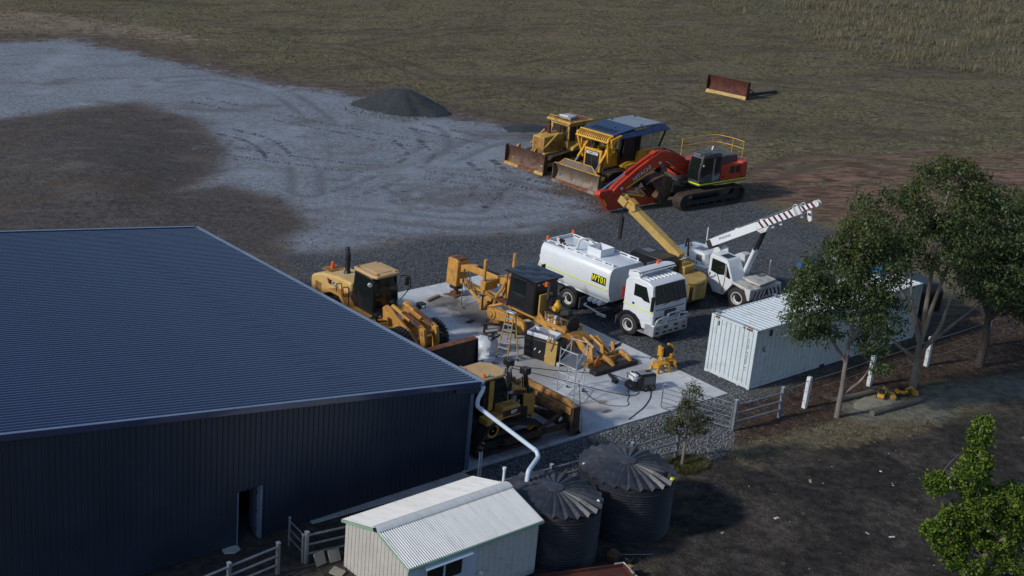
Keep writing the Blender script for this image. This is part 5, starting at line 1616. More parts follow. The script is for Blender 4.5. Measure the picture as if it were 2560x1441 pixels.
for s in (-1, 1):
    MB().box(-5.1, -4.55, s * .815, s * .83, 1.15, 1.75).build("hood_grille", 'cat2', hd)
    MB().prism([(-3.1, 1.95), (-3.25, 2.15), (-4.1, 2.2), (-3.95, 1.95)], 'y', s * .818, s * .83).build("badge_panel", 'black', hd)
    MB().prism([(-3.85, 2.02), (-3.95, 2.2), (-4.1, 2.2), (-3.97, 1.98)], 'y', s * .83, s * .836).build("badge_flash", 'fireext', hd)
    text_part("lettering", "CAT", 'whitepost', hd, .27, frame_mtx((-3.42, s * .834, 2.06), (-s, 0, 0), (0, 0, 1)), .003, 1, .006)
    MB().prism([(-3.9, 1.3), (-3.75, 1.75), (-3.2, 1.98), (-2.3, 1.98), (-1.85, 1.55), (-1.6, 1.2), (-1.75, 1.2), (-2.0, 1.5), (-2.4, 1.86), (-3.1, 1.86), (-3.6, 1.65), (-3.75, 1.3)], 'y', s * .80, s * 1.36).build("rear_fender", 'cat', wl, bev=.02)
    MB().prism([(-1.9, 1.15), (-1.9, 1.45), (-.35, 1.42), (-.35, 1.2)], 'y', s * .70, s * 1.30).build("access_deck", 'cat', wl, bev=.02)
    for px in (-2.3, -1.75):
        MB().tube(smooth_path([(px, s * 1.22, 1.55), (px - .05, s * 1.24, 2.55), (px - .55, s * 1.2, 2.35), (px - .45, s * 1.2, 1.8)], .1), .024, 6).build("handrail", 'black', wl)
    MB().tube(smooth_path([(.5, s * .62, 1.45), (.45, s * 1.15, 1.5), (.55, s * 1.38, 1.75)], .1), .05, 6).build("lamp_arm", 'black', wl)
    lb = MB().obox((.62, s * 1.36, 1.92), (.34, .34, .24)).build("work_lamp", 'black', wl, bev=.02)
    MB().box(.79, .80, s * 1.36 - .10, s * 1.36 + .10, 1.86, 1.98).build("lamp_lens", 'chrome', lb)
    MB().tube(smooth_path([(-.35, s * .8, 3.25), (-.05, s * 1.15, 3.25), (-.05, s * 1.2, 2.65), (-.3, s * .82, 2.0)], .1), .024, 6).build("mirror_arm", 'black', wl)
    MB().obox((-.08, s * 1.0, 3.0), (.08, .22, .42)).build("wing_mirror", 'black', wl, bev=.02)
e = MB()
e.lathe([(.22, 2.45), (.16, 2.6), (.13, 2.65), (.13, 3.45)], (-3.5, 0, 0), 'z', 14)
e.tube([(-3.5, 0, 3.40), (-3.5, 0, 3.5), (-3.68, .05, 3.82)], .12, 12)
e.build("exhaust_stack", 'black', hd)
e = MB()
e.box(-4.85, -4.65, -.10, .12, 2.30, 2.42)
e.lathe([(.09, 2.42), (.10, 2.5), (.09, 2.68), (.001, 2.72)], (-4.75, 0, 0), 'z', 10)
e.build("beacon", 'orange', hd)
lc = MB().prism([(-2.12, 1.40), (-2.05, 2.4), (-1.95, 3.30), (-.60, 3.30), (-.42, 2.2), (-.40, 1.35)], 'y', -.78, .78).build("cab", 'black', wl, bev=.05)
MB().prism([(-.55, 3.22), (-.395, 2.2), (-.385, 1.75), (-.36, 1.75), (-.37, 2.2), (-.53, 3.22)], 'y', -.66, .66).build("windscreen", 'glass', lc)
for s in (-1, 1):
    MB().prism([(-1.93, 2.1), (-1.85, 3.2), (-1.30, 3.2), (-1.30, 2.1)], 'y', s * .783, s * .79).build("rear_window", 'glass', lc)
    MB().prism([(-1.22, 1.6), (-1.22, 3.2), (-.66, 3.2), (-.50, 2.2), (-.48, 1.6)], 'y', s * .783, s * .79).build("door_window", 'glass', lc)
MB().cyl((-.72, -.82, 2.95), (-.62, -.86, 2.95), .10, n=12).build("round_mirror", 'whitepost', lc)
lr = MB().prism([(-2.1, -.72), (-1.95, -.80), (-.55, -.82), (-.30, -.68), (-.30, .68), (-.55, .82), (-1.95, .80), (-2.1, .72)], 'z', 3.30, 3.46).build("cab_roof", 'roofcap', wl, bev=.05)
MB().box(-1.75, -.6, -.45, .45, 3.455, 3.485).build("roof_panel", 'roofcap', lr, bev=.012)
for (x, y) in ((-1.95, -.6), (-1.95, .6), (-.45, -.55), (-.45, .55)):
    MB().box(x - .05, x + .05, y - .05, y + .05, 3.455, 3.52).build("roof_lug", 'cat2', lr)
# lift arms, rams and bucket
for s in (-1, 1):
    MB().prism([(.25, 1.25), (.15, 2.05), (.4, 2.25), (.75, 2.2), (1.1, 1.95), (2.1, 1.55), (2.75, 1.1), (3.05, .55), (2.85, .35), (2.5, .55), (1.9, 1.1), (1.2, 1.35), (.7, 1.2)], 'y', s * .52, s * .66).build("lift_arm", 'cat', wl, bev=.02)
    ram(wl, (.55, s * .36, 2.2), (2.75, s * .36, 1.75), .62, .11, 'cat')
    MB().hexa([(1.35, s * .36 - .13, 2.14), (2.75, s * .36 - .13, 1.86), (2.75, s * .36 + .13, 1.86), (1.35, s * .36 + .13, 2.14), (1.35, s * .36 - .13, 2.19), (2.75, s * .36 - .13, 1.91), (2.75, s * .36 + .13, 1.91), (1.35, s * .36 + .13, 2.19)]).build("ram_guard", 'rust', wl)
    MB().prism([(2.6, 1.95), (2.95, 1.85), (3.1, 1.2), (3.05, .5), (2.8, .5), (2.75, 1.2)], 'y', s * .28, s * .46).build("tilt_lever", 'cat', wl, bev=.02)
    MB().prism([(.1, 1.2), (.0, 1.45), (.75, 1.30), (1.3, 1.42), (1.3, 1.3)], 'y', s * .62, s * 1.12).build("front_fender", 'cat', wl, bev=.02)
MB().cyl((2.8, -.5, 1.6), (2.8, .5, 1.6), .09, n=10).build("cross_pin", 'cat2', wl)
bq = MB().prism([(3.85, .12), (3.95, 1.28), (4.03, 1.28), (4.03, .40), (4.06, .10), (4.18, .06), (4.18, .01), (3.9, .0)], 'y', -2.05, 1.95).build("bucket", 'dark', wl, bev=.01)
for s, yy in ((-1, -2.05), (1, 1.95)):
    MB().prism([(3.65, .05), (3.72, 1.27), (4.08, 1.27), (4.20, .12), (4.20, .02)], 'y', yy, yy - s * .05).build("bucket_side", 'black', bq)
MB().box(3.70, 4.08, -2.06, 1.96, 1.285, 1.34).build("bucket_rim", 'rust', bq, bev=.01)

# ------------------------------------------------------------------ stripped road grader
gd = thing("road_grader", "yellow motor grader without wheels, engine bared, black cab, propped on a jack post", "grader", (12.65, 9.0, 0), R(90))
MB().prism([(1.2, 1.35), (1.6, 2.15), (4.55, 2.10), (5.35, 1.85), (5.35, 1.45), (4.4, 1.72), (2.0, 1.76), (1.6, 1.2)], 'y', -.17, .17).build("gooseneck", 'cat', gd, bev=.03)
MB().box(2.6, 4.2, -.12, .12, 2.125, 2.14).build("neck_plate", 'dark', gd)
fb = MB().prism([(5.35, .62), (5.3, 2.05), (5.5, 2.15), (6.1, 2.1), (6.15, .60)], 'y', -.36, .36).build("front_bolster", 'cat', gd, bev=.04)
MB().box(5.3, 5.9, -.30, .30, 2.12, 2.16).build("bolster_cap", 'rust', fb)
MB().box(5.55, 5.95, -.365, -.36, .9, 1.6).build("bolster_plate", 'cat2', fb)
MB().cyl((5.7, 0, .45), (5.7, 0, .62), .36, n=16).build("steering_pivot", 'dark', gd)
MB().cyl((5.7, 0, .06), (5.7, 0, .5), .13, n=12).build("jack_post", 'rust', gd)
MB().prism([(5.25, -.5), (5.5, -.2), (5.9, -.55), (6.2, -.1), (5.95, .2), (6.05, .55), (5.6, .35), (5.3, .4), (5.4, 0)], 'z', 0.0, .06).build("jack_foot", 'rust', gd)
MB().prism([(5.3, .85), (5.3, 1.1), (3.6, .95), (2.9, .75), (2.9, .5), (3.7, .65)], 'y', -.14, .16).build("drawbar", 'cat', gd, bev=.02)
for s in (-1, 1):
    MB().tube([(4.9, s * .12, .9), (3.0, s * .75, .62)], .09, 6).build("drawbar_leg", 'cat', gd)
m = MB()
m.lathe([(.62, .42), (.78, .42), (.78, .62), (.62, .62), (.62, .42)], (2.3, 0, 0), 'z', 28)
m.f = m.f[:-2]
m.build("blade_circle", 'cat2', gd)
MB().cyl((2.85, .55, .55), (3.0, .8, .55), .30, n=16).build("circle_drive", 'cat', gd)
for s in (-1, 1):
    lc_ = MB().cyl((2.65, s * 1.0, 1.3), (2.65, s * 1.0, 3.15), .085, n=12).build("blade_lift_ram", 'cat', gd)
    MB().cyl((2.65, s * 1.0, .5), (2.65, s * 1.0, 1.3), .045, n=8).build("piston_rod", 'dark', lc_)
    MB().prism([(2.5, 1.5), (2.8, 1.5), (2.85, 2.0), (2.45, 2.0)], 'y', s * .2, s * 1.08).build("lift_arm_bracket", 'cat', gd, bev=.03)
    MB().prism([(1.4, 1.3), (1.5, 2.2), (1.8, 2.35), (2.0, 2.1), (2.15, 1.6), (1.9, 1.2)], 'y', s * .2, s * .32).build("saddle_plate", 'cat', gd, bev=.02)
MB().tube(smooth_path([(2.0, .2, 2.2), (1.75, .5, 1.9), (2.1, .6, 1.3), (2.3, .55, .7)], .2), .07, 7).build("centre_shift_ram", 'cat', gd)
for k in range(6):
    x0 = 5.15 - .12 * k - random.random() * .25
    MB().tube(smooth_path([(x0, .2, 1.75), (x0 - .05 - .2 * random.random(), .38, 1.0 + .5 * random.random()), (x0 - .3 - .9 * random.random(), .40, .5 + .4 * random.random()), (x0 - .9 - .5 * random.random(), .3, .95)], .3), .022, 5).build("hydraulic_hose", 'hose', gd)
MB().tube(smooth_path([(4.9, .35, 1.3), (4.6, .6, .5), (4.2, .95, .06), (3.9, 1.0, .03)], .3), .025, 5).build("hydraulic_hose", 'hose', gd)
for s in (-1, 1):
    MB().box(-2.6, 2.0, s * .52 - .07, s * .52 + .07, .98, 1.16).build("frame_rail", 'cat', gd, bev=.01)
    MB().tube([(1.5, s * .55, 1.1), (2.4, s * .72, .65)], .07, 6).build("push_rod", 'cat', gd)
MB().box(1.0, 1.14, -.6, .6, .9, 1.2).build("frame_cross_member", 'cat2', gd)
MB().box(-.7, -.55, -.6, .6, .9, 1.2).build("frame_cross_member", 'cat2', gd)
MB().box(1.25, 2.2, -.75, .75, 1.12, 1.18).build("walkway_grate", 'rust', gd)
# tandem case, wheels removed
td = MB().prism([(2.25, .45), (2.1, .72), (1.4, .80), (.2, .78), (-.15, .70), (-.3, .45), (-.15, .22), (.5, .14), (1.5, .14), (2.1, .2)], 'y', .66, .98).build("tandem_case", 'cat', gd, bev=.05)
for x, r_ in ((1.95, .30), (-.05, .33)):
    MB().lathe([(.001, 1.12), (r_ * .5, 1.12), (r_ * .55, 1.05), (r_, 1.03), (r_, .9)], (x, 0, .47), 'y', 20).build("wheel_hub", 'cat', td)
tf = MB().prism([(2.25, .45), (2.1, .72), (1.4, .80), (.2, .78), (-.15, .70), (-.3, .45), (-.15, .22), (.5, .14), (1.5, .14), (2.1, .2)], 'y', -.98, -.66).build("tandem_case", 'cat', gd, bev=.05)
MB().cyl((.95, -.7, .5), (.95, .7, .5), .24, n=16).build("rear_axle", 'cat2', gd)
for (x, y) in ((.4, .82), (1.5, .82), (.4, -.82), (1.5, -.82)):
    MB().box(x - .16, x + .16, y - .16, y + .16, 0.0, .145).build("support_block", 'wood', gd)
# cab
gc = MB().prism([(-.62, 1.2), (-.62, 2.98), (1.05, 2.98), (1.2, 1.2)], 'y', -.78, .78).build("cab", 'black', gd, bev=.02)
MB().box(-.55, .22, .782, .79, 1.35, 2.75).build("side_door", 'grey', gc) if 0 else None
MB().box(-.02, .78, .782, .792, 2.05, 2.80).build("side_window", 'glass', gc)
MB().box(.0, .76, .782, .792, 1.3, 1.98).build("lower_panel", 'black', gc)
MB().box(-.58, -.12, .782, .792, 1.25, 2.8).build("cab_door", 'black', gc)
for z in (1.28, 2.0, 2.82):
    MB().box(-.02, .80, .79, .802, z, z + .02).build("window_seam", 'grey', gc)
MB().prism([(1.07, 2.85), (1.13, 1.9), (1.15, 1.9), (1.09, 2.85)], 'y', -.62, .62).build("windscreen", 'glass', gc)
m = MB()
nx2, ny2 = 8, 8
for i in range(nx2 + 1):
    for j in range(ny2 + 1):
        x, y = -.80 + 2.15 * i / nx2, -.92 + 1.84 * j / ny2
        e_ = (i in (0, nx2)) or (j in (0, ny2))
        m.v.append((x, y, 3.06 + (0 if e_ else .035 * math.sin(i * 1.7) * math.cos(j * 1.3))))
for i in range(nx2):
    for j in range(ny2):
        a = i * (ny2 + 1) + j
        m.f.append((a, a + ny2 + 1, a + ny2 + 2, a + 1))
gr_ = m.build("cab_roof", 'blackroof', gd, ang=60)
MB().box(-.79, 1.34, -.91, .91, 2.97, 3.05).build("roof_edge", 'black', gr_)
e = MB()
e.lathe([(.10, 2.8), (.10, 2.88), (.08, 2.9), (.08, 3.0), (.001, 3.03)], (-.92, .35, 0), 'z', 10)
e.build("beacon", 'orange', gc)
for y in (.75, .45, -.5):
    MB().box(-.84, -.79, y - .07, y + .07, 2.86, 2.95).build("roof_lamp", 'chrome', gc)
MB().obox((.9, -1.25, 2.95), (.06, .25, .22)).build("wing_mirror", 'black', gc)
MB().tube([(.9, -.8, 2.8), (.9, -1.25, 2.95)], .02, 5).build("mirror_arm", 'black', gc)
MB().tube(smooth_path([(1.15, .72, 2.95), (1.35, .72, 2.7), (1.32, .72, 1.35), (1.1, .75, 1.2)], .15), .025, 6).build("grab_rail", 'black', gc)
# engine bay
MB().box(-.86, -.78, -.2, .62, 1.15, 2.35).build("bulkhead_plate", 'cranetan', gd)
eb = MB().box(-2.35, -.95, -.32, .32, .85, 1.55).build("engine_block", 'dark', gd, bev=.06)
MB().box(-2.25, -1.05, -.22, .20, 1.62, 1.80).build("rocker_cover", 'grey', eb, bev=.05)
random.seed(11)
for k in range(4):
    MB().cyl((-1.15 - .2 * k, .40, 1.05 + .03 * k), (-1.15 - .2 * k, .40, 1.45 + .03 * k), .075, n=12).build("oil_filter", 'cat' if k % 2 == 0 else 'whitepost', eb)
for k in range(26):
    x0 = -1.0 - random.random() * 1.2
    MB().tube(smooth_path([(x0, .34, 1.0 + random.random() * .5), (x0 - .1, .5, 1.3 + random.random() * .3), (x0 - .25, .42, 1.1 + random.random() * .5), (x0 - .35, .25, 1.5)], .1), .022, 5).build("engine_pipe", random.choice(['cat', 'dark', 'dark', 'cat2', 'steel', 'rust']), eb)
MB().lathe([(.05, .20), (.20, .20), (.22, .10), (.22, -.45), (.05, -.5)], (-1.12, 0.05, 2.06), 'y', 18).build("air_cleaner", 'black', eb)
MB().tube([(-1.04, .3, 2.15), (-1.04, .3, 2.85), (-1.0, .32, 3.0)], .07, 10).build("exhaust_stack", 'grey', eb)
pf = MB().lathe([(.07, 1.72), (.16, 1.80), (.20, 1.95), (.17, 2.1), (.10, 2.2), (.10, 2.3)], (-1.68, .28, 0), 'z', 16).build("precleaner", 'kom', eb)
MB().cyl((-1.68, .30, 1.95), (-1.68, .52, 1.92), .13, n=14).build("precleaner_outlet", 'kom', pf)
MB().lathe([(.12, 2.3), (.19, 2.34), (.19, 2.44), (.001, 2.5)], (-1.68, .1, 0), 'z', 14).build("precleaner_cap", 'black', eb)
MB().cyl((-1.9, .38, .92), (-1.7, .38, .92), .13, n=12).build("alternator", 'whitepost', eb)
MB().lathe([(.001, -.03), (.42, -.03), (.42, .03), (.001, .03)], (-2.5, 0, 1.25), 'x', 18).build("engine_fan", 'dark', eb)
MB().obox((-2.1, .1, 1.75), (.5, .4, .3), (.2, .3, .3)).build("turbocharger", 'dark', eb, bev=.08)
MB().obox((-2.35, .28, 1.0), (.35, .35, .45), (.1, .2, .3)).build("pump_housing", 'cat2', eb, bev=.05)
MB().prism([(-.7, .9), (-.8, 1.5), (-1.0, 1.35), (-1.5, .95), (-1.5, .8)], 'y', .55, .60).build("side_bracket", 'cat', gd)
MB().prism([(-2.4, .75), (-2.6, 1.0), (-3.1, .9), (-3.4, .7), (-3.3, .5), (-2.6, .45)], 'y', -.50, .50).build("rear_frame", 'cat2', gd, bev=.04)
for s in (-1, 1):
    MB().prism([(-1.5, .7), (-1.4, .95), (-3.2, .75), (-3.3, .45)], 'y', s * .52, s * .68).build("rear_rail", 'cat', gd, bev=.02)
    MB().prism([(-3.3, .85), (-3.55, 1.0), (-4.4, .45), (-4.55, .18), (-4.35, .12), (-3.6, .55)], 'y', s * .62, s * .50).build("ripper_arm", 'cat', gd, bev=.02)
    ram(gd, (-3.4, s * .25, 1.02), (-4.6, s * .25, .55), .6, .07, 'cat', 'dark')
for k in range(3):
    y = -.72 + .72 * k
    MB().prism([(-4.45, .95), (-4.25, .95), (-4.35, .5), (-4.55, .1), (-4.72, .08), (-4.55, .45)], 'y', y - .04, y + .04).build("ripper_shank", 'cat', gd, bev=.01)
MB().box(-4.75, -4.35, -1.25, 1.25, .18, .40).build("ripper_beam", 'cat2', gd, bev=.02)
MB().box(-5.35, -4.95, -1.45, 1.35, .0, .20).build("push_plate", 'dark', gd, bev=.02)
for y in (-1.05, .1):
    MB().prism([(-4.4, .38), (-4.55, .55), (-5.0, .5), (-5.3, .25), (-5.25, .2), (-4.9, .30), (-4.5, .3)], 'y', y - .08, y + .08).build("ripper_tooth", 'cat', gd, bev=.02)
MB().prism([(-4.05, .55), (-4.1, .55), (-4.75, 1.05), (-4.72, .85), (-4.2, .35)], 'y', -.9, -.86).build("pointed_plate", 'dark', gd)
MB().prism([(.35, .18), (.95, .18), (.65, .66)], 'x', -4.79, -4.765).build("warning_triangle", 'orangeflat', gd)

# ------------------------------------------------------------------ foreground dozer at the shed corner
fd = thing("bulldozer", "tan yellow bulldozer at the shed corner with two black lamps on its lift rams", "bulldozer", (3.0, 1.65, 0), R(0))
for s in (-1, 1):
    crawler(fd, [(-1.65, .42, .36), (1.30, .42, .40), (-1.05, 1.02, .42)], s * .72, s * 1.25, .19, .05, 2, 'cat', side=s)
    MB().prism([(-1.5, 1.35), (-1.5, 1.62), (-.65, 1.70), (-.6, 1.45)], 'y', s * .70, s * 1.20).build("rear_fender", 'cat', fd, bev=.03)
    MB().prism([(-.62, 1.45), (-.62, 1.98), (.35, 1.92), (.38, 1.45)], 'y', s * .58, s * 1.15).build("step_box", 'cat', fd, bev=.04)
    MB().box(-.62, .36, s * 1.152, s * 1.165, 1.55, 1.82).build("model_panel", 'redrust', fd)
    MB().hexa([(-.6, s * 1.30, .40), (-.6, s * 1.44, .40), (-.6, s * 1.44, .62), (-.6, s * 1.30, .62), (2.9, s * 1.30, .30), (2.9, s * 1.44, .30), (2.9, s * 1.44, .52), (2.9, s * 1.30, .52)]).build("push_arm", 'brownsteel', fd)
    MB().tube([(1.2, s * 1.36, .55), (2.85, s * 1.2, 1.0)], .08, 8).build("brace", 'brownsteel', fd)
    lf = MB().hexa([(1.40, s * .48 - .08, 1.3), (1.60, s * .48 - .08, 1.25), (1.60, s * .48 + .08, 1.25), (1.40, s * .48 + .08, 1.3), (1.05, s * .48 - .07, 2.85), (1.20, s * .48 - .07, 2.85), (1.20, s * .48 + .07, 2.85), (1.05, s * .48 + .07, 2.85)]).build("lift_ram", 'black', fd, bev=.015)
    MB().tube([(1.5, s * .48, 1.3), (2.85, s * .5, .75)], .05, 8).build("piston_rod", 'chrome', lf)
    MB().obox((1.12, s * .48, 2.98), (.34, .34, .28), (0, .1, .1)).build("work_lamp", 'black', lf, bev=.02)
    MB().obox((1.42, s * .48, 2.05), (.28, .3, .18), (0, .2, 0)).build("ram_yoke", 'dark', lf, bev=.03)
    MB().obox((1.02, s * .48, 2.45), (.04, .04, .6), (0, -.2, 0)).build("hose_guard", 'dark', lf)
text_part("lettering", "008", 'whitepost', fd, .22, frame_mtx((-.02, -1.168, 1.685), (1, 0, 0), (0, 0, 1)), .003, 1, .01)
for (x, z) in ((-.95, 1.52), (-1.25, 1.46)):
    pass
MB().obox((-.88, -1.205, 1.48), (.16, .012, .14)).build("reflector", 'hiyel', fd)
MB().obox((-1.15, -1.205, 1.56), (.30, .012, .05), (0, .25, 0)).build("reflector", 'hiyel', fd)
MB().box(-1.9, 1.3, -.66, .66, .6, 1.4).build("main_frame", 'dark', fd, bev=.04)
fh = MB().prism([(.10, 2.10), (.10, 2.42), (.5, 2.44), (1.55, 2.08), (1.6, 1.95), (1.6, 1.80), (.6, 2.05)], 'y', -.55, .55).build("engine_hood", 'cat', fd, bev=.04)
MB().box(.12, .22, -.56, .56, 1.0, 2.15).build("hood_pillar", 'cat', fd, bev=.02)
MB().box(.22, 1.1, -.40, .40, .9, 2.02).build("engine_block", 'dark', fd, bev=.03)
for s in (-1, 1):
    MB().prism([(.95, .95), (1.1, 1.5), (1.05, 2.0), (1.62, 1.85), (1.7, .9)], 'y', s * .50, s * .60).build("radiator_side", 'cat', fd, bev=.03)
    MB().prism([(.12, 2.12), (.12, 2.36), (1.2, 2.10), (1.2, 1.98)], 'y', s * .552, s * .565).build("hood_stripe", 'redrust', fh)
    text_part("lettering", "CAT", 'whitepost', fh, .17, frame_mtx((.30, s * .568, 2.22), (-s, 0, -.2 * -s if s < 0 else .2), (0, 0, 1)), .003, 1, .008)
    MB().cyl((.55, s * .50, 1.65), (.55, s * .50, 2.0), .13, n=14).build("filter_canister", 'greytrim', fd)
    MB().tube(smooth_path([(.3, s * .5, 1.5), (.7, s * .56, 1.45), (.9, s * .5, 1.75), (.85, s * .4, 1.3)], .15), .05, 7).build("coolant_pipe", 'steel', fd)
    MB().tube(smooth_path([(.25, s * .5, 1.2), (.6, s * .6, 1.1), (1.0, s * .5, 1.3)], .15), .04, 6).build("fuel_pipe", 'cat2', fd)
    MB().lathe([(.13, .0), (.13, .16)], (1.1, s * .15, 2.25), 'z', 10).build("hood_fitting", 'cat2', fh)
MB().box(1.55, 1.72, -.62, .62, .75, 2.05).build("radiator_guard", 'cat', fd, bev=.05)
MB().tube([(.55, -.15, 2.38), (.57, -.15, 3.02), (.66, -.15, 3.14)], .075, 10).build("exhaust_stack", 'midgrey', fh)
MB().obox((.80, .12, 2.62), (.22, .2, .2)).build("precleaner", 'dark', fh, bev=.03)
fc = MB().prism([(-1.35, 1.7), (-1.30, 3.10), (-.25, 3.10), (.02, 2.55), (.06, 2.2), (.06, 1.7)], 'y', -.66, .66).build("cab", 'black', fd, bev=.03)
for s in (-1, 1):
    MB().box(-1.05, -.80, s * .655, s * .73, 1.72, 3.06).build("cab_post", 'cat', fc, bev=.03)
    MB().prism([(-.74, 2.0), (-.74, 3.0), (-.30, 3.0), (-.04, 2.5), (-.02, 2.0)], 'y', s * .662, s * .668).build("side_window", 'glass', fc)
    MB().prism([(-1.32, 1.95), (-1.3, 2.95), (-1.1, 2.95), (-1.1, 1.95)], 'y', s * .662, s * .668).build("rear_window", 'glass', fc)
    MB().tube(smooth_path([(-.55, s * .95, 1.95), (-.55, s * .95, 2.12), (.1, s * .95, 2.08), (.1, s * .95, 1.92)], .05), .03, 6).build("grab_rail", 'cat', fd)
fr2 = MB().prism([(-1.45, -.70), (-.35, -.72), (.02, -.42), (.02, .42), (-.35, .72), (-1.45, .70)], 'z', 3.12, 3.24).build("cab_roof", 'roofcap', fd, bev=.035)
MB().tube(smooth_path([(-1.40, .35, 3.24), (-1.45, .40, 3.32), (-1.45, .68, 3.32), (-1.4, .66, 3.24)], .04), .02, 6).build("roof_handle", 'roofcap', fr2)
for (x, y) in ((-.15, -.62), (.03, -.2), (.03, .2)):
    MB().obox((x, y, 3.13), (.14, .1, .07), (0, 0, .6 if y < -.5 else 0)).build("roof_lug", 'roofcap', fr2)
e = MB()
e.lathe([(.075, 3.24), (.075, 3.30), (.06, 3.32), (.06, 3.38), (.001, 3.41)], (-1.25, -.55, 0), 'z', 10)
e.build("beacon", 'orange', fr2)
MB().cyl((-1.02, -.58, 3.24), (-1.02, -.58, 3.36), .06, n=8).build("aerial_base", 'greentrim', fr2)
MB().tube([(.15, -.62, 2.4), (.17, -.66, 3.1)], .02, 5).build("mirror_stem", 'black', fc)
MB().obox((.12, -.68, 2.55), (.16, .06, .34)).build("wing_mirror", 'black', fc)
bm, pr = blade_mesh(3.25, 1.30, .30)
bm.v = [(x + 3.30, y, z + .02) for x, y, z in bm.v]
fb2 = bm.build("dozer_blade", 'brownsteel', fd, ang=50)
MB().hexa([(2.80, -1.60, .98), (2.92, -1.60, .98), (2.92, 1.60, .98), (2.80, 1.60, .98), (2.86, -1.55, 1.24), (2.98, -1.55, 1.24), (2.98, 1.55, 1.24), (2.86, 1.55, 1.24)]).build("blade_stiffener", 'rustyel', fb2, bev=.02)
MB().hexa([(2.95, -1.62, 1.26), (3.16, -1.62, 1.30), (3.16, 1.62, 1.30), (2.95, 1.62, 1.26), (2.98, -1.2, 1.50), (3.14, -1.2, 1.50), (3.14, 1.2, 1.50), (2.98, 1.2, 1.50)]).build("spill_guard", 'rustyel', fb2, bev=.02)
MB().prism([(2.86, .0), (3.42, .0), (3.36, .25), (3.30, 1.30), (2.92, 1.30)], 'y', -1.66, -1.60).build("blade_cheek", 'brownsteel', fb2)
MB().prism([(2.86, .0), (3.42, .0), (3.36, .25), (3.30, 1.30), (2.92, 1.30)], 'y', 1.60, 1.66).build("blade_cheek", 'brownsteel', fb2)
MB().hexa([(3.2, -1.66, .0), (3.55, -1.66, .0), (3.55, 1.66, .0), (3.2, 1.66, .0), (3.28, -1.66, .16), (3.38, -1.66, .16), (3.38, 1.66, .16), (3.28, 1.66, .16)]).build("cutting_edge", 'dark', fb2)
MB().box(2.70, 2.79, -1.10, .9, .85, 1.1).build("blade_rib", 'rustyel', fb2)
MB().obox((2.45, -1.42, .82), (.2, .012, .13), (0, -.5, 0)).build("reflector", 'whitepost', fd)
MB().prism([(-2.1, .7), (-1.9, 1.2), (-1.6, 1.2), (-1.6, .7)], 'y', -.4, .4).build("drawbar_housing", 'dark', fd, bev=.04)

# ------------------------------------------------------------------ shipping container
CX, CY, CYAW = 16.2345, -0.7980, R(-0.614)
ct = thing("shipping_container", "long white shipping container with rusty top corners and ribbed walls by the fence", "container", (CX, CY, 0), CYAW)
CL, CW, CH = 12.19, 2.44, 2.9


def corrugate(n_rib, length, depth, duty=(.30, .40, .80, .90)):
    out_ = []
    p_ = length / n_rib
    for k in range(n_rib):
        o = k * p_
        out_ += [(o, 0), (o + p_ * duty[0], 0), (o + p_ * duty[1], -depth), (o + p_ * duty[2], -depth), (o + p_ * duty[3], 0)]
    out_.append((length, 0))
    return out_


def sheet(profile, fn0, fn1, name, mat, parent):
    mm = MB()
    n = len(profile)
    mm.add([fn0(a, b) for a, b in profile] + [fn1(a, b) for a, b in profile], [(i, i + 1, n + i + 1, n + i) for i in range(n - 1)])
    return mm.build(name, mat, parent, smooth=False)


sp_ = corrugate(40, CL - .30, .036)
sheet(sp_, lambda a, b: (.15 + a, .035 - b, .17), lambda a, b: (.15 + a, .035 - b, CH - .10), "side_panel", 'cont', ct)
sheet(sp_, lambda a, b: (CL - .15 - a, CW - .035 + b, .17), lambda a, b: (CL - .15 - a, CW - .035 + b, CH - .10), "side_panel", 'cont', ct)
ep = corrugate(9, CW - .30, .045, (.70, .76, .92, .98))
sheet(ep, lambda a, b: (.03 - b, CW - .15 - a, .17), lambda a, b: (.03 - b, CW - .15 - a, CH - .10), "end_panel", 'cont', ct)
rp_ = corrugate(44, CL - .30, .028, (.45, .55, .85, .95))
sheet(rp_, lambda a, b: (.15 + a, .06, CH - .015 + b), lambda a, b: (.15 + a, CW - .06, CH - .015 + b), "roof_panel", 'controof', ct)
for y in (0.0, CW - .06):
    MB().box(.12, CL - .12, y, y + .06, CH - .10, CH - .004).build("top_rail", 'cont', ct, bev=.005)
    MB().box(.12, CL - .12, y, y + .06, .03, .17).build("bottom_rail", 'cont', ct, bev=.005)
    for x in (0.0, CL - .14):
        MB().box(x, x + .14, y - (.0), y + .06 + (.08 if 1 else 0), .12, CH - .12).build("corner_post", 'cont', ct, bev=.01) if y == 0 else MB().box(x, x + .14, y - .08, y + .06, .12, CH - .12).build("corner_post", 'cont', ct, bev=.01)
for x in (0.0, CL - .10):
    MB().box(x, x + .10, .14, CW - .14, CH - .12, CH - .006).build("end_header", 'cont', ct, bev=.005)
    MB().box(x, x + .10, .14, CW - .14, .03, .17).build("end_sill", 'cont', ct, bev=.005)
for z in (0.0, CH - .118):
    for x in (-.004, CL - .176):
        for y in (-.004, CW - .158):
            cc = MB().box(x, x + .18, y, y + .162, z, z + .12).build("corner_casting", 'cont', ct, bev=.012)
            MB().box(x + .05, x + .13, y - .003 if y < 1 else y + .155, y + .004 if y < 1 else y + .165, z + .03, z + .09).build("casting_hole", 'dark', cc)
            if z > 1:
                MB().box(x + .05, x + .13, y + .05, y + .11, z + .118, z + .123).build("casting_hole", 'dark', cc)
for d_ in (MB().box(CL - .04, CL - .01, .16, CW / 2 - .005, .18, CH - .13), MB().box(CL - .04, CL - .01, CW / 2 + .005, CW - .16, .18, CH - .13)):
    d_.build("container_door", 'cont', ct)
m = MB()
m.box(.02, CL - .05, .07, CW - .07, .155, .168)
m.build("container_floor", 'dark', ct)
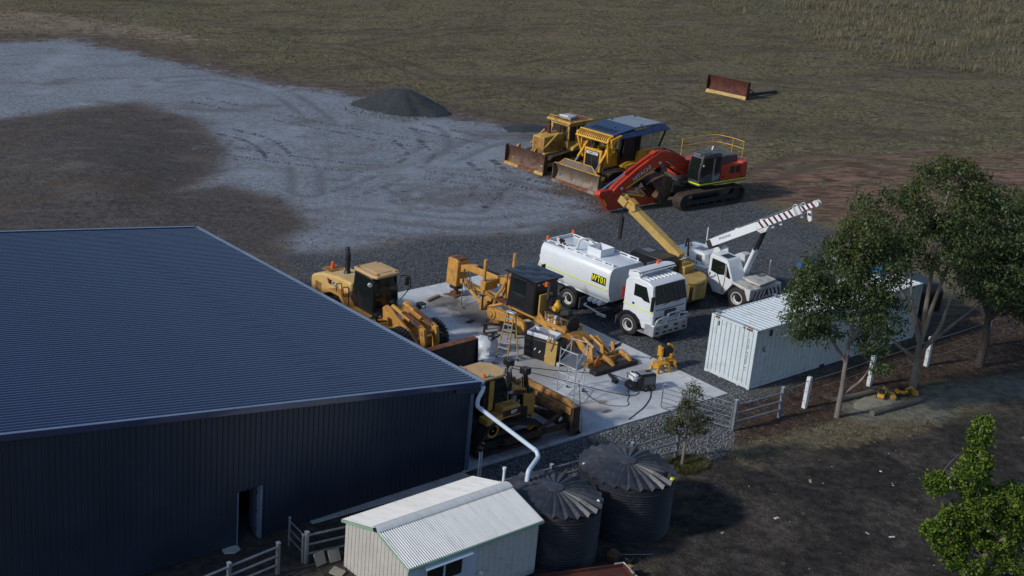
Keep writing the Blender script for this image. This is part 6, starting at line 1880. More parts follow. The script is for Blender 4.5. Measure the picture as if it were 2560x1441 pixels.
# rust flecks on the end header, dark ID marks, forklift slots
for (y, w_) in ((.22, .34), (.62, .12), (1.98, .26)):
    MB().box(-.0035, .0, y, y + w_, CH - .12, CH - .03).build("rust_patch", 'rust', ct)
    MB().box(.0, .10, y + .03, y + w_ - .02, CH - .0055, CH - .0015).build("rust_patch", 'rust', ct)
marks = MB()
random.seed(5)
for k in range(15):
    if k in (5, 12):
        continue
    z = 2.32 - k * .105
    marks.box(-.016, -.0145, .335, .335 + random.uniform(.05, .08), z, z + .022)
    marks.box(-.016, -.0145, .335, .352, z + .0 + random.uniform(.0, .02), z + .07)
    if random.random() < .6:
        marks.box(-.016, -.0145, .335 + .045, .335 + .065, z + .02, z + .06)
marks.v = [(x + .042 - .0, y, z) for x, y, z in marks.v]
tag(marks.build("identification_marks", 'dark', ct), kind='stuff')
for (x, y, z) in ((1.35, -.012, 2.55), (.0, 0, 0)):
    pass
MB().box(.95, 1.12, .028, .033, 2.45, 2.75).build("wall_label", 'dark', ct)
MB().box(.66, .72, .028, .033, 1.75, 2.0).build("wall_label", 'dark', ct)
MB().box(.72, .88, .028, .033, 1.72, 1.76).build("wall_label", 'fireext', ct)
MB().box(.028, .033, 1.98, 2.06, 2.42, 2.66).build("wall_label", 'dark', ct)
for x in (4.95, 6.85):
    MB().box(x, x + .36, -.003, .004, .04, .155).build("forklift_slot", 'dark', ct)
for (x, y) in ((.3, CW - .12), (4.3, CW - .10)):
    e = MB()
    e.box(x - .06, x + .06, y - .06, y + .06, CH + .0, CH + .16)
    e.box(x - .22, x + .03, y + .0, y + .04, CH + .12, CH + .16)
    e.build("twist_lock", 'steel', ct, bev=.01)
for y in (.55, 1.55):
    MB().box(-.02, .06, y, y + .10, -.02, .10).build("sill_lug", 'cont', ct)
bt_ = tag(MB().prism([(11.25, 1.7), (11.3, 2.3), (11.7, 2.4), (12.1, 2.2), (12.05, 1.8), (11.6, 1.6)], 'z', CH + .0, CH + .16).build("folded_tarpaulin", 'blue', bev=.05),
          "blue tarpaulin folded on the far end of the container roof", "tarpaulin")
bt_.location = (CX, CY, 0)
bt_.rotation_euler = (0, 0, CYAW)

# ------------------------------------------------------------------ water tanks


def tank(cx, cy, r, zb, label, cap):
    t = thing("water_tank", label, "water tank", (cx, cy, zb), 0, "black rainwater tanks beside the white garden shed")
    H = 2.25
    pr = [(r * .985, 0.0)]
    z = .06
    while z < H - .30:
        pr += [(r * .978, z), (r, z + .028), (r, z + .062), (r * .978, z + .088)]
        z += .105
    pr += [(r * .985, H - .22), (r * .985, H - .05), (r * .93, H - .02)]
    m = MB()
    m.lathe(pr, (0, 0, 0), 'z', 56)
    m.build("tank_wall", 'poly', t, ang=50)
    # pleated lid
    npl = 24
    m = MB()
    rin, zc = .30, H + .30
    vs = []
    for k in range(npl):
        a0 = 2 * math.pi * k / npl
        a1 = 2 * math.pi * (k + .80) / npl
        for (a, up) in ((a0, 0.15), (a1, 0.0)):
            for (rr, zz_, u) in ((rin, zc, .12), (r * .62, H + .17, .75), (r * 1.01, H - .02, 1.0)):
                vs.append((rr * math.cos(a), rr * math.sin(a), zz_ + up * u))
    fs = []
    n6 = 6 * npl
    for k in range(npl):
        b = 6 * k
        nb = (b + 6) % n6
        for j in range(2):
            fs.append((b + j, b + j + 1, b + 3 + j + 1, b + 3 + j))
            fs.append((b + 3 + j, b + 3 + j + 1, nb + j + 1, nb + j))
    for k in range(n6):
        pass
    m.add(vs, fs)
    # skirt closing the ragged rim
    o = len(m.v)
    rim = []
    for k in range(npl):
        for j in (2, 5):
            x, y, zq = vs[6 * k + j]
            rim.append((x, y, zq))
    nb = len(rim)
    m.add(rim + [(x * .93, y * .93, H - .08) for x, y, zq in rim], [(i, nb + i, nb + (i + 1) % nb, (i + 1) % nb) for i in range(nb)])
    m.build("tank_lid", 'polylid', t, smooth=False)
    m = MB()
    m.lathe([(rin * 1.05, zc - .02), (rin * 1.02, zc + .05), (rin * .8, zc + .075), (.001, zc + .08)], (0, 0, 0), 'z', 24)
    m.build("lid_hub", 'polylid', t)
    if cap == 'white':
        MB().cyl((.95, -1.15, H + .04), (1.0, -1.2, H + .10), .06, n=10).build("overflow_cap", 'white', t)
    else:
        a = R(-12)
        MB().lathe([(.24, 0), (.24, .05), (.10, .08), (.001, .085)], (.62, -1.05, H + .12), 'z', 16).build("inspection_lid", 'poly', t)
        MB().cyl((.62, -1.50, H + .0), (.65, -1.56, H + .16), .07, n=12).build("yellow_cap", 'signyel', t)
        MB().tube(smooth_path([(.5, -1.2, H + .22), (.8, -1.25, H + .26), (.68, -1.48, H + .14)], .1), .03, 6).build("overflow_hose", 'poly', t)
        MB().cyl((-1.35, .85, H + .02), (-1.37, .88, H + .16), .05, n=10).build("vent_cap", 'white', t)
    return t


tkA = tank(-0.49, -5.15, 1.68, -.60, "black water tank under the white downpipe, nearer to the garden shed", 'white')
MB().lathe([(.30, 2.38), (.30, 2.46), (.22, 2.47)], (-.28, 1.02, 0), 'z', 18).build("inlet_strainer", 'poly', tkA)
tank(3.36, -5.06, 1.74, -.60, "black water tank with a yellow cap on its lid, nearer to the sapling", 'yellow')

# ------------------------------------------------------------------ garden shed
gs = thing("garden_shed", "small cream and white tin shed with pale green trim and corrugated roof", "shed", (-5.27, -4.58, -.2), R(.2))
HX, HY, HE, HR = 2.95, 1.66, 2.0, 2.52


def slope_sheet(name, s):
    n = 62
    pr = []
    k = 0
    wl_ = (2 * HX + .16) / n
    for i in range(n * 4 + 1):
        pr.append((-HX - .08 + wl_ * i / 4, .024 * math.sin(i * math.pi / 2)))
    return sheet(pr, lambda a, b: (a, 0.0, HR + .02 + b), lambda a, b: (a, s * (HY + .12), HE - .03 + b), name, 'shedroof', gs)


slope_sheet("roof_sheet", 1)
slope_sheet("roof_sheet", -1)
m = MB()
m.prism([(-.22, HR - .02), (-.16, HR + .03), (-.05, HR + .06), (.05, HR + .06), (.16, HR + .03), (.22, HR - .02), (.2, HR - .03), (.05, HR + .035), (-.05, HR + .035), (-.2, HR - .03)], 'x', -HX - .09, HX + .09)
m.build("ridge_cap", 'shedroof', gs)
MB().cyl((-HX - .14, -.02, HR + .0), (-HX - .09, -.02, HR + .0), .075, n=10).build("ridge_end", 'black', gs)


def vclad(x0, y0, x1, y1, z0, ztop, name, mat, pitch_=.19):
    """vertical clad wall from (x0,y0) to (x1,y1); ztop(t) gives its top"""
    L = math.hypot(x1 - x0, y1 - y0)
    dx, dy = (x1 - x0) / L, (y1 - y0) / L
    n = max(1, int(round(L / pitch_)))
    pr = []
    for k in range(n):
        o = k * L / n
        q = L / n
        pr += [(o, 0), (o + q * .80, 0), (o + q * .83, -.018), (o + q * .97, -.018)]
    pr.append((L, 0))
    mm = MB()
    N_ = len(pr)
    P_ = lambda a, b: (x0 + dx * a + dy * b, y0 + dy * a - dx * b)
    P_ = lambda a, b: (x0 + dx * a - dy * b * 1, y0 + dy * a + dx * b * 1)
    mm.add([(*P_(a, -b), z0) for a, b in pr] + [(*P_(a, -b), ztop(a / L)) for a, b in pr], [(i, i + 1, N_ + i + 1, N_ + i) for i in range(N_ - 1)])
    return mm.build(name, mat, gs, smooth=False)


gab = lambda t: HE - .03 + (HR - HE) * (1 - abs(2 * t - 1))
vclad(-HX, HY, -HX, -HY, -.2, gab, "gable_wall", 'cream')
vclad(HX, -HY, HX, HY, -.2, gab, "gable_wall", 'cream')
vclad(HX, HY, -HX, HY, -.2, lambda t: HE - .03, "rear_wall", 'cream')
vclad(.15, -HY, HX, -HY, -.2, lambda t: HE - .03, "front_wall", 'greywall', .28)
MB().box(-HX, .14, -HY, -HY + .03, -.2, HE - .03).build("front_panel", 'bluewall', gs)
wf = MB()
for a in ((-2.2, -.5, .9, .97), (-2.2, -.5, 1.55, 1.62), (-2.2, -2.13, .97, 1.55), (-.57, -.5, .97, 1.55), (-1.39, -1.33, .97, 1.55)):
    wf.box(a[0], a[1], -HY - .04, -HY + .01, a[2], a[3])
wfo = wf.build("window_frame", 'bluewall', gs)
MB().box(-2.13, -.57, -HY - .012, -HY - .004, .97, 1.55).build("window_pane", 'glass', wfo)
MB().hexa([(-2.35, -HY - .26, 1.74), (-.3, -HY - .26, 1.74), (-.3, -HY, 1.86), (-2.35, -HY, 1.86), (-2.35, -HY - .26, 1.76), (-.3, -HY - .26, 1.76), (-.3, -HY, 1.89), (-2.35, -HY, 1.89)]).build("window_hood", 'bluewall', gs)
for s in (-1, 1):
    MB().box(-HX - .10, HX + .10, s * (HY + .10) - .05, s * (HY + .10) + .05, HE - .15, HE - .045).build("gutter", 'greentrim', gs, bev=.01)
    for x in (-HX - .05, HX + .05):
        a, b = (0, HR), (s * (HY + .13), HE)
        MB().hexa([(x - .03, 0, HR - .12), (x + .03, 0, HR - .12), (x + .03, s * (HY + .1), HE - .15), (x - .03, s * (HY + .1), HE - .15), (x - .03, 0, HR - .012), (x + .03, 0, HR - .012), (x + .03, s * (HY + .1), HE - .05), (x - .03, s * (HY + .1), HE - .05)]).build("barge_board", 'greentrim', gs)
MB().tube([(HX + .12, .3, 1.9), (HX + .12, .3, 2.95)], .045, 8).build("vent_pipe", 'white', gs)
MB().cyl((HX + .12, .3, 2.95), (HX + .12, .3, 3.03), .07, n=10).build("vent_cowl", 'white', gs)
MB().cyl((.25, -HY - .08, .75), (.25, -HY - .16, .75), .07, n=10).build("wall_lamp", 'white', gs)

# ------------------------------------------------------------------ fences and gate


def post(parent, x, y, h, w, mat, name="fence_post", cap=True, lean=(0, 0)):
    z = gzf(x, y)
    o = MB().hexa([(x - w, y - w, z - .2), (x + w, y - w, z - .2), (x + w, y + w, z - .2), (x - w, y + w, z - .2),
                   (x - w + lean[0], y - w + lean[1], z + h), (x + w + lean[0], y - w + lean[1], z + h), (x + w + lean[0], y + w + lean[1], z + h), (x - w + lean[0], y + w + lean[1], z + h)]).build(name, mat, parent, bev=.008)
    if cap:
        MB().box(x - w * 1.15, x + w * 1.15, y - w * 1.15, y + w * 1.15, z + h, z + h + .03).build("post_cap", 'alu', o)
    return o


def rail(parent, a, b, hs_, mat='steel', r=.042, name="fence_rail"):
    for h in hs_:
        MB().tube([(a[0], a[1], gzf(*a) + h), (b[0], b[1], gzf(*b) + h)], r, 6).build(name, mat, parent)


sf = thing("steel_rail_fence", "grey steel three rail fence running behind the black tanks to the gate", "fence", (0, 0, 0))
pts_ = [(-2.2, -2.35), (1.9, -2.75), (6.05, -3.05), (8.6, -3.2)]
for i, q in enumerate(pts_):
    post(sf, q[0], q[1], 1.38, .055, 'steel')
for a, b in zip(pts_[:-1], pts_[1:]):
    rail(sf, a, b, (.42, .82, 1.22))
sf2 = thing("steel_rail_fence", "short grey steel three rail fence panel between the gate and the container", "fence")
gp, gq = (12.8, -2.68), (15.62, -2.86)
for q in (gp, gq):
    post(sf2, q[0], q[1], 1.45, .06, 'steel')
rail(sf2, gp, gq, (.40, .80, 1.20))
gt = thing("farm_gate", "open galvanised farm gate of thin rails swung over the slab edge", "gate")
ha, hb = Vector((12.72, -2.60, 0)), Vector((11.28, -.10, 0))
gdv = (hb - ha)
fr3 = smooth_path([ha + Vector((0, 0, .02)), ha + Vector((0, 0, 1.17)), hb + Vector((0, 0, 1.17)), hb + Vector((0, 0, .02)), ha + Vector((0, 0, .02))], .12)
for v in fr3:
    pass
zg0, zg1 = -.18, .05
fr3 = [Vector((v.x, v.y, v.z + zg0 + (zg1 - zg0) * ((v - ha).xy.length / gdv.length))) for v in fr3]
MB().tube(fr3, .026, 6).build("gate_frame", 'steel', gt)
for k in range(1, 5):
    h = .06 + 1.12 * k / 5
    MB().tube([ha + Vector((0, 0, h + zg0)), hb + Vector((0, 0, h + zg1))], .017, 6).build("gate_rail", 'steel', gt)
for t in (.62,):
    q = ha.lerp(hb, t)
    MB().tube([q + Vector((0, 0, .05 + zg0 * .4)), q + Vector((0, 0, 1.15 + zg0 * .3))], .02, 6).build("gate_stay", 'steel', gt)
q = ha.lerp(hb, .62)
MB().box(q.x - .03, q.x + .03, q.y - .03, q.y + .03, .42, .78).build("gate_tag", 'whitepost', gt)
wf_ = thing("wire_fence", "line of white concrete posts with top wire along the container", "fence")
wp = [(17.43, -2.81), (22.04, -2.85), (26.46, -2.85), (31.2, -2.9), (36.0, -3.0)]
for i, q in enumerate(wp):
    post(wf_, q[0], q[1], 1.5, .085, 'whitepost', "concrete_post", False, ((.05, 0), (.02, .02), (.0, .0), (.03, 0), (0, 0))[i])
for i, (a, b) in enumerate(zip([gq] + wp[:-1], wp)):
    for h in (1.32, .85, .4):
        m = MB()
        k = 6
        m.tube([(a[0] + (b[0] - a[0]) * t / k, a[1] + (b[1] - a[1]) * t / k, gzf(*a) + h - .05 * math.sin(math.pi * t / k)) for t in range(k + 1)], .014 if h > 1 else .008, 4)
        m.build("fence_wire", 'steel', wf_)
yf = thing("steel_rail_fence", "grey steel rail fence panel at the bottom edge in front of the shed door", "fence")
ya, yb_, yc_ = (-10.6, -2.25), (-12.75, -2.45), (-15.2, -2.7)
for q in (ya, yb_, yc_):
    post(yf, q[0], q[1], 1.22, .06, 'steel')
rail(yf, ya, yb_, (.36, .72, 1.08))
rail(yf, yb_, yc_, (.36, .72, 1.08))
yg = thing("steel_rail_fence", "grey steel rail fence corner with side gate panel beside the garden shed", "fence")
ca, cb, cd = (-9.35, -2.2), (-9.20, -.95), (-5.5, -2.45)
post(yg, *ca, 1.25, .06, 'steel')
post(yg, *cb, 1.12, .035, 'steel')
post(yg, ca[0] - .10, ca[1] + .08, 1.12, .035, 'steel')
rail(yg, ca, cb, (.30, .65, 1.0), r=.03)
rail(yg, ca, cd, (.36, .74, 1.12))
post(yg, *cd, 1.25, .06, 'steel')
# lamp standard by the shed corner
ls = thing("lamp_post", "pair of thin steel poles with a black floodlight on top at the shed corner", "lamp", (.22, -.62, -.3))
for x in (-.05, .06):
    MB().tube([(x, 0, -.1), (x, 0, 1.42)], .035, 6).build("pole", 'whitepost', ls)
MB().obox((-.02, .02, 1.52), (.24, .2, .16), (.3, 0, .3)).build("floodlight", 'black', ls, bev=.02)

# ------------------------------------------------------------------ trees


def leaf_mat(name, lo, hi, trans=0.35):
    m, nt, out = new_mat(name)
    g = N(nt, "NewGeometry")
    tc = N(nt, "TexCoord")
    f = N(nt, "Math", operation='ADD')
    nn = noise(nt, tc.outputs["Object"], 0.9, 3)
    nt.links.new(g.outputs["Random Per Island"], f.inputs[0])
    nt.links.new(nn, f.inputs[1])
    c = mixc(nt, mrange(nt, f.outputs[0], 0.45, 1.5), lo, hi)
    d = N(nt, "BsdfPrincipled")
    d.inputs["Roughness"].default_value = 0.5
    d.inputs["Specular IOR Level"].default_value = 0.35
    t = N(nt, "BsdfTranslucent")
    nt.links.new(c, d.inputs["Base Color"])
    nt.links.new(c, t.inputs["Color"])
    mx = N(nt, "MixShader")
    mx.inputs[0].default_value = trans
    nt.links.new(d.outputs[0], mx.inputs[1])
    nt.links.new(t.outputs[0], mx.inputs[2])
    nt.links.new(mx.outputs[0], out.inputs[0])
    return m


GUM = leaf_mat("gum_leaves", (0.022, 0.038, 0.012), (0.118, 0.160, 0.058))
GUMTIP = leaf_mat("gum_young_leaves", (0.05, 0.055, 0.014), (0.13, 0.135, 0.04))
SAPL = leaf_mat("sapling_leaves", (0.024, 0.036, 0.014), (0.135, 0.150, 0.075))
BRIGHT = leaf_mat("bright_shrub_leaves", (0.016, 0.045, 0.008), (0.20, 0.29, 0.035), 0.4)


def leaves(clumps, per, spread, size, droop, rg, aspect=0.42):
    """clumps: (n,3); per leaves each -> vertex and face arrays of small folded leaf blades"""
    nC = len(clumps)
    n = nC * per
    ctr = np.repeat(np.asarray(clumps, float), per, 0)
    off = rg.normal(size=(n, 3))
    off /= np.linalg.norm(off, axis=1, keepdims=True)
    off *= (rg.random((n, 1)) ** 0.5) * np.repeat(np.asarray(spread).reshape(-1, 1) if np.ndim(spread) else np.full((nC, 1), spread), per, 0)
    off[:, 2] *= 0.8
    p_ = ctr + off
    d = rg.normal(size=(n, 3))
    d[:, 2] -= droop
    d /= np.linalg.norm(d, axis=1, keepdims=True)
    u = np.cross(d, rg.normal(size=(n, 3)))
    u /= np.linalg.norm(u, axis=1, keepdims=True)
    s = size * (0.65 + 0.7 * rg.random((n, 1)))
    a = p_
    b = p_ + d * s * .5 + u * s * aspect * .5
    c_ = p_ + d * s
    e = p_ + d * s * .5 - u * s * aspect * .5
    v = np.stack([a, b, c_, e], 1).reshape(-1, 3)
    f = np.arange(4 * n).reshape(n, 4)
    return v, f


def mesh_np(name, v, f, mat, parent=None):
    me = bpy.data.meshes.new(name)
    me.vertices.add(len(v))
    me.vertices.foreach_set("co", np.asarray(v, np.float32).ravel())
    k = f.shape[1]
    me.loops.add(f.size)
    me.loops.foreach_set("vertex_index", f.ravel().astype(np.int32))
    me.polygons.add(len(f))
    me.polygons.foreach_set("loop_start", np.arange(0, f.size, k, dtype=np.int32))
    me.polygons.foreach_set("loop_total", np.full(len(f), k, np.int32))
    me.update()
    me.materials.append(mat)
    o = bpy.data.objects.new(name, me)
    COL.objects.link(o)
    if parent is not None:
        o.parent = parent
    return o


def ell_clumps(ells, dens, rg, shell=0.55):
    out_ = []
    for (cx, cy, cz, rx, ry, rz_, w) in ells:
        n = int(dens * w)
        d = rg.normal(size=(n, 3))
        d /= np.linalg.norm(d, axis=1, keepdims=True)
        r = shell + (1 - shell) * rg.random((n, 1)) ** .7
        q = d * r * np.array([[rx, ry, rz_]])
        out_.append(q + np.array([[cx, cy, cz]]))
    return np.concatenate(out_)


def bendy(p0, p1, rg, k=5, amp=.12):
    p0, p1 = np.array(p0, float), np.array(p1, float)
    L = np.linalg.norm(p1 - p0)
    o = []
    ph = rg.normal(size=3) * amp * L
    for i in range(k + 1):
        t = i / k
        o.append(p0 * (1 - t) + p1 * t + ph * math.sin(math.pi * t) + rg.normal(size=3) * .012 * L * (0 < i < k))
    return o


def tree(name, label, x, y, trunks, ells, dens, per, leaf, seed, mats=(GUM, 'bark'), spread=.38, droop=.9, limb_frac=.22, group=None, tip=None, aspect=.42):
    rg = np.random.default_rng(seed)
    z0 = ground_height(x, y) if True else 0
    t = thing(name, label, "tree", (x, y, z0), 0, group)
    cl = ell_clumps(ells, dens, rg)
    m = MB()
    tips = []
    for pts, r in trunks:
        n = len(pts)
        rs = [r * (1 - .62 * (i / (n - 1)) ** .8) for i in range(n)]
        if pts[0][2] < .1:
            rs[0] *= 1.35
        m.tube(smooth_path(pts, .35, 3) if n > 2 else pts, r if n <= 2 else [r * 1.25 - (r * .85) * (i / max(1, len(smooth_path(pts, .35, 3)) - 1)) for i in range(len(smooth_path(pts, .35, 3)))], 9)
        tips += [(np.array(p_, float), r * .5) for p_ in pts[max(1, n // 2):]]
    m.build("trunk", mats[1] if isinstance(mats[1], bpy.types.Material) else MAT[mats[1]], t)
    m = MB()
    pick = rg.permutation(len(cl))[:int(len(cl) * limb_frac)]
    for i in pick:
        q = cl[i]
        best = min(tips, key=lambda a: np.linalg.norm(a[0] - q) + (.6 if a[0][2] > q[2] + .3 else 0))
        L = np.linalg.norm(best[0] - q)
        k = bendy(best[0], q, rg, 5)
        r0 = min(best[1] * .6, .012 + .016 * L)
        m.tube(k, [r0 * (1 - .8 * j / 5) for j in range(6)], 5, False)
    lo = m.build("limbs", mats[1] if isinstance(mats[1], bpy.types.Material) else MAT[mats[1]], t)
    tag(lo, kind='stuff')
    sprd = spread * (0.6 + 0.8 * rg.random(len(cl)))
    v, f = leaves(cl, per, sprd, leaf, droop, rg, aspect)
    mesh_np("crown", v, f, mats[0], t)
    if tip is not None:
        top = cl[cl[:, 2] > np.quantile(cl[:, 2], .80)]
        v, f = leaves(top[:len(top) * 3 // 5] + np.array([0, 0, .12]), per // 2, spread * .8, leaf, .1, rg, aspect)
        mesh_np("young_crown", v, f, tip, t)
    return t


# camera-side direction is (-x, -y); crowns spread mostly sideways of that
tree("gum_tree", "slim pale trunked gum tree in front of the container, first from the left", 17.85, -4.1,
     [([(0, 0, -.1), (.06, .02, 1.3), (.02, .05, 2.6), (.15, .10, 4.2), (.0, .2, 6.2), (.1, .2, 8.2)], .09),
      ([(.03, .04, 1.0), (.75, -.35, 1.7), (1.1, -.5, 2.5)], .055),
      ([(.03, .05, 2.6), (-.7, .6, 3.9), (-1.0, .9, 5.6)], .06), ([(.12, .1, 3.6), (.7, -.4, 5.0), (.7, -.5, 6.6)], .06)],
     [(.0, .2, 8.1, 1.05, 1.0, 1.1, .9), (-.7, .7, 6.9, 1.3, 1.3, 1.3, 1.2), (.55, -.3, 6.9, 1.25, 1.2, 1.4, 1.2), (-1.3, 1.1, 5.6, 1.2, 1.1, 1.2, 1.0), (-1.85, 1.2, 6.1, .8, .8, .9, .45), (.2, .0, 5.5, 1.4, 1.3, 1.1, 1.0), (.9, -.6, 4.9, 1.0, .9, 1.1, .7), (-1.6, 1.3, 4.4, .8, .8, .8, .45), (-.9, .8, 3.9, .8, .8, .6, .35), (.7, -.4, 3.7, .7, .7, .6, .3), (1.15, -.55, 2.5, .5, .5, .4, .12)],
     54, 60, .15, 3, (GUM, 'bark'), .44, 1.2, tip=GUMTIP)
tree("gum_tree", "tallest gum tree with several bare forking stems and a broad crown", 23.45, -4.05,
     [([(0, 0, -.1), (.12, .05, 1.2), (.05, .1, 1.9), (.25, .25, 4.2), (.15, .3, 7.5), (.2, .2, 9.8)], .13),
      ([(.08, .08, 1.6), (.7, -.30, 2.9), (.95, -.4, 4.6), (1.3, -.7, 6.5)], .08), ([(.1, .08, 1.8), (1.3, -.7, 3.4), (2.6, -1.5, 4.9)], .06),
      ([(.05, .1, 2.0), (.3, 0, 4.0), (.7, -.2, 6.5), (.9, -.2, 8.6)], .085), ([(.08, .1, 1.4), (-.8, .7, 2.2), (-1.4, 1.1, 2.9)], .07),
      ([(.1, .2, 3.0), (-.7, .9, 4.6), (-1.6, 1.6, 6.6)], .075), ([(.06, .1, 2.2), (-.5, .5, 4.2), (-.8, .7, 6.0)], .09)],
     [(.1, .2, 9.3, 1.8, 1.7, 1.5, 1.5), (-1.7, 1.7, 8.0, 1.8, 1.7, 1.5, 1.5), (1.5, -1.0, 8.0, 2.0, 1.7, 1.9, 1.8), (-2.1, 2.1, 6.7, 1.3, 1.2, 1.1, .8), (2.1, -1.3, 6.0, 1.7, 1.5, 1.6, 1.3), (0, .2, 7.0, 1.9, 1.7, 1.2, 1.2), (2.5, -1.7, 4.9, .8, .8, .6, .18)],
     58, 60, .16, 4, (GUM, 'bark'), .50, 1.1, tip=GUMTIP)
tree("gum_tree", "dark trunked gum tree at the right edge beyond the others", 28.6, -4.15,
     [([(0, 0, -.1), (.05, 0, 1.5), (.0, .1, 2.8), (.3, 0, 5.0), (.3, -.1, 7.6)], .15), ([(.02, .05, 2.4), (.9, -.6, 4.0), (1.6, -1.1, 5.6)], .11), ([(.02, .05, 2.6), (-.7, .6, 4.2), (-1.0, .9, 5.6)], .10)],
     [(.3, -.1, 7.2, 1.7, 1.6, 1.4, 1.2), (-1.0, .9, 6.0, 1.6, 1.5, 1.4, 1.1), (1.7, -1.2, 6.2, 1.7, 1.6, 1.6, 1.3), (.6, -.3, 4.8, 1.8, 1.7, 1.2, 1.0), (2.0, -1.5, 4.2, 1.4, 1.3, 1.2, .8), (-.6, .5, 4.0, 1.1, 1.0, .9, .4), (2.6, -1.9, 5.4, 1.5, 1.4, 1.5, .9), (1.0, -.8, 3.3, 1.2, 1.1, .7, .5), (2.4, -1.7, 3.2, 1.3, 1.2, .9, .6)],
     54, 58, .16, 5, (GUM, 'darkbark'), .50, 1.1, tip=GUMTIP)
tree("gum_tree", "low scrubby gum tree behind the dark trunk at the right edge", 33.5, -3.6,
     [([(0, 0, -.1), (.1, 0, 1.2), (.2, .1, 2.6), (.2, 0, 4.4)], .13), ([(.1, 0, 1.2), (.8, -.5, 2.2), (1.2, -.8, 3.2)], .07)],
     [(.1, 0, 4.2, 1.6, 1.5, 1.2, 1), (1.2, -.8, 3.0, 1.4, 1.3, 1.1, .8), (-.8, .6, 2.6, 1.3, 1.2, 1.0, .5)],
     46, 50, .17, 15, (GUM, 'darkbark'), .42, .8)
tree("sapling", "young sapling with a thin pale stem beside the open gate", 8.35, -3.72,
     [([(0, 0, -.1), (.04, .02, 1.0), (.02, .0, 2.0), (.04, .0, 3.5)], .05), ([(.03, .0, 1.1), (.3, -.25, 1.7), (.45, -.35, 2.1)], .022), ([(.03, .0, 1.2), (-.3, .25, 1.6), (-.45, .4, 1.9)], .022)],
     [(.02, 0, 3.2, .38, .36, .60, .9), (0, 0, 2.55, .55, .5, .45, .9), (.35, -.28, 2.0, .5, .45, .4, .8), (-.38, .32, 1.85, .5, .45, .4, .8), (0, .0, 1.85, .55, .5, .35, .5)],
     40, 26, .10, 6, (SAPL, 'bark'), .17, .2, .30)
tree("shrub_tree", "bright green leafy young tree at the bottom right corner", 9.55, -14.55,
     [([(0, 0, -.2), (.05, .1, 1.8), (-.05, .2, 3.6), (-.2, .4, 6.3)], .11), ([(.05, .1, 1.0), (-.5, .7, 2.4), (-.7, 1.0, 3.5)], .05), ([(.05, .1, .8), (.9, -.7, 2.6), (1.2, -.9, 4.0)], .05), ([(0, .1, 1.8), (-.45, .7, 3.2), (-.85, 1.1, 4.0)], .04)],
     [(-.22, .42, 6.1, .34, .34, .60, .55), (-.15, .35, 5.2, .42, .40, .55, .8), (-.30, .45, 4.4, .55, .5, .5, .9), (-.85, 1.1, 4.0, .42, .40, .42, .6), (.1, .1, 3.5, .75, .65, .6, 1.4), (-.35, .5, 2.7, .7, .6, .6, 1.2), (.9, -.6, 3.7, .75, .7, .6, 1.3), (.5, -.3, 2.6, 1.0, .9, .8, 1.8), (1.4, -1.1, 3.0, .8, .8, .8, 1.2), (-.35, .6, 1.8, .65, .6, .6, 1.0), (.3, .0, 1.4, 1.1, 1.0, .8, 1.5), (1.3, -1.0, 1.7, .9, .9, .8, 1.0), (-1.0, 1.2, 4.1, .26, .25, .22, .25), (-.8, 1.05, 2.2, .42, .38, .35, .4), (-.1, .3, 4.8, .6, .5, .4, .4)],
     92, 28, .11, 8, (BRIGHT, 'bark'), .15, .35, .05, aspect=.60)
# grass clump at the foot of the sapling, built of blades


def tufts(name, xs, ys, h, w, blades, mat, seed, lean=.5):
    rg = np.random.default_rng(seed)
    n = len(xs)
    zs = np.array([ground_height(a, b) for a, b in zip(xs, ys)])
    base = np.repeat(np.stack([xs, ys, zs], 1), blades, 0)
    N_ = n * blades
    hh = np.repeat(h if np.ndim(h) else np.full(n, h), blades) * (.5 + .8 * rg.random(N_))
    base[:, :2] += rg.normal(size=(N_, 2)) * (hh * .28)[:, None]
    a = rg.random(N_) * 2 * math.pi
    d = np.stack([np.cos(a), np.sin(a)], 1)
    tip = base.copy()
    tip[:, :2] += d * (hh * lean * rg.random(N_))[:, None]
    tip[:, 2] += hh
    sd_ = np.stack([-d[:, 1], d[:, 0]], 1) * w * (.6 + .8 * rg.random((N_, 1)))
    l, r = base.copy(), base.copy()
    l[:, :2] -= sd_
    r[:, :2] += sd_
    l[:, 2] -= .03
    r[:, 2] -= .03
    v = np.stack([l, r, tip], 1).reshape(-1, 3)
    o = mesh_np(name, v, np.arange(3 * N_).reshape(N_, 3), mat)
    return tag(o, kind='stuff')


STRAW = leaf_mat("straw_grass", (0.085, 0.076, 0.046), (0.32, 0.275, 0.165), .3)
GREENG = leaf_mat("short_grass", (0.055, 0.060, 0.028), (0.160, 0.152, 0.075), .3)
rg = np.random.default_rng(21)


def scatter(poly_fn, box, n, rg):
    x = box[0] + (box[1] - box[0]) * rg.random(n)
    y = box[2] + (box[3] - box[2]) * rg.random(n)
    k = poly_fn(x, y)
    return x[k], y[k]


def in_view(x, y, z=0.0, pad=.06):
    d = np.stack([x - cam.location.x, y - cam.location.y, np.full_like(x, z) - cam.location.z], 1)
    Fv = np.array(fw)
    Rv = np.cross(Fv, [0, 0, 1])
    Rv /= np.linalg.norm(Rv)
    Uv = np.cross(Rv, Fv)
    dz = d @ Fv
    u = (395.35 + 3316.7 * (d @ Rv) / dz) / 2560
    v = (549.18 - 3316.7 * (d @ Uv) / dz) / 1441
    return (dz > 1) & (u > -pad) & (u < 1 + pad) & (v > -pad) & (v < 1 + pad)


def zval(k, x, y):
    return sdist(x, y, ZONES[k])


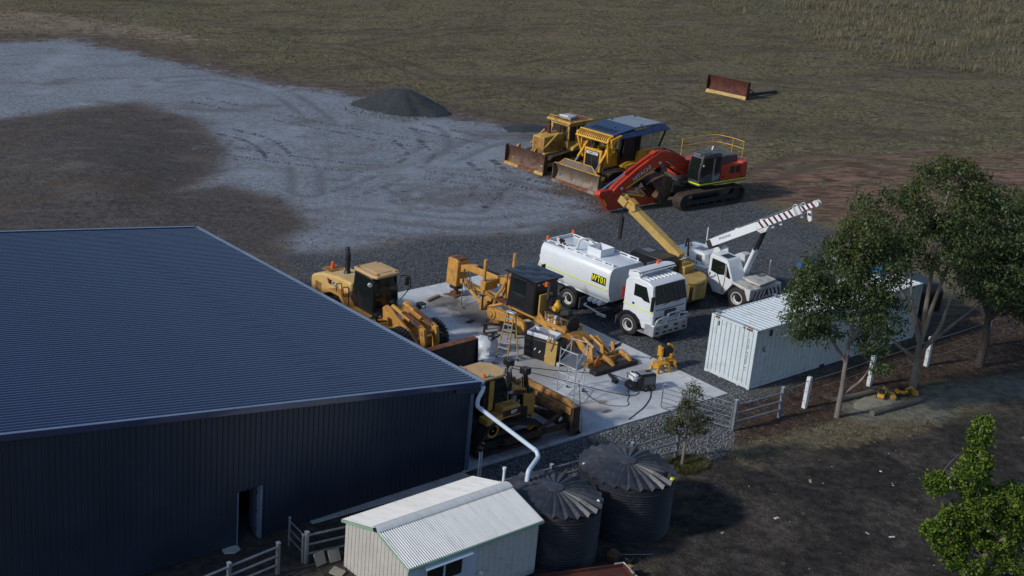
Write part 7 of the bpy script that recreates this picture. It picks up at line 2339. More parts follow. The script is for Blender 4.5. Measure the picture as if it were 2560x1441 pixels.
x, y = scatter(lambda x, y: (zval('tall', x, y) + 14 * vnoise(x, y, 31, .10) + 5 * vnoise(x, y, 32, .4) > -3) & (vnoise(x, y, 36, .33) + .6 * vnoise(x, y, 37, .9) > -.24) & in_view(x, y, pad=.2), (60, 190, 5, 120), 46000, rg)
tufts("tall_dry_grass", x, y, .28 + 1.0 * np.clip(vnoise(x, y, 33, .30) + .25, 0, 1), .022, 11, STRAW, 41)
x, y = scatter(lambda x, y: (zval('pale', x, y) < -2.0) & (zval('dirt', x, y) < -1) & (zval('coarse', x, y) < -1.5) & (zval('red', x, y) + 5 * vnoise(x, y, 50, .3) < -.5) & (vnoise(x, y, 34, .35) + .5 * vnoise(x, y, 35, 1.1) > -.12) & in_view(x, y), (20, 150, 8, 130), 90000, rg)
tufts("short_pasture_grass", x, y, .10 + .08 * rg.random(len(x)), .02, 5, GREENG, 42, 1.2)
x, y = scatter(lambda x, y: (zval('drygrass', x, y) + 1.2 * vnoise(x, y, 51, .9) > 0) & (vnoise(x, y, 52, 1.4) > -.15), (9, 22, -8, -3), 3500, rg)
tufts("dry_grass_patch", x, y, .10, .012, 5, STRAW, 43, 1.4)
a = rg.random(700) * 6.283
r = .75 * np.sqrt(rg.random(700))
tufts("grass_clump", 8.7 + 1.15 * r * np.cos(a), -3.75 + r * np.sin(a) * .8, .20, .012, 7, leaf_mat("clump_grass", (0.05, 0.055, 0.018), (0.17, 0.155, 0.06), .3), 44, 1.3)
x, y = scatter(lambda x, y: (zval('yard', x, y) > -.2) & (vnoise(x, y, 53, .8) > .12) & in_view(x, y), (-14, 9, -9, -1), 3000, rg)
tufts("yard_weeds", x, y, .05, .010, 4, STRAW, 45, 1.5)

# crushed stone: loose pieces lying on the coarse gravel
STONE, nt, out = new_mat("crushed_stone")
p = N(nt, "BsdfPrincipled")
p.inputs["Roughness"].default_value = 0.8
g = N(nt, "NewGeometry")
cr = mixc(nt, g.outputs["Random Per Island"], (0.045, 0.049, 0.055), (0.150, 0.160, 0.175))
nt.links.new(cr, p.inputs["Base Color"])
nt.links.new(p.outputs[0], out.inputs[0])


PSTONE = STONE.copy()
PSTONE.name = 'pale_crushed_stone'
for n_ in PSTONE.node_tree.nodes:
    if n_.bl_idname == 'ShaderNodeMix':
        n_.inputs[6].default_value = (.06, .065, .07, 1)
        n_.inputs[7].default_value = (.23, .245, .26, 1)


def stones(name, x, y, smin, smax, seed, mat=STONE):
    rg = np.random.default_rng(seed)
    n = len(x)
    z = np.array([ground_height(a, b) for a, b in zip(x, y)])
    octa = np.array([(1, 0, 0), (0, 1, 0), (-1, 0, 0), (0, -1, 0), (0, 0, 1), (0, 0, -1)], float)
    s = smin + (smax - smin) * rg.random((n, 1, 1)) ** 2
    v = octa[None] * s * (.6 + .7 * rg.random((n, 6, 3)))
    q = rg.random(n) * 6.283
    c_, s_ = np.cos(q), np.sin(q)
    vx = v[..., 0] * c_[:, None] - v[..., 1] * s_[:, None]
    vy = v[..., 0] * s_[:, None] + v[..., 1] * c_[:, None]
    v = np.stack([vx + x[:, None], vy + y[:, None], v[..., 2] * .75 + z[:, None] + s[..., 0] * .25], -1).reshape(-1, 3)
    tri = np.array([(0, 1, 4), (1, 2, 4), (2, 3, 4), (3, 0, 4), (1, 0, 5), (2, 1, 5), (3, 2, 5), (0, 3, 5)])
    f = (tri[None] + 6 * np.arange(n)[:, None, None]).reshape(-1, 3)
    return tag(mesh_np(name, v, f, mat), kind='stuff')


x, y = scatter(lambda x, y: (zval('coarse', x, y) + .8 * vnoise(x, y, 60, .7) > .2) & (sdist(x, y, SLAB) < -.08) & ~((x < .5) & (y > -.4)) & in_view(x, y), (-3, 42, -5, 25), 62000, rg)
stones("crushed_stone", x, y, .020, .058, 61)
x, y = scatter(lambda x, y: (zval('coarse', x, y) > .15) & (sdist(x, y, SLAB) < -.08) & (y < -.3 + .2 * vnoise(x, y, 80, 1)) & in_view(x, y), (-2, 16, -5, -.3), 22000, rg)
stones("pale_crushed_stone", x, y, .02, .062, 66, PSTONE)
x, y = scatter(lambda x, y: (zval('dark', x, y) > -1) & in_view(x, y) & (zval('coarse', x, y) < 0), (-4, 36, -22, -3), 500, rg)
stones("scattered_pebbles", x, y, .015, .05, 62, MAT['paver'])
x, y = scatter(lambda x, y: (zval('dirt', x, y) > -2) & in_view(x, y), (-6, 22, 24, 62), 1300, rg)
stones("soil_clods", x, y, .02, .08, 63, M("soil_clod", (0.08, 0.068, 0.060), .95, 0, .3, 3))

# the heap of blue metal and the small flat one behind the dozers
HEAPM, nt, out = new_mat("blue_metal_heap")
p = N(nt, "BsdfPrincipled")
p.inputs["Roughness"].default_value = 0.9
pos = N(nt, "NewGeometry").outputs["Position"]
n1 = noise(nt, pos, 7, 6, .75)
nt.links.new(mixc(nt, mrange(nt, n1, .3, .7), (0.014, 0.018, 0.022), (0.050, 0.058, 0.066)), p.inputs["Base Color"])
b = N(nt, "Bump")
b.inputs["Strength"].default_value = .8
b.inputs["Distance"].default_value = .12
nt.links.new(n1, b.inputs["Height"])
nt.links.new(b.outputs[0], p.inputs["Normal"])
nt.links.new(p.outputs[0], out.inputs[0])


def heap(cx, cy, rx, ry, h, rot, label):
    n, k = 64, 22
    v = []
    rg = np.random.default_rng(int(cx * 10))
    for j in range(k + 1):
        t = j / k
        for i in range(n):
            a = 2 * math.pi * i / n
            wob = 1 + .10 * math.sin(2 * a + 1) + .06 * math.sin(5 * a + 2) + .03 * math.sin(11 * a)
            x = rx * t * wob * math.cos(a)
            y = ry * t * wob * math.sin(a)
            X, Y = cx + x * math.cos(rot) - y * math.sin(rot), cy + x * math.sin(rot) + y * math.cos(rot)
            zz_ = h * max(0, 1 - t) ** 1.05 * (1 - .18 * math.exp(-t * t * 40))
            zz_ += float(vnoise(np.array([X]), np.array([Y]), 70, 1.2)[0]) * .10 * (t < .98)
            v.append((X, Y, ground_height(X, Y) + zz_ - (.10 if j == k else 0)))
    f = [(j * n + i, (j + 1) * n + i, (j + 1) * n + (i + 1) % n, j * n + (i + 1) % n) for j in range(k) for i in range(n)]
    m = MB().add(v, f)
    return tag(m.build("gravel_heap", HEAPM, ang=180), label, "gravel heap")


heap(37.4, 49.2, 3.9, 2.9, 2.0, R(-65), "dark conical heap of blue metal gravel at the edge of the pasture")
heap(41.6, 39.0, 1.9, 1.5, .35, R(-15), "low flat heap of dark gravel behind the faded yellow bulldozer")
rg = np.random.default_rng(77)
a = rg.random(900) * 6.283
r = .6 + .6 * rg.random(900)
stones("heap_spill", 37.4 + 4.2 * r * np.cos(a), 49.2 + 3.6 * r * np.sin(a), .03, .10, 78)

# tyre and crawler tread marks pressed into the ground: rows of low soil ridges
TREAD = M("pressed_soil", (0.115, 0.123, 0.142), .95, 0, .25, 2.5)
TREADB = M("pressed_brown_soil", (0.085, 0.070, 0.054), .95, 0, .25, 2.5)


def tread(name, pts, width, mat, gap=.26, h=.05, seed=1, gauge=None):
    rg = np.random.default_rng(seed)
    m = MB()
    P_ = [Vector((*p_, 0)) for p_ in pts]
    cur = []
    for i in range(len(P_) - 1):
        p0, p1, p2, p3 = P_[max(0, i - 1)], P_[i], P_[i + 1], P_[min(len(P_) - 1, i + 2)]
        L = (p2 - p1).length
        for k in range(int(L / gap)):
            t = k * gap / L
            q = .5 * ((2 * p1) + (p2 - p0) * t + (2 * p0 - 5 * p1 + 4 * p2 - p3) * t * t + (3 * p1 - p0 - 3 * p2 + p3) * t ** 3)
            cur.append(q)
    for o in ((0,) if not gauge else (-gauge / 2, gauge / 2)):
        for i in range(1, len(cur) - 1):
            if rg.random() < .30 or vnoise(np.array([cur[i].x]), np.array([cur[i].y]), 99, .5)[0] < -.14:
                continue
            d = (cur[i + 1] - cur[i - 1]).normalized()
            nn_ = Vector((-d.y, d.x, 0))
            c_ = cur[i] + nn_ * o
            z = ground_height(c_.x, c_.y)
            m.obox((c_.x, c_.y, z), (gap * .45, width * rg.uniform(.7, 1), h * 2 * rg.uniform(.3, 1)), (0, 0, math.atan2(d.y, d.x) + rg.uniform(-.15, .15) + .3))
    return tag(m.build(name, mat, smooth=False), kind='stuff')


for i, (pts, w, gg, mt) in enumerate([
        ([(20.2, 49.9), (21.0, 46.6), (20.4, 43.5), (19.5, 41.1)], .5, 1.9, TREAD),
        ([(22.0, 31.0), (24.0, 30.5), (26.0, 31.2), (28.5, 32.3)], .5, None, TREAD),
        ([(29.7, 31.8), (30.3, 30.3), (29.2, 29.0), (27.7, 28.5), (26.2, 27.0), (25.4, 24.8)], .5, 1.8, TREAD),
        ([(32.0, 34.0), (30.8, 31.0), (30.6, 28.5), (31.4, 26.0), (32.0, 24.5)], .6, 1.9, TREAD),
        ([(27.2, 25.2), (29.7, 23.8), (30.9, 22.0), (31.2, 20.2)], .55, 1.9, TREAD),
        ([(24.3, 23.6), (26.5, 22.4), (28.6, 20.8)], .5, None, TREAD), ([(16.0, 47.0), (20.5, 40.0), (26.0, 33.0), (30.5, 27.0)], .4, 1.9, TREAD), ([(24.0, 60.0), (27.0, 50.0), (30.0, 42.0), (33.0, 36.0)], .4, 1.9, TREAD), ([(20.0, 28.5), (24.5, 27.5), (28.5, 25.5), (31.5, 22.5)], .45, 2.0, TREAD),
        ([(31.0, 41.0), (29.0, 37.0), (24.0, 34.0), (18.0, 32.0)], .5, 1.8, TREAD),
        ([(34.5, 44.0), (35.5, 40.0), (36.5, 37.0)], .5, 1.8, TREAD),
        ([(26.4, 28.6), (25.4, 27.4), (25.6, 25.8), (26.8, 25.0)], .45, None, TREAD),
        ([(27.4, 28.0), (26.5, 27.0), (26.5, 26.2), (27.2, 25.7)], .45, None, TREAD),
        ([(56.0, 36.5), (57.2, 33.2), (59.8, 30.0)], .5, None, TREADB),
        ([(60.0, 34.4), (62.5, 32.0), (64.0, 29.4), (64.9, 26.0), (65.0, 22.0)], .55, None, TREADB),
        ([(77.5, 56.0), (77.0, 53.0), (75.9, 50.0)], .55, None, TREADB),
        ([(51.0, 72.5), (60.0, 76.0), (67.0, 78.2), (82.0, 81.8)], .5, 1.9, TREADB)]):
    tread("tread_marks", pts, w, mt, seed=i, gauge=gg, h=.045)

# ------------------------------------------------------------------ loose things on the slab and in the yard
lad = thing("step_ladder", "orange fibreglass step ladder with silver treads standing beside the grader", "ladder", (0, 0, 0))
f1, f2, r2 = Vector((8.79, 7.52, 0)), Vector((8.95, 6.95, 0)), Vector((9.42, 6.72, 0))
r1_ = f1 + (r2 - f2)
top = (f1 + f2 + r1_ + r2) / 4 + Vector((0, 0, 2.42))
sv = (f2 - f1).normalized()
tf = [top - sv * .18 - Vector((.05, .02, 0)), top + sv * .18 - Vector((.05, .02, 0))]
tr_ = [top - sv * .18 + Vector((.05, -.02, 0)), top + sv * .18 + Vector((.05, -.02, 0))]
for a, b in ((f1, tf[0]), (f2, tf[1]), (r1_, tr_[0]), (r2, tr_[1])):
    d = b - a
    rail_ = MB().tube([a, b], .036, 6).build("ladder_rail", 'fibre', lad)
    MB().tube([a, a + d * .05], .05, 6).build("ladder_foot", 'black', rail_)
for k in range(1, 8):
    t = k / 8
    a, b = f1.lerp(tf[0], t), f2.lerp(tf[1], t)
    c_ = (a + b) / 2
    MB().obox(c_, ((b - a).length, .13, .035), (0, 0, math.atan2(sv.y, sv.x))).build("tread", 'alu', lad)
    if k % 2:
        MB().tube([r1_.lerp(tr_[0], t), r2.lerp(tr_[1], t)], .018, 5).build("rear_rung", 'alu', lad)
MB().obox(top + Vector((0, 0, .02)), (.46, .24, .06), (0, 0, math.atan2(sv.y, sv.x))).build("ladder_top", 'alu', lad, bev=.01)

sc = thing("mobile_scaffold", "small aluminium mobile scaffold tower on castors standing on the slab", "scaffold", (0, 0, 0))
A, B, Cc, D = Vector((8.06, 2.95, 0)), Vector((8.16, 2.06, 0)), Vector((9.57, 2.80, 0)), Vector((9.32, 3.50, 0))
Z_ = Vector((0, 0, 1))
for q in (A, B, Cc, D):
    MB().tube([q + Z_ * .14, q + Z_ * 2.5], .026, 6).build("standard", 'alu', sc)
    MB().cyl(q + Vector((-.02, .03, .09)), q + Vector((.02, -.03, .09)), .085, n=12).build("castor", 'black', sc)
for a, b in ((A, B), (D, Cc)):
    for h in (.35, .85, 1.30, 1.72, 2.42):
        MB().tube([a + Z_ * h, b + Z_ * h], .02, 6).build("rung", 'alu', sc)
for a, b in ((A, D), (B, Cc)):
    for h in (.35, 1.72):
        MB().tube([a + Z_ * h, b + Z_ * h], .02, 6).build("ledger", 'alu', sc)
    MB().tube([a + Z_ * .40, b + Z_ * 1.25], .018, 6).build("diagonal_brace", 'alu', sc)
    MB().tube([a + Z_ * 1.95, b + Z_ * 2.30], .022, 6).build("guard_rail", 'alu', sc)
m = MB()
m.hexa([A + Z_ * 1.74, B + Z_ * 1.74, Cc + Z_ * 1.74, D + Z_ * 1.74, A + Z_ * 1.80, B + Z_ * 1.80, Cc + Z_ * 1.80, D + Z_ * 1.80])
m.build("platform", 'midgrey', sc)

pw = thing("pressure_washer", "black and grey hot pressure washer with white tank on the slab", "pressure washer", (12.15, 1.72, 0), R(-15))
MB().prism([(-.42, .16), (-.42, .62), (-.30, .78), (.5, .80), (.52, .20)], 'y', -.28, .28).build("housing", 'black', pw, bev=.03)
MB().box(-.10, .44, -.286, -.275, .30, .70).build("side_cover", 'midgrey', pw)
MB().box(-.22, .46, -.2, .22, .795, .825).build("top_cover", 'greytrim', pw, bev=.01)
MB().box(.15, .38, -.02, .10, .825, .86).build("top_handle", 'black', pw)
MB().obox((-.48, 0, .66), (.22, .44, .34), (0, .15, 0)).build("white_tank", 'white', pw, bev=.05)
MB().cyl((-.50, .1, .82), (-.50, .1, .88), .06, n=10).build("tank_cap", 'black', pw)
MB().prism([(-.75, .12), (-.75, .34), (-.42, .50), (-.42, .12)], 'y', -.26, .26).build("front_base", 'black', pw, bev=.04)
MB().tube(smooth_path([(-.60, -.26, .5), (-.68, -.26, .80), (-.68, .26, .80), (-.60, .26, .5)], .06), .018, 6).build("push_handle", 'black', pw)
for x in (-.02, .34):
    for s in (-1, 1):
        wo = MB().lathe([(.001, -.04), (.15, -.04), (.16, 0), (.15, .04), (.001, .04)], (x, s * .31, .16), 'y', 16).build("wheel", 'rubber', pw)
        MB().lathe([(.07, -.045), (.001, -.05)], (x, s * .31, .16), 'y', 10).build("wheel_cap", 'midgrey', wo)

stl = thing("step_stool", "yellow step stool with splayed legs, nearer the pressure washer", "stool", (14.42, 2.62, 0), R(-12), "yellow step stools under the saw")
MB().box(-.30, .30, -.24, .24, .40, .45).build("stool_top", 'toolyel', stl, bev=.01)
for sx in (-1, 1):
    for sy in (-1, 1):
        MB().hexa([(sx * .33 - .05, sy * .26 - .05, 0), (sx * .33 + .05, sy * .26 - .05, 0), (sx * .33 + .05, sy * .26 + .05, 0), (sx * .33 - .05, sy * .26 + .05, 0),
                   (sx * .26 - .05, sy * .20 - .05, .42), (sx * .26 + .05, sy * .20 - .05, .42), (sx * .26 + .05, sy * .20 + .05, .42), (sx * .26 - .05, sy * .20 + .05, .42)]).build("leg", 'toolyel', stl)
for sx in (-1, 1):
    MB().box(sx * .31 - .02, sx * .31 + .02, -.22, .22, .24, .36).build("apron", 'toolyel', stl)
s2 = dup(stl, None, (15.05, 2.78, 0), (0, 0, R(-30)))
s2['label'] = "yellow step stool with splayed legs, half hidden under the machine head"
sw = thing("machine_head", "yellow and black machine head resting on the step stools", "machine part", (14.95, 2.82, .455), R(-20))
MB().box(-.34, .34, -.2, .2, .0, .12).build("base_plate", 'toolyel', sw, bev=.01)
MB().box(-.34, -.24, -.18, .18, .12, .62).build("upright", 'toolyel', sw, bev=.01)
MB().cyl((.02, -.2, .46), (.02, .22, .46), .21, n=18).build("drum", 'black', sw)
MB().tube(smooth_path([(.22, 0, .1), (.36, 0, .35), (.28, 0, .62), (.05, 0, .72)], .12), .06, 8).build("yoke", 'toolyel', sw)
MB().obox((-.1, -.05, .25), (.2, .2, .24), (0, 0, .3)).build("gearbox", 'dark', sw, bev=.02)
MB().cyl((.15, -.18, .12), (.15, -.18, .32), .08, n=12).build("motor", 'toolyel', sw)
MB().tube([(-.34, .02, .12), (-.62, .10, .08), (-.72, .12, -.06)], .03, 6).build("handle", 'dark', sw)
MB().box(-.36, -.16, -.235, -.20, .02, .14).build("badge_plate", 'whitepost', sw)

tg = thing("grease_gun", "black tool with an angled head lying on the slab", "tool", (11.75, 2.98, .0), R(-112))
MB().obox((-.15, 0, .09), (.62, .14, .14), (0, .05, 0)).build("barrel", 'black', tg, bev=.03)
MB().obox((.25, -.06, .09), (.26, .22, .18), (0, 0, .5)).build("head", 'black', tg, bev=.03)

bb = thing("bulk_bag", "white bulk bag slumped beside the ladder with black scrap on it", "bag", (8.8, 8.35, 0), R(20))
m = MB()
n, k = 28, 10
rg = np.random.default_rng(91)
for j in range(k + 1):
    t = j / k
    for i in range(n):
        a = 2 * math.pi * i / n
        rr = (.80 - .55 * t ** 2) * (1 + .10 * math.sin(3 * a + 4 * t) + .07 * math.sin(7 * a - 5 * t) + .05 * rg.normal())
        m.v.append((rr * math.cos(a) * 1.1, rr * math.sin(a) * .8, .72 * math.sin(t * math.pi / 2) * (1 + .06 * math.sin(2 * a))))
m.f = [(j * n + i, j * n + (i + 1) % n, (j + 1) * n + (i + 1) % n, (j + 1) * n + i) for j in range(k) for i in range(n)] + [tuple(range(k * n, k * n + n))]
m.build("bag_cloth", 'plastic', bb, ang=60)
m = MB()
random.seed(4)
for q in range(9):
    c_ = Vector((random.uniform(.0, .6), random.uniform(-.3, .35), .72 + random.uniform(0, .12)))
    m.tube(smooth_path([c_ + Vector((random.uniform(-.3, .3), random.uniform(-.3, .3), random.uniform(0, .12))) for _ in range(5)], .1), .028, 5)
tag(bb, None)
hs_ = m.build("hose_tangle", 'hose')
hs_.location = (8.8, 8.35, 0)
tag(hs_, "tangle of black hoses heaped on the white bulk bag", "hoses", kind=None)
cb_ = thing("cardboard_sheet", "brown cardboard sheets with a yellow strip leaning behind the rusty bucket", "cardboard", (8.35, 8.75, 0), R(30))
MB().obox((-.3, .1, .35), (1.0, .6, .03), (.5, .2, .3)).build("sheet", 'card', cb_)
MB().obox((.25, -.25, .18), (.8, .5, .03), (.25, -.1, -.4)).build("sheet", 'card', cb_)
MB().obox((-.45, .2, .52), (.5, .09, .02), (.45, .2, .4)).build("strip", 'tapeyel', cb_)
sh_ = tag(MB().prism([(7.9, 7.4), (8.2, 7.2), (9.1, 7.55), (9.7, 8.0), (9.3, 8.3), (8.2, 7.9)], 'z', .012, .035).build("plastic_sheet", 'plastic', bev=.01), "crumpled pale plastic sheet spread under the bulk bag", "plastic sheet")

cbx = thing("parts_bin", "black steel parts bin beside the grader", "bin", (10.78, 6.35, 0), R(-72))
MB().prism([(-.85, .08), (-.90, 1.02), (.85, 1.05), (.80, .08)], 'y', -.48, .48).build("bin_body", 'black', cbx, bev=.02)
MB().box(-.7, .7, -.35, .35, .0, .08).build("bin_skid", 'dark', cbx)
MB().box(-.88, .83, -.50, .50, 1.052, 1.10).build("bin_rim", 'dark', cbx, bev=.01)
for (x, z) in ((-.3, .55), (-.05, .48), (.25, .38)):
    MB().obox((x, -.492, z), (.05, .012, .14), (0, .5, 0)).build("bin_sticker", 'whitepost', cbx)
tb = thing("plastic_tub", "grey plastic tub lined with sheeting on top of the black parts bin", "tub", (10.70, 6.45, 1.10), R(-72))
m = MB()
m.hexa([(-.62, -.34, .0), (.62, -.34, .0), (.62, .34, .0), (-.62, .34, .0), (-.68, -.38, .04), (.68, -.38, .04), (.68, .38, .04), (-.68, .38, .04)])
m.build("tub_base", 'greyplastic', tb)
for (a, b, c2_, d2_) in ((-.68, .68, -.40, -.34), (-.68, .68, .34, .40)):
    MB().box(a, b, c2_, d2_, .04, .24).build("tub_side", 'plastic', tb, bev=.02)
for x in (-.70, .62):
    MB().box(x, x + .08, -.34, .34, .04, .22).build("tub_end", 'plastic', tb, bev=.02)
MB().obox((.05, -.02, .13), (.95, .34, .10), (0, .06, .05)).build("tub_tray", 'greytrim', tb, bev=.03)
pl_ = thing("steel_plate", "olive yellow steel plate with a rope hook leaning on the parts bin", "plate", (10.52, 5.72, 0), R(-72))
MB().obox((0, -.05, .62), (.56, .05, 1.22), (-.06, 0, 0)).build("plate", 'cranetan', pl_, bev=.01)
MB().tube(smooth_path([(-.1, -.1, 1.15), (-.16, -.14, 1.5), (.1, -.14, 1.5), (.08, -.1, 1.0), (.0, -.12, .7)], .1), .025, 6).build("rope", 'wood', pl_)

bn_ = thing("steel_bench", "black steel bench under the grader circle", "bench", (11.02, 9.55, 0), R(-55))
MB().box(-.85, .85, -.32, .32, .50, .57).build("bench_top", 'black', bn_, bev=.01)
for sx in (-1, 1):
    for sy in (-1, 1):
        MB().box(sx * .78 - .05, sx * .78 + .05, sy * .26 - .05, sy * .26 + .05, 0, .5).build("leg", 'black', bn_)
MB().obox((-.35, -.05, .62), (.5, .3, .09), (0, 0, .2)).build("parts_tray", 'cat2', bn_, bev=.02)
jd = thing("trolley_jack", "low dark trolley jack with small wheels under the scaffold", "jack", (11.05, 5.15, 0), R(-60))
MB().box(-.5, .45, -.2, .2, .08, .26).build("jack_body", 'dark', jd, bev=.03)
for x in (-.38, .36):
    for s in (-1, 1):
        MB().cyl((x, s * .21, .10), (x, s * .27, .10), .10, n=12).build("jack_wheel", 'rim_white', jd)

for nm, mt, pts, r_, lb in (
        ("power_cable", 'hose', [(7.98, 7.64), (8.77, 6.46), (10.27, 4.97), (11.08, 4.23), (11.93, 3.74), (12.19, 3.32), (12.3, 2.4), (12.1, 1.95)], .018, "black cable running along the slab past the ladder to the pressure washer"),
        ("power_cable", 'hose', [(8.17, 7.09), (8.87, 5.7), (9.6, 4.31), (10.09, 3.16), (10.56, 2.16), (11.08, 1.47), (11.39, 1.36), (11.74, 1.49)], .018, "black cable crossing under the scaffold to the pressure washer base"),
        ("power_cable", 'hose', [(9.95, 3.17), (9.48, 2.39), (9.36, 1.69), (9.6, 1.15), (10.17, 0.78), (10.47, 0.93), (10.64, 1.21), (10.99, 1.39), (11.48, 1.9)], .014, "thin black lead looping on the open slab with a kinked end"),
        ("water_hose", 'hose', [(13.1, 1.95), (12.55, 1.55), (11.84, .91), (10.81, .36), (9.21, -.15)], .02, "long dark hose from the pressure washer towards the slab edge"),
        ("air_lead", 'redhose', [(10.33, 3.76), (8.9, 2.35), (8.4, 1.86), (7.83, 1.19), (6.95, .38), (6.6, .05)], .012, "faded red lead trailing from the scaffold to the dozer blade")):
    o = tag(MB().tube(smooth_path([(a, b, r_ + .003 if i or 1 else 0) for i, (a, b) in enumerate(pts)], .5, 5), r_, 5).build(nm, mt), lb, "cable" if nm == "power_cable" else ("hose" if nm == "water_hose" else "lead"))
tag(MB().obox((11.15, 14.8, .06), (1.1, .16, .12), (0, 0, .25)).build("timber_sleeper", 'wood', bev=.01), "dark timber sleeper lying at the back edge of the slab", "timber")
tag(MB().obox((10.8, 11.5, .03), (.5, .2, .05), (0, 0, .3)).build("steel_offcut", 'dark', bev=.01), "small dark steel offcut lying on the stained slab", "steel")

# yard bits
for i, (x, y, rx_, rz__, lb) in enumerate([(-8.95, -2.48, 1.15, .1, "square concrete paver leaning on the fence, further from the garden shed"),
                                          (-8.35, -2.52, 1.1, -.05, "square concrete paver leaning on the fence, nearer the garden shed"),
                                          (-8.75, -3.25, .12, .5, "square concrete paver lying flat below the leaning pair")]):
    tag(MB().obox((x, y, gzf(x, y) + (.22 if rx_ > .5 else .06)), (.46, .46, .05), (rx_, 0, rz__)).build("paver", 'paver', bev=.008), lb, "paver", "concrete pavers by the fence")
m = MB()
m.prism([(-11.55, -.30), (-11.2, -.45), (-10.9, -.36), (-10.86, -.1), (-11.0, -.03), (-11.5, -.04)], 'z', -.02, .035)
tag(m.build("concrete_spill", 'concrete', bev=.015), kind='structure')
tl = thing("steel_tray", "rusty steel trailer tray with raised edges lying in front of the nearer black tank", "tray", (.62, -7.62, -.62), R(-18))
MB().box(-3.4, 0, -1.7, 0, .30, .35).build("tray_floor", 'redrust', tl)
for a in ((-3.4, 0, -.06, 0), (-3.4, 0, -1.76, -1.70), (-.06, 0, -1.70, -.06), (-3.46, -3.4, -1.7, 0)):
    MB().box(*a, .28, .46).build("tray_side", 'redrust', tl, bev=.01)
MB().tube([(-.35, .0, .47), (.0, .0, .48), (.02, -.7, .47)], .03, 6).build("edge_tube", 'alu', tl)
for y in (-.62, -.95):
    MB().obox((-.03, y, .50), (.06, .22, .05)).build("edge_clip", 'alu', tl)
MB().obox((.12, -.25, .40), (.18, .18, .24), (0, .2, .3)).build("hitch", 'cat2', tl, bev=.03)
for x in (-2.9, -.6):
    MB().box(x, x + .12, -1.6, -.1, 0, .30).build("tray_bearer", 'rust', tl)
rp = thing("rusty_pump", "small rusty pump body lying beside the nearer tank", "pump", (1.0, -6.85, -.62), R(20))
MB().prism([(-.24, 0), (-.28, .35), (-.1, .42), (.2, .36), (.24, 0)], 'y', -.18, .18).build("pump_body", 'brownsteel', rp, bev=.05)
MB().lathe([(.12, -.02), (.12, .06), (.05, .07)], (-.02, 0, .40), 'z', 12).build("pump_core", 'rust', rp)
tag(MB().tube([(1.5, -6.75, -.58), (2.53, -7.33, -.57)], .018, 6).build("steel_rod", 'steel'), "thin pale steel rod lying beside the rusty pump", "rod")
tag(MB().obox((1.40, -7.2, -.52), (.34, .26, .22), (.2, .1, .5)).build("motor_part", 'black', bev=.04), "black motor part lying by the rusty steel tray", "motor part")
tag(MB().obox((.72, -3.05, -.13), (.75, .12, .05), (0, .03, -.5)).build("timber_offcut", 'wood'), "pale timber offcut lying behind the nearer tank", "timber")

# sandpit with two logs and yellow toys
for a, b, lb in (((19.3, -3.15), (21.35, -3.45), "treated log along the far side of the sandpit"), ((19.35, -4.75), (22.5, -5.0), "treated log along the near side of the sandpit")):
    za, zb_ = ground_height(*a) + .10, ground_height(*b) + .10
    tag(MB().tube([(a[0], a[1], za), ((a[0] + b[0]) / 2, (a[1] + b[1]) / 2, (za + zb_) / 2), (b[0], b[1], zb_)], .13, 10).build("log", 'log'), lb, "log")
m = MB()
for j in range(9):
    for i in range(24):
        a = 2 * math.pi * i / 24
        t = j / 8
        x, y = 20.7 + 1.5 * t * math.cos(a), -4.05 + .62 * t * math.sin(a)
        m.v.append((x, y, ground_height(x, y) + .10 * (1 - t * t) - (.06 if j == 8 else 0) + .02 * math.sin(9 * a) * t))
m.f = [(j * 24 + i, (j + 1) * 24 + i, (j + 1) * 24 + (i + 1) % 24, j * 24 + (i + 1) % 24) for j in range(8) for i in range(24)]
tag(m.build("sandpit_sand", M("grey_sand", (0.22, 0.21, 0.16), .95, 0, .15, 3), ang=180), kind='structure')
for (x, y, r_, lb) in ((21.25, -3.95, .4, "yellow toy digger in the sandpit, nearest the first gum tree"), (22.35, -4.2, -.5, "yellow toy loader in the sandpit, furthest from the first gum tree")):
    z = ground_height(x, y) + .03
    ty = thing("toy_digger", lb, "toy", (x, y, z), r_, "yellow toys in the sandpit")
    MB().box(-.25, .22, -.14, .14, .10, .26).build("toy_body", 'kom', ty, bev=.02)
    MB().box(-.12, .08, -.11, .11, .26, .44).build("toy_cab", 'dark', ty, bev=.02)
    MB().tube([(.15, 0, .26), (.42, 0, .40), (.60, 0, .15)], .045, 6).build("toy_arm", 'kom', ty)
    MB().prism([(.52, .02), (.74, .02), (.70, .2), (.54, .22)], 'y', -.12, .12).build("toy_bucket", 'kom', ty)
    for sx in (-1, 1):
        for sy in (-1, 1):
            MB().cyl((sx * .16, sy * .13, .09), (sx * .16, sy * .19, .09), .09, n=12).build("toy_wheel", 'rubber', ty)
ty = tag(MB().obox((21.75, -4.15, ground_height(21.75, -4.15) + .12), (.5, .25, .18), (0, 0, .8)).build("toy_crate", 'oldyel', bev=.03), "faded tan toy tub lying between the two toy diggers", "toy")

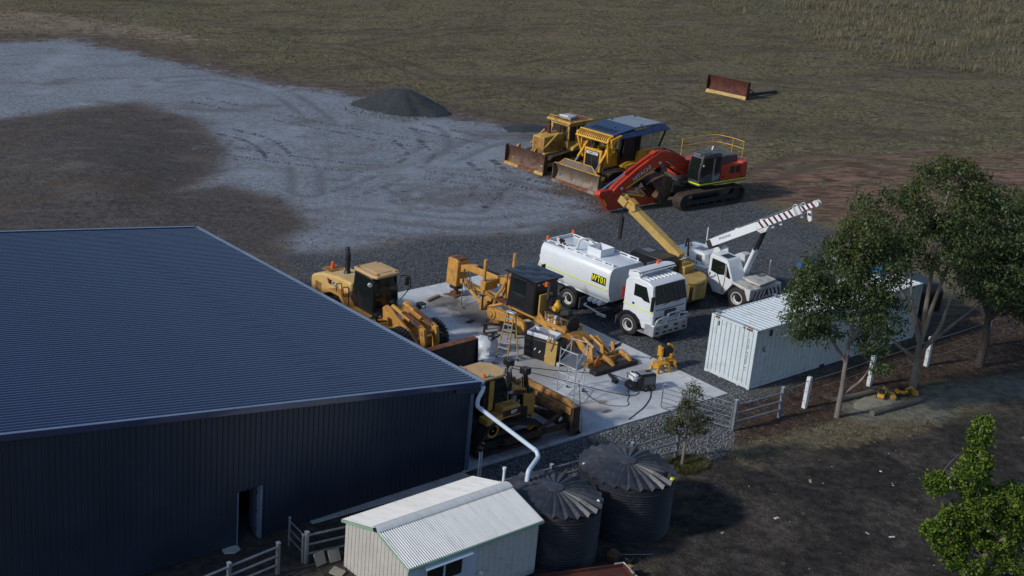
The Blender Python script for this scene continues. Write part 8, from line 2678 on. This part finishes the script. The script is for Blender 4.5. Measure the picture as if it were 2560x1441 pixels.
# lone blade out on the pasture with its push frame
pb = thing("spare_dozer_blade", "dark red rusty dozer blade with yellow edge standing alone on the pasture", "dozer blade", (64.75, 38.65, ground_height(64.75, 38.65)), R(183))
bm, pr = blade_mesh(3.9, 1.5, .34)
bl3 = bm.build("mouldboard", 'redrust', pb, ang=50)
for y0, y1 in ((-1.95, -.66), (-.65, .65), (.66, 1.95)):
    MB().hexa([(.12, y0, -.03), (.12, y1, -.03), (-.02, y1, -.02), (-.02, y0, -.02), (.0, y0, .24), (.0, y1, .24), (-.1, y1, .24), (-.1, y0, .24)]).build("cutting_edge", 'cranetan', bl3)
for s in (-1, 1):
    MB().prism([(-.40, 0), (.05, 0), (.02, 1.42), (-.1, 1.5), (-.34, 1.5)], 'y', s * 1.95, s * 1.99).build("blade_cheek", 'redrust', bl3)
    MB().hexa([(-4.6, s * 1.75 - .1, .0), (-4.6, s * 1.75 + .1, .0), (-.3, s * 1.75 + .1, .2), (-.3, s * 1.75 - .1, .2), (-4.6, s * 1.75 - .1, .22), (-4.6, s * 1.75 + .1, .22), (-.3, s * 1.75 + .1, .46), (-.3, s * 1.75 - .1, .46)][0:8]).build("push_arm", 'dark', pb)
    MB().tube([(-.35, s * 1.5, 1.1), (-1.5, s * 1.7, .35)], .05, 6).build("brace", 'dark', pb)
# dark bundle and cabinet beyond the container
tg2 = thing("tarpaulin_bundle", "blue tarpaulin and black bundle on the gravel behind the first gum tree", "tarpaulin", (32.3, 8.1, 0), R(-30))
MB().obox((0, 0, .15), (.36, .32, .28), (.2, .1, .2)).build("blue_sheet", 'blue', tg2, bev=.08)
MB().obox((1.1, .1, .3), (1.5, .8, .6), (0, .05, 0)).build("black_cover", 'black', tg2, bev=.1)
MB().obox((2.0, .2, .35), (.35, .4, .3), (0, .05, .3)).build("white_carton", 'white', tg2, bev=.02)
cbk = thing("plant_trailer", "dark covered trailer half hidden past the far end of the container", "trailer", (31.2, 1.0, 0), R(70))
MB().prism([(-1.2, .55), (-1.25, 1.7), (-.9, 2.0), (.8, 2.0), (1.2, 1.5), (1.2, .55)], 'y', -.7, .7).build("trailer_cover", 'black', cbk, bev=.1)
for s in (-1, 1):
    wheel(cbk, (0, s * .75, .34), .34, .2, 'rim_white', s)
MB().box(-1.2, 2.2, -.06, .06, .45, .57).build("drawbar", 'dark', cbk)
# litter on the darker ground
for i, (x, y) in enumerate([(8.3, -8.17), (10.2, -10.6), (10.75, -11.2), (11.8, -7.1), (15.0, -8.0), (6.0, -7.6)]):
    tag(MB().obox((x, y, ground_height(x, y) + .02), (random.uniform(.08, .22), random.uniform(.05, .10), .03), (0, .1, i * 1.3)).build("litter", 'whitepost' if i % 2 == 0 else 'paver'),
        "small pale scrap of litter lying on the dark ground", "litter", "pale litter on the dark soil")
